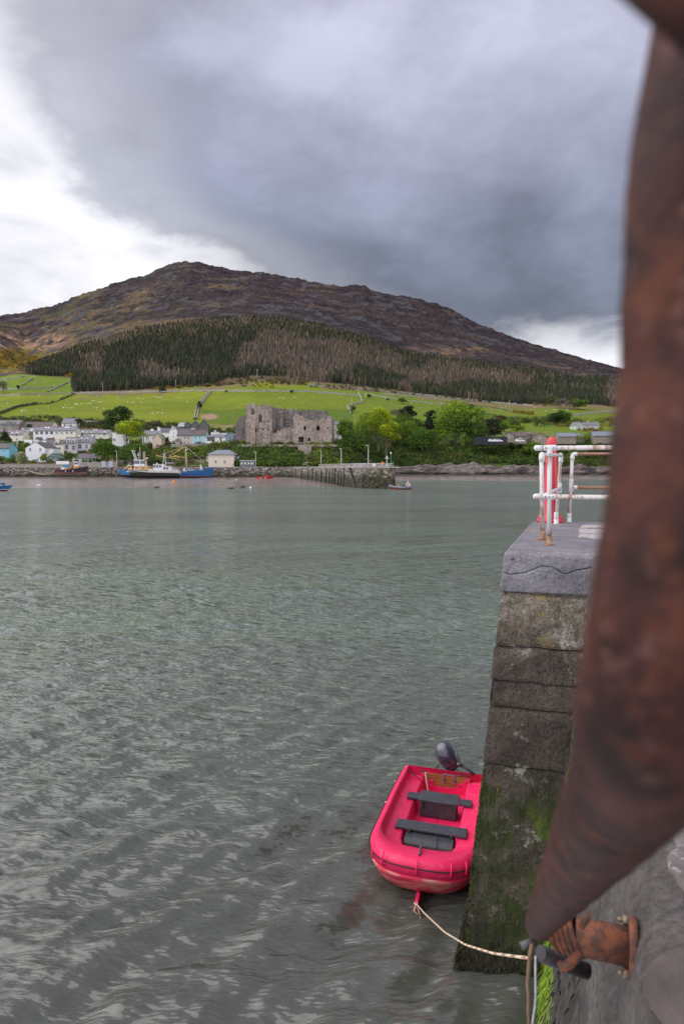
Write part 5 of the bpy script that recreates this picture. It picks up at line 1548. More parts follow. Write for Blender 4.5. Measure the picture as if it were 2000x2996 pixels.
# 1 black and buff boat on the mud
e, L, s = boat('fishing_boat', 160, 257, 1392, 246, 'black and buff work boat with white wheelhouse aground on the mud at the left')
hull(e, L * .95, 3.8, 0.0, 1.35, 2.3, 3.5, (b_black, b_foul, b_grey), boot=b_red, rake=.05)
cabin(e, L * .10, L * .27, 1.2, 1.9, 3.4, b_buff, b_buff, (), 'cabin_base')
cabin(e, L * .13, L * .26, 1.1, 3.4, 5.0, b_white, b_white, [(L * .17, .6, .7), (L * .22, .6, .7)])
MB().lathe([(0, 0), (.55, 0), (.55, 1.3), (0, 1.35)], (L * .08, -.3, 2.4), 10).build('drum', M('maroon_drum', (0.14, 0.02, 0.03)), e)
MB().box(-L * .28, -L * .18, -.8, .8, 2.0, 3.1).build('fish_box', b_white, e)
MB().box(-L * .12, -L * .05, -.8, .8, 2.0, 2.7).build('hatch', b_buff, e)
MB().box(-L * .42, -L * .38, -1.2, 1.2, 2.1, 2.8).build('net_winch', b_red, e)
for k in (-.1, .12): MB().lathe([(0, -.35), (.14, -.3), (.14, .3), (0, .35)], (L * k, -2.02, 1.7), 8).build('fender', b_white, e)
x, y = pxD(193, 262)
e = empty('blue_box', (x, y, QZ), label='bright blue fish crate bundle on the quay above the black work boat', cat='crate')
MB().box(-.9, .9, -.4, .4, 0, 0.12).box(-.9, .9, -.4, -.34, .12, .85).box(-.9, .9, .34, .4, .12, .85).box(-.9, -.84, -.34, .34, .12, .85).box(.84, .9, -.34, .34, .12, .85).build('crate_shell', paint('bright_blue_plastic', (0.02, 0.20, 0.62)), e)
MB().box(-.84, .84, -.34, .34, .6, .8).build('load', paint('blue_tarpaulin', (0.03, 0.24, 0.66)), e)
# 2 blue and buff trawler behind
e, L, s = boat('fishing_trawler', 352, 470, 1399, 250, 'blue hulled trawler with buff deckhouse and white bridge behind the grey boat')
hull(e, L * .97, 5.0, 0, 1.2, 3.2, 3.0, (b_blue2, b_dark, b_buff), bow=-1)
cabin(e, -L * .28, -L * .12, 1.7, 2.3, 4.6, b_buff, b_white, [(-L * .24, .6, .5)], 'deckhouse')
cabin(e, -L * .12, L * .24, 1.8, 2.3, 4.3, b_buff, b_white, [(-L * .06, .6, .5), (L * .10, .6, .5)], 'deckhouse')
cabin(e, -L * .13, L * .14, 1.6, 4.4, 6.6, b_white, b_white, [(-L * .09, 1.0, 1.1), (-L * .02, 1.0, 1.1), (L * .085, 1.4, 1.1)])
MB().box(-L * .17, -L * .135, -1.7, 1.7, 2.3, 6.6).build('funnel', paint('dark_funnel_paint', (0.03, 0.03, 0.05)), e)
spar(e, 'gantry', (-L * .10, -.9, 6.7), (-L * .17, -.9, 9.9), .18, b_white); spar(e, 'gantry', (-L * .10, .9, 6.7), (-L * .17, .9, 9.9), .18, b_white)
MB().box(-L * .2, -L * .13, -1.1, 1.1, 9.8, 10.05).build('gantry_head', b_white, e)
spar(e, 'derrick', (-L * .39, 0, 3.4), (-L * .25, 0, 5.4), .12, b_white)
for x_, h in ((-.04, 9.4), (0.0, 11.2), (.08, 9.8), (.12, 9.8)): spar(e, 'mast', (L * x_, 0, 6.6), (L * x_, 0, h), .09, b_white)
spar(e, 'crane_arm', (L * .12, -1.2, 3.0), (L * .13, -1.2, 9.2), .22, b_rust)
spar(e, 'crane_arm', (L * .15, -1.2, 3.0), (L * .13, -1.2, 8.0), .14, b_rust)
MB().box(L * .14, L * .22, -1.4, -.6, 7.1, 7.4).build('crane_head', b_white, e)
MB().lathe([(0, 0), (.35, 0), (.45, .12), (.2, .3), (0, .35)], (-L * .045, 0, 8.3), 10).build('radar', b_white, e)
# 3 grey white boat in front
e, L, s = boat('motor_boat', 383, 528, 1399.5, 243, 'grey and white motor vessel moored in front of the blue and buff trawler')
hull(e, L * .97, 4.4, 0, 1.0, 2.9, 2.6, (b_dark, b_dark, b_grey), bow=-1)
h, rows = hull(e, L * .972, 4.5, 1.5, 1.55, 2.95, 2.65, (b_grey, b_dark, b_grey), bow=-1)
cabin(e, -L * .03, L * .20, 1.3, 2.3, 4.9, b_white, b_white, [(0, .75, .85), (L * .055, .75, .85), (L * .11, .75, .85)])
cabin(e, L * .16, L * .36, 1.4, 2.3, 4.2, b_white, b_white, [(L * .20, .8, .8), (L * .255, .8, .8)], 'aft_cabin', .8)
cabin(e, -L * .13, -L * .03, 1.1, 2.2, 3.2, b_white, b_white, (), 'trunk_cabin')
spar(e, 'mast_leg', (L * .16, -.5, 4.9), (L * .175, -.2, 8.6), .1, b_white); spar(e, 'mast_leg', (L * .22, -.5, 4.9), (L * .195, -.2, 8.6), .1, b_white)
for z in (6.0, 7.2, 8.3): MB().box(L * .155, L * .215, -.55, -.15, z, z + .12).build('crosstree', b_white, e)
spar(e, 'aerial', (L * .18, 0, 8.4), (L * .18, 0, 10.2), .05, b_white)
MB().lathe([(0, 0), (.3, 0), (.3, .3), (0, .4)], (L * .04, -.4, 5.05), 8).build('radar', b_white, e)
for k0, k1, z0_ in ((.22, .40, 4.9), (-.48, -.30, 2.8), (.38, .5, 2.8)):
    spar(e, 'rail', (L * k0, -1.3, z0_ + .7), (L * k1, -1.3, z0_ + .7), .05, b_white)
    spar(e, 'rail', (L * k0, -1.3, z0_ + .35), (L * k1, -1.3, z0_ + .35), .05, b_white)
    for j in range(4):
        xx = L * (k0 + (k1 - k0) * j / 3)
        spar(e, 'stanchion', (xx, -1.3, z0_ - .2), (xx, -1.3, z0_ + .7), .05, b_white)
# 4 blue trawler with mast
e, L, s = boat('fishing_trawler', 505, 622, 1399, 251, 'deep blue wooden trawler with a tall buff mast and white lettering on its bow')
h, rows = hull(e, L * .93, 5.0, 0, 0.75, 2.9, 4.1, (b_blue, b_dark, b_grey), boot=b_rust, rake=.09)
m_x = L * .04 - (L * .0)
mx = (547 - 563.5) * s
spar(e, 'mast', (mx, 0, 1.8), (mx - .25, 0, 11.8), .24, b_wood)
MB().box(mx - .6, mx + .5, -.2, .2, 10.3, 10.5).build('crosstree', b_white, e)
for x1, z1_, nm in (((477 - 563.5) * s, 8.8, 'boom'), ((498 - 563.5) * s, 8.3, 'forestay'), ((506 - 563.5) * s, 8.6, 'forestay')):
    spar(e, nm, (mx - .25, -.2, 11.6), (x1, -.6, z1_), .10, b_wood)
spar(e, 'boom', ((460 - 563.5) * s, -.8, 8.3), ((496 - 563.5) * s, -.8, 7.4), .14, b_wood)
spar(e, 'boom', ((498 - 563.5) * s, -.8, 8.1), ((542 - 563.5) * s, -.8, 7.4), .14, b_wood)
spar(e, 'boom', ((510 - 563.5) * s, -.5, 8.3), ((543 - 563.5) * s, -.5, 7.6), .12, b_wood)
spar(e, 'boom', ((496 - 563.5) * s, -1, 7.5), ((530 - 563.5) * s, -1, 6.8), .12, b_wood)
m_rope = M('pale_rope', (0.55, 0.50, 0.36), (0.42, 0.38, 0.28), 8, 0.9)
spar(e, 'forestay', (mx - .2, 0, 11.5), ((612 - 563.5) * s, 0, 4.4), .07, m_rope)
spar(e, 'backstay', (mx - .2, 0, 11.5), ((541 - 563.5) * s, -.8, 7.0), .06, m_rope)
spar(e, 'backstay', (mx - .2, .6, 10.5), ((539 - 563.5) * s, .6, 3.0), .05, m_rope)
MB().lathe([(0, 0), (.5, 0), (.45, .5), (.2, .8), (0, .85)], (mx - .8, -.6, 2.7), 9).build('white_buoy', b_white, e)
MB().box((586 - 563.5) * s, (589 - 563.5) * s, -.2, .2, 3.0, 5.0).box((589.2 - 563.5) * s, (592 - 563.5) * s, -.2, .2, 3.0, 4.2).build('bollard', b_white, e)
MB().box((553 - 563.5) * s, (575 - 563.5) * s, -1.2, 1.2, 2.3, 3.1).build('hatch', b_grey, e)
MB().lathe([(0, 0), (.26, 0), (.3, .5), (.2, 1.0), (0, 1.0)], (mx + .7, -.8, 2.6), 8).build('winch', b_blue2, e)
txt('N 374', 1.0, b_white, e, ((541 - 563.5) * s, -2.58, 2.45), (R(90), 0, 0))
nb_ = (590 - 563.5) * s
MB().box(nb_ - 1.5, nb_ + 1.3, -2.18, -2.10, 3.0, 3.12).build('name_board', b_white, e)
# 5 small red boat
e, L, s = boat('small_boat', 748, 798, 1402, 243, 'small red open fishing boat with a low cuddy grounded by the quay wall')
hull(e, L * .92, 2.0, 0, .12, .85, 1.05, (m_redp, b_dark, m_redp))
cabin(e, L * .0, L * .30, .6, .6, 1.55, m_redp, m_redp, [(L * .08, .5, .3)], 'cuddy', .8)
for k, c in ((-.18, b_white), (.06, b_white), (.14, m_orange)): MB().lathe([(0, -.25), (.12, -.2), (.12, .2), (0, .25)], (L * k, -1.08, .5), 8).build('fender', c, e)
spar(e, 'bow_rail', (L * .38, -.4, 1.35), (L * .48, 0, 1.4), .05, m_galv)
# 6 orange bow rib
e, L, s = boat('rib_boat', 1136, 1207, 1432, 168, 'grey inflatable boat with an orange keel and a white lifebuoy off the pier head')
m_tubeg = paint('grey_tube_fabric', (0.20, 0.24, 0.28), .6)
pts_l = [(L * .44, -.95, .55), (0, -1.0, .45), (-L * .25, -.9, .6), (-L * .42, -.45, .85), (-L * .46, 0, .95), (-L * .42, .45, .85), (-L * .25, .9, .6), (0, 1.0, .45), (L * .44, .95, .55)]
MB().tube(pts_l, .24, 10).build('tube', m_tubeg, e)
MB().add([(-L * .45, 0, .75), (-L * .1, -.8, .2), (L * .42, -.8, .2), (L * .42, .8, .2), (-L * .1, .8, .2), (-L * .3, 0, -.15), (L * .42, 0, -.2)], [(0, 1, 5), (1, 2, 6, 5), (0, 5, 4), (5, 6, 3, 4), (2, 3, 6), (0, 4, 1), (1, 4, 3, 2)]).build('keel', paint('orange_keel_paint', (0.62, 0.10, 0.03)), e)
MB().box(-L * .13, -L * .08, -.25, .25, .3, 1.25).box(-L * .15, -L * .07, -.3, .3, .3, .8).build('console', m_orange, e)
for k in (.08, .2): MB().box(L * k, L * (k + .06), -.3, .3, .3, 1.0).build('seat', m_black, e)
MB().prism([(L * .34, .3), (L * .42, .3), (L * .4, 1.3), (L * .33, 1.2)], -.25, .25).build('outboard', b_white, e)
spar(e, 'aerial', (L * .3, 0, .5), (L * .3, 0, 2.6), .03, b_white)
bz = []
for k in range(17): bz.append((L * .30 + .42 * math.cos(k * math.pi / 8), -.4, 1.25 + .42 * math.sin(k * math.pi / 8)))
lb = MB().tube(bz, .12, 8, cap=False).build('lifebuoy', b_white, e)
for a in (0.6, 2.2, 3.8, 5.4):
    MB().tube([(L * .30 + .42 * math.cos(a + t_), -.4, 1.25 + .42 * math.sin(a + t_)) for t_ in (0, .25, .5)], .13, 8).build('band', m_orange, lb)
# 7 boat cut by the left edge
e, L, s = boat('moored_boat', -60, 30, 1436, 156, 'small blue boat with a red bottom, cut off by the left edge')
hull(e, L * .95, 2.6, -.2, .35, 1.2, 1.3, (b_blue, b_red, b_blue), boot=b_white)
cabin(e, -L * .1, L * .28, .9, .9, 1.65, b_blue, b_blue, [(L * .12, .7, .35)])
MB().box(L * .0, L * .33, -1.0, -.93, 1.28, 1.42).build('white_band', b_white, e)
MB().lathe([(0, -.2), (.16, -.12), (.16, .12), (0, .2)], (L * .20, -1.3, .15), 8).build('fender', b_white, e)
# buoys
def buoy(px, py, z, r, mat, lab):
    p = G(px, py, z)
    e = empty('mooring_buoy', p, label=lab, cat='buoy', group='mooring buoys off the quay')
    MB().lathe([(0, -r * .4), (r * .7, -r * .3), (r, r * .3), (r * .85, r * 1.0), (r * .4, r * 1.35), (0, r * 1.4)], n=12).build('float', mat, e)
    MB().tube([(0, 0, r * 1.35), (0, 0, r * 1.7)], r * .12, 6).build('ring', m_darkm, e)
buoy(507, 1414, .55, .42, m_orange, 'lower of the two orange buoys on the mud')
buoy(509.5, 1409, .9, .36, m_orange, 'upper of the two orange buoys on the mud')
buoy(733, 1429, 0, .34, b_white, 'round white buoy at the edge of the mud in the middle')
buoy(111, 1422, .25, .3, b_white, 'left white buoy of a pair near the left boat')
buoy(117, 1421, .25, .3, b_white, 'right white buoy of a pair near the left boat')
buoy(691, 1404, 1.2, .25, b_white, 'small white buoy on the mud below the glazed shelter')
buoy(19, 1436, 0, .26, b_white, 'white buoy beside the boat at the left edge')
for px, py, lab in ((254, 1415, 'dark weedy stone at the left of the mud'), (458, 1425, 'flat dark stone left of the orange buoys'), (462, 1415, 'chain of dark stones on the mud'), (649, 1418, 'small dark stone right of the orange buoys'), (675, 1428, 'flat dark rock at the water edge left of the white buoy'), (709, 1424, 'little dark rock near the white buoy'), (667, 1404, 'small dark stone near the quay wall')):
    p = G(px, py, .35 if py > 1412 else 1.1)
    o = MB().lathe([(0, -.3), (.9, -.1), (.7, .15), (.3, .25), (0, .27)], n=8).build('weedy_stone', m_black, None, p)
    o.scale = (1.0, .8, .8)
    tag(o, lab, 'rock')
for (a, b, lab) in (((78, 1374), (160, 1380), 'upper pale mooring line slung from the wall to the black work boat'), ((80, 1376), (163, 1384), 'lower pale mooring line slung from the wall to the black work boat')):
    A, B_ = P(*a, 256), P(*b, 246)
    tag(MB().tube([A.lerp(B_, t_) - Vector((0, 0, 1.0 * math.sin(math.pi * t_))) for t_ in [i / 10 for i in range(11)]], .07, 5).build('mooring_line', m_rope), lab, 'rope')
o = MB().lathe([(0, .2), (.10, .25), (.16, .5), (.1, .75), (.05, 1.0), (.07, 1.1), (0, 1.15)], n=8).tube([(-.05, 0, 0), (-.05, 0, .3)], .02, 4).tube([(.05, 0, 0), (.05, 0, .3)], .02, 4).tube([(0, 0, 1.08), (.2, 0, 1.03)], [.03, .01], 5).build('wading_bird', b_grey, None, G(1293, 1406, .05))
tag(o, 'pale wading heron standing in the shallows below the rocky shore', 'bird')
# ------------------------------------------------------------------ near pier head
SU = Vector((0.332, 0.943, 0)); SU.normalize()         # along the quay, away from the viewer
SV = Vector((0.960, -0.280, 0)); SV.normalize()        # along the pier's front face, to the right
QT = 4.71
C0 = Vector((1.75, 7.27, 0)); FRW = 0.95
KX, KY = 0.0907, 0.0149                               # the faces lean outwards towards the foot
def front(s, z, off=0.0):
    p = C0 + SV * s + Vector((-KX, -KY, 0)) * (QT - z) + Vector((-SV.y * -1, 0, 0)) * 0
    n = Vector((-0.28, -0.96, 0))
    return Vector((p.x, p.y, z)) + n * off
def side(s, z, off=0.0):
    p = C0 + SU * s + Vector((-KX, -KY, 0)) * (QT - z)
    return Vector((p.x, p.y, z)) + Vector((-0.943, 0.332, 0)) * off
def nodes_pos(q):
    return q.n('ShaderNodeNewGeometry').outputs['Position']
def M_pierblock():
    m = bpy.data.materials.new('old_concrete_block')
    m.use_nodes = True
    t = m.node_tree
    q = N(t)
    b = t.nodes['Principled BSDF']
    o = nodes_pos(q)
    z = q.n('ShaderNodeSeparateXYZ', i_0=o).outputs[2]
    def nz(scale, det=7.0, st=(1, 1, 1), rough=0.68):
        return q.n('ShaderNodeTexNoise', i_Vector=q.n('ShaderNodeMapping', i_Vector=o, i_Scale=st).outputs[0], i_Scale=scale, i_Detail=det, i_Roughness=rough).outputs[0]
    n1, n2, n3, n4 = nz(2.2), nz(9.0), nz(40.0, 4.0), nz(3.2, 8.0)
    st = nz(14.0, 6.0, (1, 1, 0.16))
    c = q.mix(q.ramp(n1, [(0.35, 0.0), (0.65, 1.0)]), (0.046, 0.035, 0.030), (0.105, 0.081, 0.069))
    hi = q.ramp(q.math('ADD', z, q.math('MULTIPLY', q.math('SUBTRACT', n4, 0.5), 1.2)), [(0.0, 0.0), (1.0, 1.0)])
    up = q.n('ShaderNodeMapRange', i_0=q.math('ADD', z, q.math('MULTIPLY', q.math('SUBTRACT', n4, 0.5), 1.4)), i_1=3.5, i_2=4.2).outputs[0]
    c = q.mix(up, c, q.mix(q.ramp(n2, [(0.4, 0.0), (0.6, 1.0)]), (0.14, 0.115, 0.085), (0.28, 0.245, 0.20)))
    # pale lichen, pitting, fine grains
    c = q.mix(q.math('MULTIPLY', q.ramp(n4, [(0.56, 0.0), (0.64, 0.8)]), q.ramp(n2, [(0.46, 0.0), (0.56, 1.0)])), c, (0.36, 0.33, 0.30))
    c = q.mix(1.0, c, q.ramp(n3, [(0.30, 0.45), (0.5, 1.0), (0.72, 1.75)]), 'MULTIPLY')
    # ochre lichen on the upper corner
    c = q.mix(q.math('MULTIPLY', q.ramp(nz(5.0), [(0.58, 0.0), (0.64, 0.8)]), up), c, (0.30, 0.21, 0.05))
    # green weed below the high water mark
    edge = q.math('ADD', z, q.math('MULTIPLY', q.math('SUBTRACT', st, 0.5), 1.3))
    edge = q.math('ADD', edge, q.math('MULTIPLY', q.math('SUBTRACT', n1, 0.5), 1.7))
    g = q.ramp(q.math('MULTIPLY', edge, 0.25), [(0.0, 0.75), (0.20, 0.85), (0.44, 0.92), (0.545, 0.0)])
    bare = q.ramp(nz(1.5, 8.0), [(0.47, 1.0), (0.56, 0.10)])
    wet = q.mix(q.ramp(st, [(0.35, 0.0), (0.65, 1.0)]), (0.012, 0.016, 0.008), (0.045, 0.062, 0.010))
    wet = q.mix(q.ramp(nz(2.6, 6.0, (1, 1, 0.5)), [(0.50, 0.0), (0.66, 0.8)]), wet, (0.085, 0.125, 0.010))
    c = q.mix(q.math('MULTIPLY', g, bare), c, wet)
    foot = q.n('ShaderNodeMapRange', i_0=q.math('ADD', z, q.math('MULTIPLY', n2, 0.5)), i_1=0.35, i_2=0.9, i_3=0.85, i_4=0.0).outputs[0]
    c = q.mix(foot, c, (0.022, 0.018, 0.014))
    q.link(c, b.inputs['Base Color'])
    q.link(q.ramp(q.math('MULTIPLY', edge, 0.25), [(0.1, 0.55), (0.6, 0.9)]), b.inputs['Roughness'])
    b.inputs['Specular IOR Level'].default_value = 0.3
    h = q.math('ADD', q.math('MULTIPLY', n2, 0.03), q.math('MULTIPLY', n3, 0.012))
    h = q.math('ADD', h, q.math('MULTIPLY', st, 0.02))
    q.link(q.n('ShaderNodeBump', i_Height=h, i_Distance=1.0).outputs[0], b.inputs['Normal'])
    return m
def M_slate():
    m = bpy.data.materials.new('blue_grey_coping')
    m.use_nodes = True
    t = m.node_tree
    q = N(t)
    b = t.nodes['Principled BSDF']
    o = nodes_pos(q)
    nz = lambda s, d=6.0: q.n('ShaderNodeTexNoise', i_Vector=o, i_Scale=s, i_Detail=d, i_Roughness=0.65).outputs[0]
    c = q.mix(q.ramp(nz(3.0), [(0.35, 0.0), (0.65, 1.0)]), (0.135, 0.124, 0.146), (0.225, 0.212, 0.236))
    c = q.mix(1.0, c, q.ramp(nz(45.0, 4.0), [(0.3, 0.65), (0.7, 1.35)]), 'MULTIPLY')
    c = q.mix(q.math('MULTIPLY', q.ramp(nz(26.0), [(0.63, 0.0), (0.68, 0.9)]), q.ramp(nz(4.0), [(0.45, 0.0), (0.6, 1.0)])), c, (0.45, 0.43, 0.45))
    # rust run off round the feet of the posts
    for fx, fy, rr_ in ((2.44, 8.28, .32), (2.336, 7.68, .2), (3.3, 10.7, .5), (2.65, 9.9, .45)):
        d = q.n('ShaderNodeVectorMath', operation='DISTANCE', i_0=o, i_1=(fx, fy, QT)).outputs['Value']
        k = q.math('MULTIPLY', q.ramp(q.math('ADD', q.math('DIVIDE', d, rr_), q.math('MULTIPLY', nz(7.0), 0.9)), [(0.55, 0.75), (1.1, 0.0)]), 1.0)
        c = q.mix(k, c, (0.30, 0.16, 0.085))
    q.link(c, b.inputs['Base Color'])
    b.inputs['Roughness'].default_value = 0.75
    h = q.math('ADD', q.math('MULTIPLY', nz(12.0), 0.025), q.math('MULTIPLY', nz(60.0, 3.0), 0.008))
    q.link(q.n('ShaderNodeBump', i_Height=h, i_Distance=1.0).outputs[0], b.inputs['Normal'])
    return m
m_blk = M_pierblock()
m_slate = M_slate()
head = empty('near_pier_head', (0, 0, 0), label='near end of the stone pier, weeded concrete courses under a cracked blue grey coping', cat='pier')
crack = [P(px, py, 7.18) for px, py in ((1462, 1690), (1468, 1679), (1500, 1683), (1540, 1677), (1570, 1663), (1590, 1655), (1620, 1657), (1650, 1673), (1665, 1674), (1690, 1663), (1740, 1652))]
def crack_z(s):
    xs = [((c - C0).dot(SV)) for c in crack]
    return float(np.interp(s, xs, [c.z for c in crack])) + 0.006 * noise.noise(Vector((s * 30, 0, 0)))
def slab(name, z0, z1, mat, ov=0.0, amp=0.010, step=0.02, sstep=0.06, seed=0, is_cope=False, rnd_=0.02):
    """course wrapping the left side, the corner and the front"""
    path = []
    sl = 4.15
    n_side = int(sl / sstep)
    for i in range(n_side): path.append(('s', sl - sl * i / n_side))
    for i in range(5): path.append(('c', i / 4))
    n_f = int(FRW / step * 1.0)
    for i in range(1, n_f + 1): path.append(('f', FRW * i / n_f + (0.25 * i / n_f)))
    zs = []
    m = max(4, int((z1 - z0) / (step * (0.4 if is_cope else 1))))
    m = min(m, 110)
    for k in range(m + 1): zs.append(z0 + (z1 - z0) * k / m)
    V = []
    for kind, s in path:
        row = []
        for z in zs:
            dz = min(z - z0, z1 - z)
            rd = -0.6 * max(0, rnd_ - dz) ** 2 / rnd_ - (0.004 if dz < 0.004 else 0)
            if is_cope and z1 - z < 0.07: rd = -(0.07 - math.sqrt(max(0, 0.07 ** 2 - (0.07 - (z1 - z)) ** 2)))
            if kind == 'f': p = front(s, z, ov)
            elif kind == 's': p = side(s, z, ov)
            else:
                a, b_ = side(0.0, z, ov), front(0.0, z, ov)
                cc = front(0, z, 0)
                d = (a - cc).lerp(b_ - cc, s)
                d.normalize()
                p = cc + d * (ov - 0.012) if ov > 0.012 else a.lerp(b_, s)
            nn = Vector((-0.28, -0.96, 0)) if kind == 'f' else (Vector((-0.943, 0.332, 0)) if kind == 's' else Vector((-0.8, -0.6, 0)))
            h = fr(Vector((p.x * 3, p.y * 3, z * 3 + seed * 7)), 0.9, 2.1, 6) * amp + fr(Vector((p.x * 16, p.y * 16, z * 16)), 0.9, 2.1, 3) * amp * 0.35
            if is_cope and kind != 's':
                d = abs(z - crack_z(s if kind == 'f' else 0))
                if d < 0.0075: h -= 0.035 * (1 - d / 0.0075)
                if z < crack_z(s if kind == 'f' else 0): h += 0.008
            wob = 0.016 * noise.noise(Vector((s * 3.5 if kind == 'f' else -s * 3.5, z * 0.8, 3))) + (0.007 * noise.noise(Vector((s * 19, z * 3, 8))) if kind == 'f' else 0)
            row.append(p + nn * (h + rd) + Vector((0, 0, wob if not is_cope else 0)))
        V.append(row)
    inner = [r_[-1] for r_ in V]
    nr = len(zs)
    vs = [tuple(v) for r_ in V for v in r_]
    fs = []
    for i in range(len(V) - 1):
        for k in range(nr - 1): fs.append((i * nr + k, (i + 1) * nr + k, (i + 1) * nr + k + 1, i * nr + k + 1))
    mb = MB().add(vs, fs, True)
    # top and bottom
    b0 = C0 + SU * 4.15 + SV * 1.2
    for kk, up in ((nr - 1, True), (0, False)):
        ring = [i * nr + kk for i in range(len(V))]
        b = len(mb.v)
        e = [front(FRW + .25, zs[kk], 0) , ]
        mb.v.append((b0.x, b0.y, zs[kk]))
        mb.f.append(tuple((ring + [b]) if not up else (ring + [b])[::-1])); mb.sm.append(False)
    return mb.build(name, mat, head)
core = MB()
def ring4(z, ins):
    a = front(0.0, z, -ins) + Vector((ins, 0, 0)); b_ = front(FRW + 0.2, z, -ins)
    c = C0 + SU * 4.1 + SV * 1.1; d = side(4.1, z, -ins)
    return [(p.x, p.y, z) for p in (a, b_, Vector((c.x, c.y, 0)), d)]
lo, hi_ = ring4(-0.6, 0.06), ring4(4.62, 0.06)
core.add(lo + hi_, [(0, 1, 5, 4), (1, 2, 6, 5), (2, 3, 7, 6), (3, 0, 4, 7), (4, 5, 6, 7)])
core.build('joint_core', M('deep_joint', (0.03, 0.026, 0.022)), head)
for i, (z0, z1) in enumerate(((3.678, 4.235), (3.300, 3.665), (3.012, 3.288), (2.385, 3.000), (-0.6, 2.372))):
    slab('concrete_course', z0, z1, m_blk, ov=(0.0, 0.012, -0.004, 0.008, 0.0)[i], amp=0.016, step=0.022, seed=i)
slab('mortar_bed', 4.20, 4.262, m_blk, ov=-0.025, amp=0.02, seed=9)
slab('coping_stone', 4.265, QT - 0.004, m_slate, ov=0.022, amp=0.012, step=0.012, seed=11, is_cope=True)
# top surface of the pier head
def top_pt(a, b):
    p = C0 + SV * (b * 7.0) + SU * (a * 4.15)
    h = 0.006 * fr(Vector((p.x * 2.5, p.y * 2.5, 0)), 0.9, 2.1, 5) - 0.03 * max(0, 0.02 - a) / .02 - 0.05 * max(0, 0.012 - b) / .012
    return Vector((p.x + 0.02, p.y + 0.02, QT + h))
gridmesh('top_surface', top_pt, [i / 60 for i in range(61)], [i / 80 for i in range(81)], m_slate, parent=head)
mb = MB()
pp = [G(px, py, QT + .0020) for px, py in ((1702, 1537), (1692, 1550), (1694, 1562), (1690, 1573), (1712, 1572), (1735, 1576), (1790, 1577), (1792, 1534), (1740, 1536), (1720, 1535))]
mb.add([tuple(p) for p in pp] + [(p.x, p.y, QT - .01) for p in pp], [tuple(range(len(pp)))[::-1]] + [(i, (i + 1) % len(pp), (i + 1) % len(pp) + len(pp), i + len(pp)) for i in range(len(pp))])
mb.build('paint_patch', M('flaking_white_paint', (0.50, 0.45, 0.43), (0.26, 0.235, 0.235), 14, 0.85), head)
b = MB().lathe([(0, -.012), (.014, -.012), (.019, -.004), (.019, .0), (0, .004)], n=14, axis='y').build('bolt_head', m_darkm, head)
b.location = front(((P(1500, 1628, 7.22) - C0).dot(SV)), 4.62, 0.02); b.rotation_euler = (0, 0, math.atan2(SV.y, SV.x))

# ------------------------------------------------------------------ near quay wall and its top
A0 = Vector((0.58, 1.28, 0))
WD = Vector((0.3325, 0.943, 0)); WN = Vector((-0.943, 0.3325, 0))
def M_nearwall():
    m = bpy.data.materials.new('near_wall_stone')
    m.use_nodes = True
    t = m.node_tree
    q = N(t)
    b = t.nodes['Principled BSDF']
    o = nodes_pos(q)
    sp = q.n('ShaderNodeSeparateXYZ', i_0=o)
    y, z = sp.outputs[1], sp.outputs[2]
    def nz(scale, st=(1, 1, 1), d=7.0):
        return q.n('ShaderNodeTexNoise', i_Vector=q.n('ShaderNodeMapping', i_Vector=o, i_Scale=st).outputs[0], i_Scale=scale, i_Detail=d, i_Roughness=0.7).outputs[0]
    stone = q.mix(q.ramp(nz(5.0), [(0.35, 0.0), (0.65, 1.0)]), (0.060, 0.050, 0.047), (0.135, 0.115, 0.110))
    stone = q.mix(1.0, stone, q.ramp(nz(50.0, d=4.0), [(0.3, 0.6), (0.72, 1.6)]), 'MULTIPLY')
    weed = q.mix(q.ramp(nz(22.0, (1, 1, 0.3)), [(0.4, 0.0), (0.62, 1.0)]), (0.014, 0.012, 0.011), (0.075, 0.066, 0.060))
    f = q.n('ShaderNodeMapRange', i_0=q.math('ADD', z, q.math('MULTIPLY', q.math('SUBTRACT', nz(4.0), 0.5), 1.2)), i_1=3.4, i_2=4.15, i_3=1.0, i_4=0.0).outputs[0]
    c = q.mix(f, stone, weed)
    gy = q.math('ADD', y, q.math('MULTIPLY', q.math('SUBTRACT', nz(9.0, (1, 1, 0.12)), 0.5), 3.2))
    g = q.math('MULTIPLY', q.ramp(q.math('MULTIPLY', gy, 0.1), [(0.43, 0.0), (0.50, 1.0)]), q.ramp(q.math('MULTIPLY', z, 0.25), [(0.55, 1.0), (0.75, 0.0)]))
    c = q.mix(q.math('MULTIPLY', g, q.ramp(nz(30.0, (1, 1, 0.2)), [(0.35, 0.4), (0.55, 1.0)])), c, q.mix(nz(12.0), (0.10, 0.17, 0.008), (0.22, 0.34, 0.012)))
    q.link(c, b.inputs['Base Color'])
    b.inputs['Roughness'].default_value = 0.85
    h = q.math('ADD', q.math('MULTIPLY', nz(10.0), 0.05), q.math('MULTIPLY', nz(50.0, d=3.0), 0.01))
    q.link(q.n('ShaderNodeBump', i_Height=h, i_Distance=1.0).outputs[0], b.inputs['Normal'])
    return m
m_nw = M_nearwall()
nq = empty('near_quay', (0, 0, 0), label='rough stone quay edge at the lower right corner that the rusty pipe is bolted to', cat='quay')
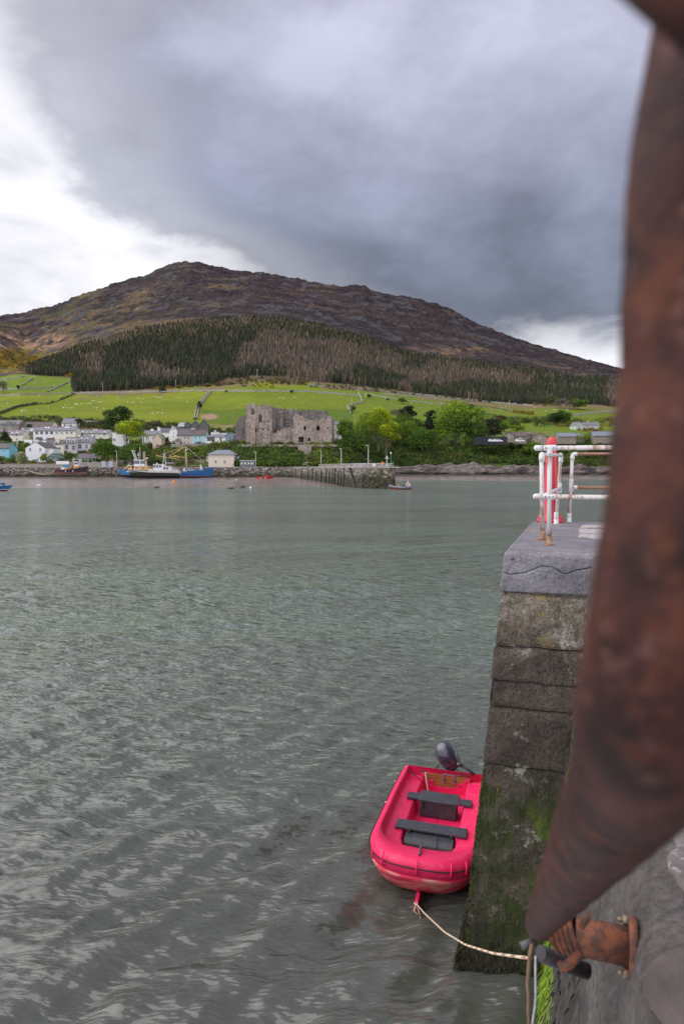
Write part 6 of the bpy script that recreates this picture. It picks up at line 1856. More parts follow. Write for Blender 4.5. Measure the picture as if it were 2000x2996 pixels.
def wall_pt(s, z):
    p = A0 + WD * s
    off = (QT - z) * 0.082
    p = p + WN * off
    h = 0.05 * fr(Vector((p.x * 1.6, p.y * 1.6, z * 1.6)), 0.9, 2.1, 6) + 0.012 * fr(Vector((p.x * 12, p.y * 12, z * 12)), 0.9, 2.1, 3)
    if abs(s - 0.05) < 0.25 and z > 4.4: h *= 0.15
    rd = 0.10
    if QT - z < rd: h -= rd - math.sqrt(max(0, rd * rd - (rd - (QT - z)) ** 2))
    p = p + WN * h
    return Vector((p.x, p.y, z))
zz_ = [-0.6 + 4.6 * i / 70 for i in range(70)] + [4.0 + (QT - 4.0) * i / 34 for i in range(35)]
gridmesh('wall_face', wall_pt, [-2.2 + 0.05 * i for i in range(170)], zz_, m_nw, parent=nq)
def deck_pt(s, b):
    w = b * b * 9.0
    p = A0 + WD * s - WN * (w + 0.10)
    h = 0.012 * fr(Vector((p.x * 2.2, p.y * 2.2, 1)), 0.9, 2.1, 6) + 0.003 * fr(Vector((p.x * 18, p.y * 18, 1)), 0.9, 2.1, 3)
    if w < .01: h = 0
    return Vector((p.x, p.y, QT - 0.002 + h))
m_deck = M('quay_mortar', (0.10, 0.083, 0.078), (0.19, 0.163, 0.158), 7.0, 0.85, 0.02, 34.0, c3=(0.34, 0.31, 0.31))
gridmesh('deck', deck_pt, [-2.2 + 0.06 * i for i in range(141)], [i / 60 for i in range(61)], m_deck, parent=nq)
m_cob = M('quay_stone', (0.105, 0.086, 0.082), (0.16, 0.135, 0.13), 9.0, 0.75, 0.006, 60.0, c3=(0.30, 0.28, 0.28))
m_cob2 = M('brown_quay_stone', (0.075, 0.057, 0.052), (0.12, 0.092, 0.084), 9.0, 0.7, 0.006, 60.0)
def cobble(px, py, rx, ry, hgt, mat, seed):
    c = G(px, py, QT)
    r_ = random.Random(seed)
    vs, fs = [], []
    n, m = 26, 9
    ph = [r_.uniform(0, 6.28) for _ in range(4)]
    for j in range(m + 1):
        f = j / m
        rad = math.sin(f * math.pi / 2) ** 0.5
        zt = hgt * (1 - f ** 4) - 0.03 * (j == m)
        for k in range(n):
            a = 2 * math.pi * k / n
            w = 1 + 0.10 * math.sin(2 * a + ph[0]) + 0.07 * math.sin(3 * a + ph[1]) + 0.04 * math.sin(5 * a + ph[2])
            x, y = rx * rad * w * math.cos(a), ry * rad * w * math.sin(a)
            vs.append((x, y, zt + 0.006 * noise.noise(Vector((x * 14, y * 14, seed)))))
    for j in range(m):
        for k in range(n): fs.append((j * n + k, (j + 1) * n + k, (j + 1) * n + (k + 1) % n, j * n + (k + 1) % n))
    fs.append(tuple(range(n - 1, -1, -1))[::-1])
    o = MB().add(vs, fs, True).build('paving_stone', mat, nq, c)
    o.rotation_euler = (0, 0, math.atan2(WD.y, WD.x) - math.pi / 2)
cobble(2075, 2905, .085, .13, .012, m_cob2, 1)
cobble(2100, 2560, .10, .13, .010, m_cob, 2)
cobble(2160, 2300, .14, .20, .010, m_cob, 3)
for i in range(26):
    s_, w_ = rnd.uniform(-1.0, 5.2), rnd.uniform(0.45, 2.6)
    p = A0 + WD * s_ - WN * w_
    c = MB
    if (G(2015, 2890, QT) - Vector((p.x, p.y, QT))).length < .35 or (G(2040, 2560, QT) - Vector((p.x, p.y, QT))).length < .3: continue
    # back-project to reuse the pixel based helper
    r = p.y; X_ = p.x
    dz = QT - EYE
    t_ = (p.y * cT - dz * sT)
    if t_ < 0.3: continue
    cobble(1000 + F * p.x / t_, 1498 - F * (p.y * sT + dz * cT) / t_, rnd.uniform(.12, .2), rnd.uniform(.14, .24), .014, rnd.choice((m_cob, m_cob2)), 10 + i)

# weed strands
def strands(name, label, spots, cols, seed, ln=(0.05, 0.16), w=0.006):
    r_ = random.Random(seed)
    vs, fs, cs = [], [], []
    for p, n in spots:
        c = cols[r_.randrange(len(cols))]
        L = r_.uniform(*ln)
        side_ = Vector((r_.uniform(-1, 1), r_.uniform(-1, 1), 0)).normalized()
        q_ = p + n * 0.004
        b = len(vs)
        dr = Vector((r_.uniform(-.25, .25), r_.uniform(-.25, .25), -1)) + n * r_.uniform(0.05, 0.6)
        for k in range(4):
            ww = w * (1 - k / 3.3) * r_.uniform(.7, 1.2)
            vs += [tuple(q_ - side_ * ww), tuple(q_ + side_ * ww)]
            f = r_.uniform(.7, 1.3)
            cs += [tuple(x * f for x in c)] * 2
            q_ = q_ + dr.normalized() * L / 3
            dr = dr + Vector((0, 0, -.5))
        for k in range(3): fs.append((b + 2 * k, b + 2 * k + 1, b + 2 * k + 3, b + 2 * k + 2))
    me = npmesh(name, vs, fs)
    vcol(me, 'tone', np.array(cs))
    return tag(link(name, me, m_weed), label, 'seaweed', kind='stuff')
m_weed = M_attr('seaweed', rough=0.6, spec=0.4)
nF, nS = Vector((-0.28, -0.96, 0)), Vector((-0.943, 0.332, 0))
GR = [(0.030, 0.046, 0.008), (0.050, 0.075, 0.008), (0.020, 0.030, 0.008), (0.12, 0.18, 0.010)]
BR = [(0.022, 0.018, 0.012), (0.040, 0.030, 0.018), (0.055, 0.045, 0.028), (0.03, 0.03, 0.012)]
r_ = random.Random(4)
sp = []
for _ in range(2600):
    s_ = r_.uniform(0, 1.0); z = 0.3 + 2.1 * r_.random() ** 0.8
    if noise.noise(Vector((s_ * 3, z * 1.6, 2))) < -0.05: continue
    sp.append((front(s_, z, 0.0), nF))
for _ in range(300): sp.append((front(r_.uniform(0, 1), r_.uniform(1.96, 2.25) + .1 * math.sin(_), 0), nF))
for _ in range(500): sp.append((front(r_.uniform(-.005, .03), r_.uniform(0.8, 2.3), 0.0), nS))
strands('green_seaweed', 'short green weed hanging on the lower half of the near pier face', sp, GR[:3] + GR[:1] + BR, 1, (0.012, 0.035), 0.0024)
sp = [(front(r_.uniform(-.01, .22) , r_.uniform(1.93, 2.15), 0.0), nF) for _ in range(260)]
strands('green_seaweed', 'bright green tuft of weed at the left corner of the near pier face', sp, GR, 2, (0.03, 0.09), 0.004)
sp = []
for _ in range(1500):
    z = 1.25 * r_.random() ** 1.3
    sp.append((side(r_.uniform(-.02, 1.5) * (1.2 - z), z, 0.0), nS))
for _ in range(500): sp.append((front(r_.uniform(0, 1.0), .08 + .34 * r_.random() ** 1.6 + .12 * noise.noise(Vector((_ * .37, 0, 0))), 0.0), nF))
strands('brown_seaweed', 'dark brown weed fringe round the waterline of the near pier head', sp, BR, 3, (0.02, 0.07), 0.006)
sp = []
for _ in range(2600):
    z = .75 * r_.random() ** 1.2
    sp.append((side(r_.uniform(-.02, .5), z + .02, 0.0) + nS * r_.uniform(0, .10) * (1 - z), nS))
strands('brown_seaweed', 'bushy dark weed bulging from the foot of the near pier on its left side', sp, BR, 33, (0.03, 0.11), 0.006)
sp = [(front(r_.uniform(-.01, .05) , r_.uniform(0.2, 2.2), 0.0), (nF + nS).normalized()) for _ in range(1500)]  # the corner's lit edge is put into the colour as paler strands
strands('green_seaweed', 'weed lining the left arris of the near pier, coloured pale green as if lit', sp, [(0.07, 0.095, 0.012), (0.08, 0.09, 0.03), (0.045, 0.055, 0.018)], 34, (0.01, 0.035), 0.003)
sp = [(side(r_.uniform(0.0, .25), r_.uniform(1.1, 1.75), 0.0), nS) for _ in range(260)]
strands('brown_seaweed', 'dark weed clump on the corner of the near pier beside the pink dinghy', sp, BR, 5, (0.04, 0.10), 0.008)
sp = []
for _ in range(1800):
    s_, z = r_.uniform(1.5, 5.9), r_.uniform(0.0, 3.9)
    sp.append((wall_pt(s_, z), WN))
strands('brown_seaweed', 'dark weed and barnacle crust on the near quay wall under the pipe', sp, BR + [(0.12, 0.105, 0.09)], 6, (0.03, 0.09), 0.008)
sp = [(wall_pt(r_.uniform(4.6, 5.9), r_.uniform(0.1, 1.3)), WN) for _ in range(1300)]
strands('green_seaweed', 'vivid green weed hanging in the corner of the near quay wall', sp, [(0.16, 0.26, 0.01), (0.22, 0.34, 0.012), (0.10, 0.16, 0.01)], 7, (0.08, 0.24), 0.008)

# ------------------------------------------------------------------ white pipe railing on the pier head
def M_rusty(name, paint_, rust, amt=0.5, scale=9.0, stretch=(1, 1, 0.5), zfoot=None, rough=0.45, halo=(0.34, 0.24, 0.16)):
    m = bpy.data.materials.new(name)
    m.use_nodes = True
    t = m.node_tree
    q = N(t)
    b = t.nodes['Principled BSDF']
    o = nodes_pos(q)
    n1 = q.n('ShaderNodeTexNoise', i_Vector=q.n('ShaderNodeMapping', i_Vector=o, i_Scale=stretch).outputs[0], i_Scale=scale, i_Detail=7.0, i_Roughness=0.7).outputs[0]
    n2 = q.n('ShaderNodeTexNoise', i_Vector=o, i_Scale=scale * 6, i_Detail=4.0).outputs[0]
    f = n1
    if zfoot is not None:
        z = q.n('ShaderNodeSeparateXYZ', i_0=o).outputs[2]
        k = q.n('ShaderNodeMapRange', i_0=z, i_1=zfoot, i_2=zfoot + 0.22, i_3=0.22, i_4=0.0).outputs[0]
        f = q.math('ADD', n1, k)
    c = q.mix(q.ramp(f, [(1 - amt - 0.05, 0.0), (1 - amt + 0.05, 1.0)]), paint_, q.mix(n2, rust, tuple(x * 1.7 for x in rust)))
    c = q.mix(q.ramp(f, [(0.9 - amt, 0.0), (1.02 - amt, 0.35)]), c, halo)
    q.link(c, b.inputs['Base Color'])
    b.inputs['Roughness'].default_value = rough
    q.link(q.n('ShaderNodeBump', i_Height=q.math('ADD', q.math('MULTIPLY', f, 0.004), q.math('MULTIPLY', n2, 0.001)), i_Distance=1.0).outputs[0], b.inputs['Normal'])
    return m
m_wp = M_rusty('white_pipe_paint', (0.56, 0.53, 0.53), (0.16, 0.085, 0.05), 0.46, 11.0, (1, 1, 0.22), QT, 0.6)
m_wp2 = M_rusty('white_clamp_paint', (0.60, 0.59, 0.60), (0.22, 0.12, 0.07), 0.36, 14.0)
m_bp = M_rusty('rust_brown_pipe', (0.27, 0.105, 0.07), (0.15, 0.06, 0.035), 0.5, 9.0)
m_foot = M_rusty('rusted_foot', (0.42, 0.33, 0.24), (0.13, 0.048, 0.024), 0.56, 14.0, halo=(0.28, 0.15, 0.08))
rail = empty('pipe_railing', (2.336, 7.681, QT), label='white painted tubular railing with rust stains on the near pier head', cat='railing')
RL = rail.location
def rp_(x, y, z): return (x - RL.x, y - RL.y, z - QT)
posts = [(2.336, 7.681, 5.81), (2.442, 8.295, 5.755), (3.324, 10.583, 5.80), (3.634, 10.909, 5.81)]
PR = 0.0265
for i, (x, y, zt) in enumerate(posts):
    leanx = (-0.012, -0.03, 0.05, 0.03)[i]
    MB().tube([rp_(x, y, QT + .02), rp_(x + leanx * .5, y, (QT + zt) / 2), rp_(x + leanx, y, zt)], PR, 16).build('post', m_wp, rail)
    rf = (0.055, 0.05, 0.042, 0.045)[i]
    MB().lathe([(0, 0), (rf, 0), (rf, .012), (PR + .009, .018), (PR + .009, .10 if i < 2 else .075), (PR, .11 if i < 2 else .08)], rp_(x, y, QT), 18).build('base_flange', m_foot if i < 2 else m_wp2, rail)
    if i < 2:
        for a in (0.6, 2.7, 4.6): MB().lathe([(0, 0), (.009, 0), (.009, .012), (0, .014)], rp_(x + .043 * math.cos(a), y + .043 * math.sin(a), QT + .012), 6).build('bolt', m_foot, rail)
V3 = SV.copy()
def clamp(c, axis, L, r=0.0345, mat=None, screws=2):
    a = Vector(c) - axis * L / 2; b_ = Vector(c) + axis * L / 2
    o = MB().tube([rp_(*a), rp_(*(a + axis * .004)), rp_(*(b_ - axis * .004)), rp_(*b_)], [r * .93, r, r, r * .93], 18).build('pipe_clamp', mat or m_wp2, rail)
    for k in range(screws):
        p = Vector(c) + axis * (L * (-.3 + .6 * k / max(1, screws - 1))) 
        fwd = Vector((-p.x, -p.y, 0)).normalized()
        if abs(axis.z) < .5: q_ = p + fwd * r * .97
        else: q_ = p + fwd * r * .97
        MB().tube([rp_(*q_), rp_(*(q_ + fwd * .004))], .0075, 10).build('set_screw', m_darkm, o)
    return o
Zv = Vector((0, 0, 1))
def rrail(i, z, L0, L1, mat, cap=True, r=PR, dy=0.0):
    x, y, zt = posts[i]
    b0 = Vector((x, y, z)) - V3 * L0
    b1 = Vector((x, y, z)) + V3 * L1
    MB().tube([rp_(*b0), rp_(*b1)], r, 16).build('rail', mat, rail)
    if cap: MB().tube([rp_(*(b0 - V3 * .035)), rp_(*(b0 - V3 * .030)), rp_(*(b0 - V3 * .015)), rp_(*(b0 + V3 * .01)), rp_(*(b0 + V3 * .06))], [.008, .021, .031, .0335, .0335], 18).build('end_cap', m_wp2, rail)
rrail(0, 5.808, 0.15, 3.2, m_wp)
rrail(0, 5.262, 0.15, 3.2, m_wp)
clamp((2.336 - .012, 7.681, 5.808), V3, .135); clamp((2.336 - .012, 7.681, 5.76), Zv, .085, screws=1)
clamp((2.336 - .006, 7.681, 5.262), V3, .135, screws=3)
# elbows and cross pieces of the side bay
def elbow(c, d1, d2, mat=m_wp2, r=.033):
    c, d1, d2 = Vector(c), Vector(d1), Vector(d2)
    pts = [c + d1 * .075, c + d1 * .04, c + d1 * .018 + d2 * .004, c + d1 * .004 + d2 * .018, c + d2 * .04, c + d2 * .075]
    MB().tube([rp_(*p) for p in pts], [r, r, r * .98, r * .98, r, r], 16).build('elbow', mat, rail)
P2, P3, P4 = [Vector((x + dx, y, 0)) for (x, y, z), dx in zip(posts[1:], (-.03, .05, .03))]
dS = (P3 - P2).normalized()
for z_ in (5.745, 5.235):
    MB().tube([rp_(P2.x, P2.y, z_), rp_(P3.x, P3.y, z_ + .03)], PR * .9, 14).build('rail', m_wp2, rail)
elbow((P2.x, P2.y, 5.745), (0, 0, -1), dS); elbow((P3.x, P3.y, 5.78), (0, 0, -1), -dS)
clamp((P2.x + .01, P2.y, 5.70), Zv, .09, screws=1); clamp((P2.x + .015, P2.y, 5.235), Zv, .09, screws=1)
clamp((P3.x - .01, P3.y, 5.27), Zv, .15, screws=2); clamp((P3.x, P3.y, 5.70), Zv, .08, screws=1); clamp((posts[2][0], posts[2][1], QT + .12), Zv, .12, screws=2)
elbow((P4.x, P4.y, 5.80), (0, 0, -1), V3)
rrail(3, 5.80, -.07, 3.2, m_bp, False, PR * .85)
rrail(3, 5.268, -.03, 3.2, m_bp, False, PR * .95)
clamp((P4.x - .012, P4.y, 5.30), Zv, .20, screws=2); clamp(tuple(Vector((P4.x, P4.y, 5.268)) + V3 * .05), V3, .07, screws=1); clamp((posts[3][0], posts[3][1], QT + .10), Zv, .10, screws=0)
clamp((P4.x, P4.y, 5.735), Zv, .06, screws=1)
# red post
m_redpost = M_rusty('faded_red_paint', (0.58, 0.050, 0.075), (0.30, 0.04, 0.04), 0.34, 30.0, (1, 1, 1), rough=0.6)
rpst = empty('red_mooring_post', (3.335, 10.93, QT), label='tapering red iron mooring post with a rounded top behind the white railing', cat='mooring post')
MB().lathe([(0, 0), (.205, 0), (.21, .03), (.19, .065), (.135, .085), (.122, .13), (.110, .5), (.094, .9), (.080, 1.16), (.074, 1.20), (.078, 1.22), (.078, 1.27), (.072, 1.315), (.055, 1.345), (.03, 1.36), (0, 1.364)], n=32).build('column', m_redpost, rpst)
for a in (-0.25, 0.35):
    MB().tube([(.137 * math.sin(a), -.137 * math.cos(a), .1), (.12 * math.sin(a), -.12 * math.cos(a), .6), (.09 * math.sin(a), -.09 * math.cos(a), 1.15)], .012, 8).build('rib', m_redpost, rpst)
for a in range(6): MB().lathe([(0, 0), (.026, 0), (.026, .05), (.012, .06), (0, .06)], (.18 * math.cos(a * 1.05 + .3), .18 * math.sin(a * 1.05 + .3), .05), 8).build('bolt', m_redpost, rpst)

# ------------------------------------------------------------------ rusty pipe in front of the lens, bolted to the quay wall
def M_rustpipe():
    m = bpy.data.materials.new('deep_rust')
    m.use_nodes = True
    t = m.node_tree
    q = N(t)
    b = t.nodes['Principled BSDF']
    o = nodes_pos(q)
    nz = lambda s, d=6.0, st=(1, 1, 1): q.n('ShaderNodeTexNoise', i_Vector=q.n('ShaderNodeMapping', i_Vector=o, i_Scale=st).outputs[0], i_Scale=s, i_Detail=d, i_Roughness=0.65).outputs[0]
    c = q.mix(q.ramp(nz(22), [(0.38, 0.0), (0.62, 1.0)]), (0.015, 0.0052, 0.0048), (0.056, 0.0185, 0.0150))
    c = q.mix(q.ramp(nz(55), [(0.50, 0.0), (0.66, 0.9)]), c, (0.088, 0.026, 0.013))
    c = q.mix(q.ramp(nz(95), [(0.58, 0.0), (0.66, 0.8)]), c, (0.12, 0.055, 0.045))
    c = q.mix(q.ramp(nz(14), [(0.55, 0.0), (0.68, 0.8)]), c, (0.018, 0.012, 0.013))
    q.link(c, b.inputs['Base Color'])
    b.inputs['Roughness'].default_value = 0.72
    b.inputs['Specular IOR Level'].default_value = 0.22
    q.link(q.n('ShaderNodeBump', i_Height=q.math('ADD', q.math('MULTIPLY', nz(60), 0.004), q.math('MULTIPLY', nz(200, 3.0), 0.001)), i_Distance=1.0).outputs[0], b.inputs['Normal'])
    return m
m_rp = M_rustpipe()
m_ro = M_rusty('orange_rust', (0.20, 0.062, 0.026), (0.050, 0.020, 0.016), 0.50, 30.0, (1, 1, 1), rough=0.75, halo=(0.11, 0.045, 0.026))
def PT(px, py, t):
    r = ray(px, py)
    return Vector((r.x * t, r.y * t, EYE + r.z * t))
rc = WN.dot(A0)
rr0 = ray(1856, 2775)
tF = rc / (rr0.x * WN.x + rr0.y * WN.y)
FC = Vector((rr0.x * tF, rr0.y * tF, EYE + rr0.z * tF))
FC = FC + WN * ((QT - FC.z) * 0.082)
pipe = empty('rusty_pipe_rail', FC, label='thick rusty iron pipe handrail close to the viewer, bolted to the quay wall', cat='pipe rail')
def pl_(v): return tuple(Vector(v) - FC)
END = FC + WN * 0.185
ctrl = [(1597, 2792, None), (1868, 2250, .295), (1940, 2090, .225), (1990, 1900, .207), (2056, 1500, .200), (2102, 1100, .200), (2118, 700, .200), (2155, 300, .202), (2240, -150, .21), (2420, -700, .24)]
tE = (END - Vector((0, 0, EYE))).dot(Vector((0, cT, -sT)))
CP = [END] + [PT(px, py, t) for px, py, t in ctrl[1:]]
pts = []
for i in range(len(CP) - 1):
    p0, p1, p2, p3 = CP[max(0, i - 1)], CP[i], CP[i + 1], CP[min(len(CP) - 1, i + 2)]
    if i == 0: p0 = p1 + (p1 - p2)
    nn_ = 40 if i == 0 else 12
    for k in range(nn_):
        t = k / nn_
        m1, m2 = (p2 - p0) * .5, (p3 - p1) * .5
        if i == 0: m1 = m2 = (p2 - p1)
        if i == 1: m1 = (CP[1] - CP[0]).normalized() * (p2 - p1).length
        pts.append(p1 * (2 * t ** 3 - 3 * t * t + 1) + m1 * (t ** 3 - 2 * t * t + t) + p2 * (-2 * t ** 3 + 3 * t * t) + m2 * (t ** 3 - t * t))
rads = [0.0275 + 0.0008 * noise.noise(p * 40) for p in pts]
rads[0] = 0.022; rads[1] = 0.0262
o = MB().tube([pl_(p) for p in pts], rads, 40, wob=0.012, seed=2).build('pipe', m_rp, pipe)
# flange and stub
stub = MB().tube([pl_(FC + WN * -.005), pl_(FC + WN * .085), pl_(FC + WN * .105), pl_(FC + WN * .108)], [.0375, .0375, .036, .030], 32, wob=.02, seed=3).build('stub_pipe', m_ro, pipe)
MB().tube([pl_(FC + WN * -.012), pl_(FC + WN * -.011), pl_(FC + WN * .003), pl_(FC + WN * .004)], [.052, .058, .058, .052], 32, wob=.03, seed=4).build('flange_plate', m_ro, pipe)
m_nut = M('galvanised_nut', (0.24, 0.21, 0.16), (0.16, 0.09, 0.05), 40, .5)
for a in (0.9, 4.1):
    c = FC + Vector((0, 0, 1)) * .047 * math.sin(a) + WD * .047 * math.cos(a)
    MB().tube([pl_(c + WN * .003), pl_(c + WN * .014)], .0095, 6).tube([pl_(c + WN * .014), pl_(c + WN * .024)], .005, 8).build('bolt', m_nut, pipe)
MB().tube([pl_(FC + WN * .10), pl_(FC + WN * .185)], [.021, .022], 20, wob=.03, seed=5).build('inner_pipe', m_rp, pipe)
hx = []
for k in range(90):
    a = k / 89 * 2 * math.pi * 5.2
    c = FC + WN * (.100 + .060 * k / 89) + WD * .0 
    rr_ = .0355
    ax1, ax2 = WD, Vector((0, 0, 1))
    hx.append(c + (ax1 * math.cos(a) + ax2 * math.sin(a)) * rr_ + WN * 0.018 * math.sin(a))
MB().tube([pl_(p) for p in hx], .0062, 10, wob=.08, seed=6).build('twisted_band', m_ro, pipe)
MB().tube([pl_(PT(1700, 2712, 1.33)), pl_(PT(1714, 2690, 1.32)), pl_(PT(1722, 2676, 1.31))], [.007, .007, .005], 12).build('band_end', m_ro, pipe)
MB().tube([pl_(PT(1690, 2795, 1.30)), pl_(PT(1664, 2822, 1.28)), pl_(PT(1645, 2834, 1.28)), pl_(PT(1640, 2818, 1.29))], [.009, .0095, .0095, .008], 14, wob=.05).build('hook', m_ro, pipe)
low = PT(1575, 2778, 1.52)
MB().tube([pl_(PT(1580, 2790, 1.50)), pl_(PT(1650, 2820, 1.52)), pl_(PT(1716, 2842, 1.53))], [.017, .017, .017], 20, wob=.05, seed=8).build('lower_bar', M_rusty('black_rust', (0.03, 0.026, 0.03), (0.14, 0.055, 0.035), .36, 25, (1, 1, 1), halo=(0.05, 0.035, 0.03)), pipe)
MB().tube([pl_(PT(1562, 2752, 1.46)), pl_(PT(1540, 2762, 1.46)), pl_(PT(1523, 2770, 1.46))], [.009, .008, .009], 10).build('rod_end', m_darkm, pipe)
MB().tube([pl_(PT(1836, 2872, 1.42)), pl_(PT(1838, 2960, 1.44)), pl_(PT(1838, 3060, 1.46))], .004, 8).build('rust_drip_rod', m_ro, pipe)
MB().tube([pl_(PT(1890, -230, .155)), pl_(PT(2065, -85, .150)), pl_(PT(2190, 20, .150)), pl_(PT(2370, 160, .155))], .0132, 24).build('cross_bar', m_rp, pipe)
# cables
m_cab = M('brown_cable', (0.12, 0.07, 0.05), (0.20, 0.12, 0.08), 60, .8)
m_cab2 = M('grey_cable', (0.34, 0.36, 0.36), (0.45, 0.47, 0.47), 60, .5)
tag(MB().tube([PT(1556, 2762, 1.44), PT(1549, 2800, 1.44), PT(1545, 2850, 1.45), PT(1543, 2880, 1.45), PT(1547, 2915, 1.45), PT(1546, 2950, 1.46), PT(1549, 3060, 1.48), PT(1552, 3200, 1.5)], .0045, 10).build('hanging_cable', m_cab), 'thick brown cable hanging from the foot of the rusty pipe', 'cable')
tag(MB().tube([PT(1566, 2800, 1.50), PT(1566, 2850, 1.50), PT(1567, 2920, 1.51), PT(1564, 2950, 1.52), PT(1558, 2990, 1.53), PT(1554, 3100, 1.55)], .0028, 8).build('hanging_cable', m_cab2), 'thin grey cable hanging beside the brown one', 'cable')
bl = empty('blue_ladder_strip', wall_pt(1.0, 4.1), label='blue painted strip with white edges on the quay wall behind the rusty pipe', cat='ladder')
bo = bl.location
bpts = [wall_pt(1.05, z) + WN * .03 for z in (4.50, 4.42, 4.34)]
MB().tube([tuple(p - bo) for p in bpts], .011, 10).build('blue_bar', M('blue_bar_paint', (0.02, 0.09, 0.28)), bl)
MB().tube([tuple(p - bo + WD * .014) for p in bpts], .004, 8).build('white_edge', m_white, bl)
MB().tube([tuple(p - bo - WD * .016) for p in bpts], .004, 8).build('white_edge', m_white, bl)

# ------------------------------------------------------------------ pink dinghy
m_pink = M('pink_polyethylene', (0.76, 0.020, 0.115), (0.72, 0.018, 0.100), 3.0, 0.42, 0.0008, 30.0, spec=0.35, c3=(0.82, 0.045, 0.15))
m_pinkw = M('scuffed_pink_hull', (0.62, 0.02, 0.07), (0.60, 0.26, 0.22), 5.0, 0.6, 0.001, 40.0, stretch=(0.6, 1, 3.0), contrast=(0.45, 0.62))
m_seat = M('grey_plastic_seat', (0.035, 0.038, 0.048), (0.050, 0.054, 0.064), 6.0, 0.5, 0.0008, 60.0, c3=(0.070, 0.076, 0.088))
m_wood = M('varnished_transom', (0.24, 0.095, 0.035), (0.33, 0.15, 0.06), 5.0, 0.35, 0.001, 30, stretch=(1, 1, 8))
m_cord = M('black_cord', (0.012, 0.012, 0.013), None, rough=0.7)
dg = empty('pink_dinghy', (1.735, 11.17, 0.06), math.radians(164.6), label='bright pink plastic dinghy with grey seats and an outboard, moored beside the near pier', cat='dinghy')
dg.rotation_euler = (R(0.6), R(-1.0), R(164.6))
LS = 1.95
def uring(w, L, z, n=34, rise=0.12, stern_w=0.95, ls=LS, p=2.9):
    out = []
    ks = 14
    for i in range(ks):
        y = ls * i / ks
        ww = w * (stern_w + (1 - stern_w) * min(1, y / 1.0))
        out.append((ww, y))
    for i in range(n + 1):
        a = math.pi * i / n
        ca, sa = math.cos(a), math.sin(a)
        out.append((w * math.copysign(abs(ca) ** (2 / p), ca), ls + (L - ls) * abs(sa) ** (2 / p)))
    for i in range(ks - 1, -1, -1):
        y = ls * i / ks
        ww = w * (stern_w + (1 - stern_w) * min(1, y / 1.0))
        out.append((-ww, y))
    return [(x, y, z + rise * max(0, (y - 0.9) / 2.1) ** 2.0) for x, y in out]
def loft(rings, mat, name, closed_stern=None, smooth=True, lsl=None):
    vs = [v for r in rings for v in r]
    n = len(rings[0])
    fs = [(i * n + k, i * n + k + 1, (i + 1) * n + k + 1, (i + 1) * n + k) for i in range(len(rings) - 1) for k in range(n - 1)]
    mb = MB().add(vs, fs, smooth)
    if closed_stern:
        loop = [i * n for i in range(len(rings))] + [i * n + n - 1 for i in range(len(rings) - 1, -1, -1)]
        mb.f.append(tuple(loop)); mb.sm.append(False)
    return mb.build(name, mat, dg)
low_r = [uring(0.30, 2.35, -.16), uring(0.56, 2.72, -.10), uring(0.66, 2.86, 0.0), uring(.705, 2.93, .09), uring(.722, 2.955, .13), uring(.735, 2.975, .155), uring(.745, 2.99, .17), uring(.748, 2.995, .20), uring(.735, 2.98, .212)]
loft(low_r, m_pinkw, 'lower_hull', True)
up_r = [uring(.735, 2.98, .212), uring(.736, 2.98, .228), uring(.752, 3.0, .24), uring(.765, 3.012, .285), uring(.768, 3.015, .33), uring(.758, 3.0, .375), uring(.735, 2.97, .415), uring(.70, 2.92, .44), uring(.672, 2.86, .45), uring(.665, 2.80, .448), uring(.655, 2.70, .440, ls=1.93), uring(.648, 2.58, .415, ls=1.88), uring(.640, 2.50, .37, ls=1.84, rise=.09), uring(.628, 2.47, .318, ls=1.82, rise=.05), uring(.60, 2.45, .302, ls=1.80, rise=.02),
        uring(.415, 2.40, .300, ls=1.80, rise=.02), uring(.392, 2.385, .292, ls=1.80, rise=.02), uring(.38, 2.37, .265, ls=1.80, rise=.01), uring(.352, 2.33, .09, ls=1.80, rise=.01), uring(.335, 2.31, .075, ls=1.80, rise=0.0), uring(.2, 2.1, .075, ls=1.7, rise=0), uring(.004, 1.5, .075, ls=1.4, rise=0)]
loft(up_r, m_pink, 'hull', True)
# floor ribs
for k in range(7):
    MB().box(-.30 + .1 * k - .012, -.30 + .1 * k + .012, 1.95, 2.28, .07, .088).build('floor_rib', m_pink, dg)
# transom
MB().prism([(-.41, .05), (.41, .05), (.41, .365), (-.41, .365)], -.005, .035).build('transom_board', m_wood, dg)
MB().prism([(-.41, .07), (.41, .07), (.41, .36), (.34, .345), (.29, .27), (.20, .262), (.165, .17), (-.165, .17), (-.20, .262), (-.29, .27), (-.34, .345), (-.41, .36)], .037, .062).build('transom_panel', m_pink, dg)
for x, z in ((-.355, .31), (-.355, .22), (-.24, .235), (.355, .31), (.355, .22), (.24, .235)):
    MB().lathe([(0, 0), (.016, 0), (.014, .008), (0, .010)], (x, .061, z), 12, 'y').build('bolt', m_darkm, dg)
# seats
s1 = bevel(MB().box(-.31, .31, .66, .99, .335, .368).build('seat', m_seat, dg), .012)
bevel(MB().box(-.50, -.312, .73, .92, .312, .346).build('seat_wing', m_seat, dg), .006)
bevel(MB().box(.312, .50, .73, .92, .312, .346).build('seat_wing', m_seat, dg), .006)
bevel(MB().box(-.28, .28, .69, .96, .08, .333).build('seat_locker', m_seat, dg), .02)
bevel(MB().box(-.51, .51, 1.62, 1.86, .312, .352).build('seat', m_seat, dg), .012)
bevel(MB().prism([(0, 0)] * 0 + [(1.66, .09), (2.05, .09), (2.07, .13), (2.05, .23), (1.99, .285), (1.66, .30)], -.345, .345).build('seat_tank', m_seat, dg), .012)
tk = [o for o in dg.children if o.name.startswith('seat_tank')][0]
tk.rotation_euler = (0, 0, 0)
for v in tk.data.vertices: v.co = Vector((v.co.y, v.co.x, v.co.z))
tk.data.flip_normals()
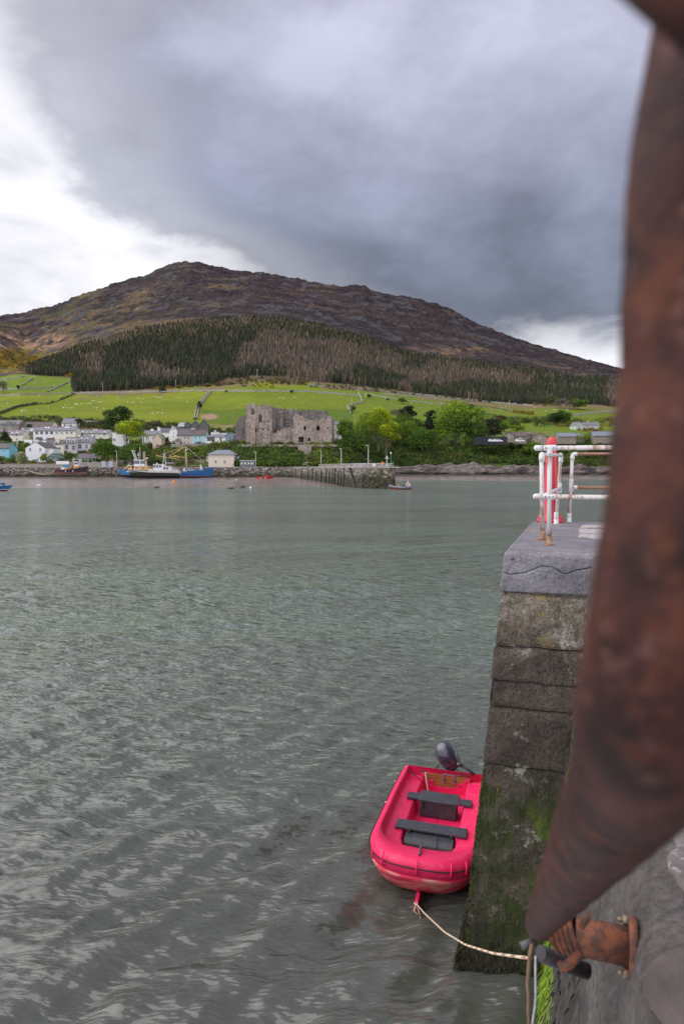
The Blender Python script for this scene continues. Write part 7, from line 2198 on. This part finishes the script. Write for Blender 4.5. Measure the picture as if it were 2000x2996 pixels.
MB().box(-.345, .345, 2.055, 2.078, .15, .17).build('tank_moulding', m_seat, dg)
for y0, xs in ((.995, (-.26, .26)), (1.865, (-.30, .30))):
    for x in xs:
        MB().box(x - .02, x + .02, y0 - .003, y0 + .022, .25, .34).build('latch', m_seat, dg)
MB().tube([(-.12, 1.89, .31), (-.12, 2.0, .295), (-.12, 2.075, .24), (-.12, 2.08, .11)], .005, 6).build('blue_cord', M('blue_cord', (0.01, 0.02, 0.14)), dg)
for i in range(16):
    pass
# black cord round the gunwale with moulded eyes
outer = uring(.778, 3.03, .345, n=60)
MB().tube([(x, y, z) for x, y, z in outer], .0085, 8, cap=False).build('grab_line', m_cord, dg)
def eye(x, y, z, ax):
    c = Vector((x, y, z)); d = Vector((x * .5, y - 1.6, 0)).normalized() if y > 1.9 else Vector((math.copysign(1, x), 0, 0))
    pts_ = [c - d * .045 + Vector((0, 0, .075)), c + d * .0 + Vector((0, 0, .07)), c + d * .035 + Vector((0, 0, .035)), c + d * .035 - Vector((0, 0, .04)), c + d * .0 - Vector((0, 0, .085)), c - d * .03 - Vector((0, 0, .10))]
    MB().tube(pts_, [.006, .011, .012, .012, .011, .006], 8).build('rope_eye', m_pink, dg)
n_o = len(outer)
for f in (.335, .405, .50, .595, .665):
    x, y, z = outer[int(f * (n_o - 1))]
    eye(x, y, z + .02, 0)
for x0 in (.768, -.768):
    for y0 in (.5, 1.25):
        MB().lathe([(0, 0), (.012, 0), (.012, .02), (0, .02)], (x0, y0, .36), 8).build('cord_stud', m_galv, dg)
# bow cleat and towing eye
MB().tube([(0, 2.62, .60), (0, 2.70, .585), (0, 2.80, .575), (0, 2.88, .565)], [.010, .013, .015, .012], 8).build('bow_cleat', m_darkm, dg)
MB().tube([(0, 2.70, .56), (0, 2.70, .60)], .022, 10).build('cleat_post', m_darkm, dg)
MB().prism([(2.50, -.12), (2.86, .07), (2.99, .04), (3.05, .01), (3.04, -.04), (2.75, -.30)], -.02, .02).build('towing_keel', m_pink, dg)
tk = [o for o in dg.children if o.name.startswith('towing_keel')][0]
for v in tk.data.vertices: v.co = Vector((v.co.y, v.co.x, v.co.z))
tk.data.flip_normals()
MB().tube([(.70, .10, .435), (.52, .16, .38), (.41, .20, .33), (.40, .22, .12)], .008, 7).build('stern_cord', m_cord, dg)
cl = []
for k in range(14): cl.append((.33 - .006 * k, .09 + .012 * k, .40 - .022 * k + .004 * math.sin(k * 2)))
MB().tube(cl, .012, 7, wob=.3).build('frayed_rope', M('flecked_rope', (0.62, 0.50, 0.46), (0.40, 0.22, 0.22), 60, .9), dg)
MB().tube([(.42, .02, .39), (.30, -.03, .34), (.20, -.06, .38), (.12, -.05, .50)], .010, 7).build('fuel_hose', m_cord, dg)
# outboard
m_cowl = M('dark_metallic_cowl', (0.030, 0.033, 0.052), (0.036, 0.040, 0.060), 2.0, 0.22, spec=0.7, coat=0.6)
ob = bpy.data.objects.new('outboard_motor', None)
COL.objects.link(ob); ob.parent = dg; ob.location = (-.06, -.07, .385)
# superellipsoid cowl, flattened front and keel line
vs, fs = [], []
nu, nv = 28, 20
for j in range(nv + 1):
    ph = -math.pi / 2 + math.pi * j / nv
    for i in range(nu):
        th = 2 * math.pi * i / nu
        se = lambda v, e: math.copysign(abs(v) ** e, v)
        zc = se(math.sin(ph), .8)
        r_z = 1.0 - 0.20 * max(0, -zc) - 0.10 * max(0, zc)
        x = .19 * se(math.cos(ph), .62) * se(math.cos(th), .8) * r_z
        y = .205 * se(math.cos(ph), .62) * se(math.sin(th), .8) * r_z
        y += .03 * zc
        vs.append((x, y, .265 * zc))
for j in range(nv):
    for i in range(nu): fs.append((j * nu + i, j * nu + (i + 1) % nu, (j + 1) * nu + (i + 1) % nu, (j + 1) * nu + i))
cw = MB().add(vs, fs, True).build('cowl', m_cowl, ob)
TILT = Matrix.Translation((.05, -.08, .25)) @ Matrix.Scale(.95, 4) @ Matrix.Rotation(R(33), 4, 'Y') @ Matrix.Rotation(R(16), 4, 'X')
cw.matrix_local = TILT
bd = MB().add([(x * 1.02, y * 1.02, z) for x, y, z in vs[nu * 5:nu * 7]], [(i, (i + 1) % nu, nu + (i + 1) % nu, nu + i) for i in range(nu)], True).build('cowl_band', m_black, ob)
bd.matrix_local = TILT
lg = MB().lathe([(0, .0), (.03, .0), (.038, .002), (.038, .004), (.028, .006), (0, .006)], n=20).build('cowl_emblem', m_galv, ob)
lg.matrix_local = TILT @ Matrix.Translation((.0, .055, .212)) @ Matrix.Scale(.8, 4)
MB().tube([(.03, -.07, .14), (.0, -.08, -.1), (.0, -.10, -.5)], [.055, .045, .05], 12).build('leg', m_cowl, ob)
MB().box(-.10, .10, -.045, .10, -.045, -.002).box(-.10, -.07, .095, .12, -.14, -.002).box(.07, .10, .095, .12, -.14, -.002).build('clamp_bracket', M('clamp_alloy', (0.12, 0.12, 0.13), (0.2, 0.2, 0.21), 10, 0.5), ob)
MB().box(-.10, .10, .1005, .106, -.03, -.015).build('red_label_strip', paint('red_label', (0.5, 0.02, 0.04)), ob)
for x in (-.085, .085): MB().tube([(x, .12, -.07), (x, .17, -.07)], .008, 8).tube([(x - .03, .17, -.07), (x + .03, .17, -.07)], .006, 6).build('clamp_screw', m_darkm, ob)
MB().tube([(-.06, -.02, .16), (-.13, .02, .17), (-.20, .05, .17)], [.035, .04, .034], 10).build('tiller_arm', m_cowl, ob)
MB().tube([(-.20, .05, .17), (-.30, .10, .135), (-.42, .15, .09)], [.024, .021, .020], 12).build('tiller_grip', m_black, ob)
MB().tube([(-.08, .02, .10), (-.18, .07, .04), (-.30, .12, .03), (-.40, .15, .07)], .007, 6).build('throttle_cable', m_cord, ob)
MB().tube([(-.06, 0, .06), (-.12, .06, -.01), (-.20, .08, -.0)], [.02, .014, .012], 8).build('shift_lever', m_darkm, ob)
# mooring rope from the bow eye to the foot of the rusty pipe
m_mrope = bpy.data.materials.new('flecked_mooring_rope')
m_mrope.use_nodes = True
q = N(m_mrope.node_tree)
tc = q.n('ShaderNodeTexCoord')
wv = q.n('ShaderNodeTexWave', i_Vector=tc.outputs['Object'], i_Scale=30.0, i_Distortion=1.0)
q.link(q.mix(q.ramp(wv.outputs['Fac'], [(0.55, 0.0), (0.7, 1.0)]), (0.66, 0.56, 0.40), (0.36, 0.18, 0.12)), m_mrope.node_tree.nodes['Principled BSDF'].inputs['Base Color'])
m_mrope.node_tree.nodes['Principled BSDF'].inputs['Roughness'].default_value = 0.9
bow = dg.matrix_basis @ Vector((0, 3.05, 0.0))
ropepx = poly([(1205, 2625), (1217, 2645), (1240, 2672), (1300, 2728), (1360, 2765), (1440, 2790), (1540, 2804), (1590, 2808)])
rpnts = []
E1 = END + Vector((-.01, .01, -.02))
for i in range(41):
    a = i / 40
    a = 1 - (1 - a) ** 1.6 if False else a ** 0.75
    p = bow.lerp(E1, a)
    for _ in range(6):
        t_ = p.y * cT - (p.z - EYE) * sT
        px = 1000 + F * p.x / t_
        r = ray(px, ropepx(px))
        p.z = EYE + r.z * (p.y / r.y)
    if i == 0: p = bow.copy()
    rpnts.append(p)
tag(MB().tube(rpnts, [.0075 - .0042 * min(1, i / 40 * 1.1) for i in range(41)], 8).build('mooring_rope', m_mrope), 'pale flecked rope from the pink dinghy to the rusty pipe', 'rope')
tag(MB().tube([bow + Vector((-.02, 0, .05)), bow + Vector((.03, -.04, -.02)), bow + Vector((.05, -.06, -.10)), bow + Vector((.06, -.10, -.2))], .010, 7).tube([bow + Vector((.02, -.02, .06)), bow + Vector((-.03, -.05, -.02)), bow + Vector((.04, -.07, -.08))], .010, 7).build('rope_knot', m_mrope), 'loose knotted rope tail hanging at the bow of the pink dinghy', 'rope')
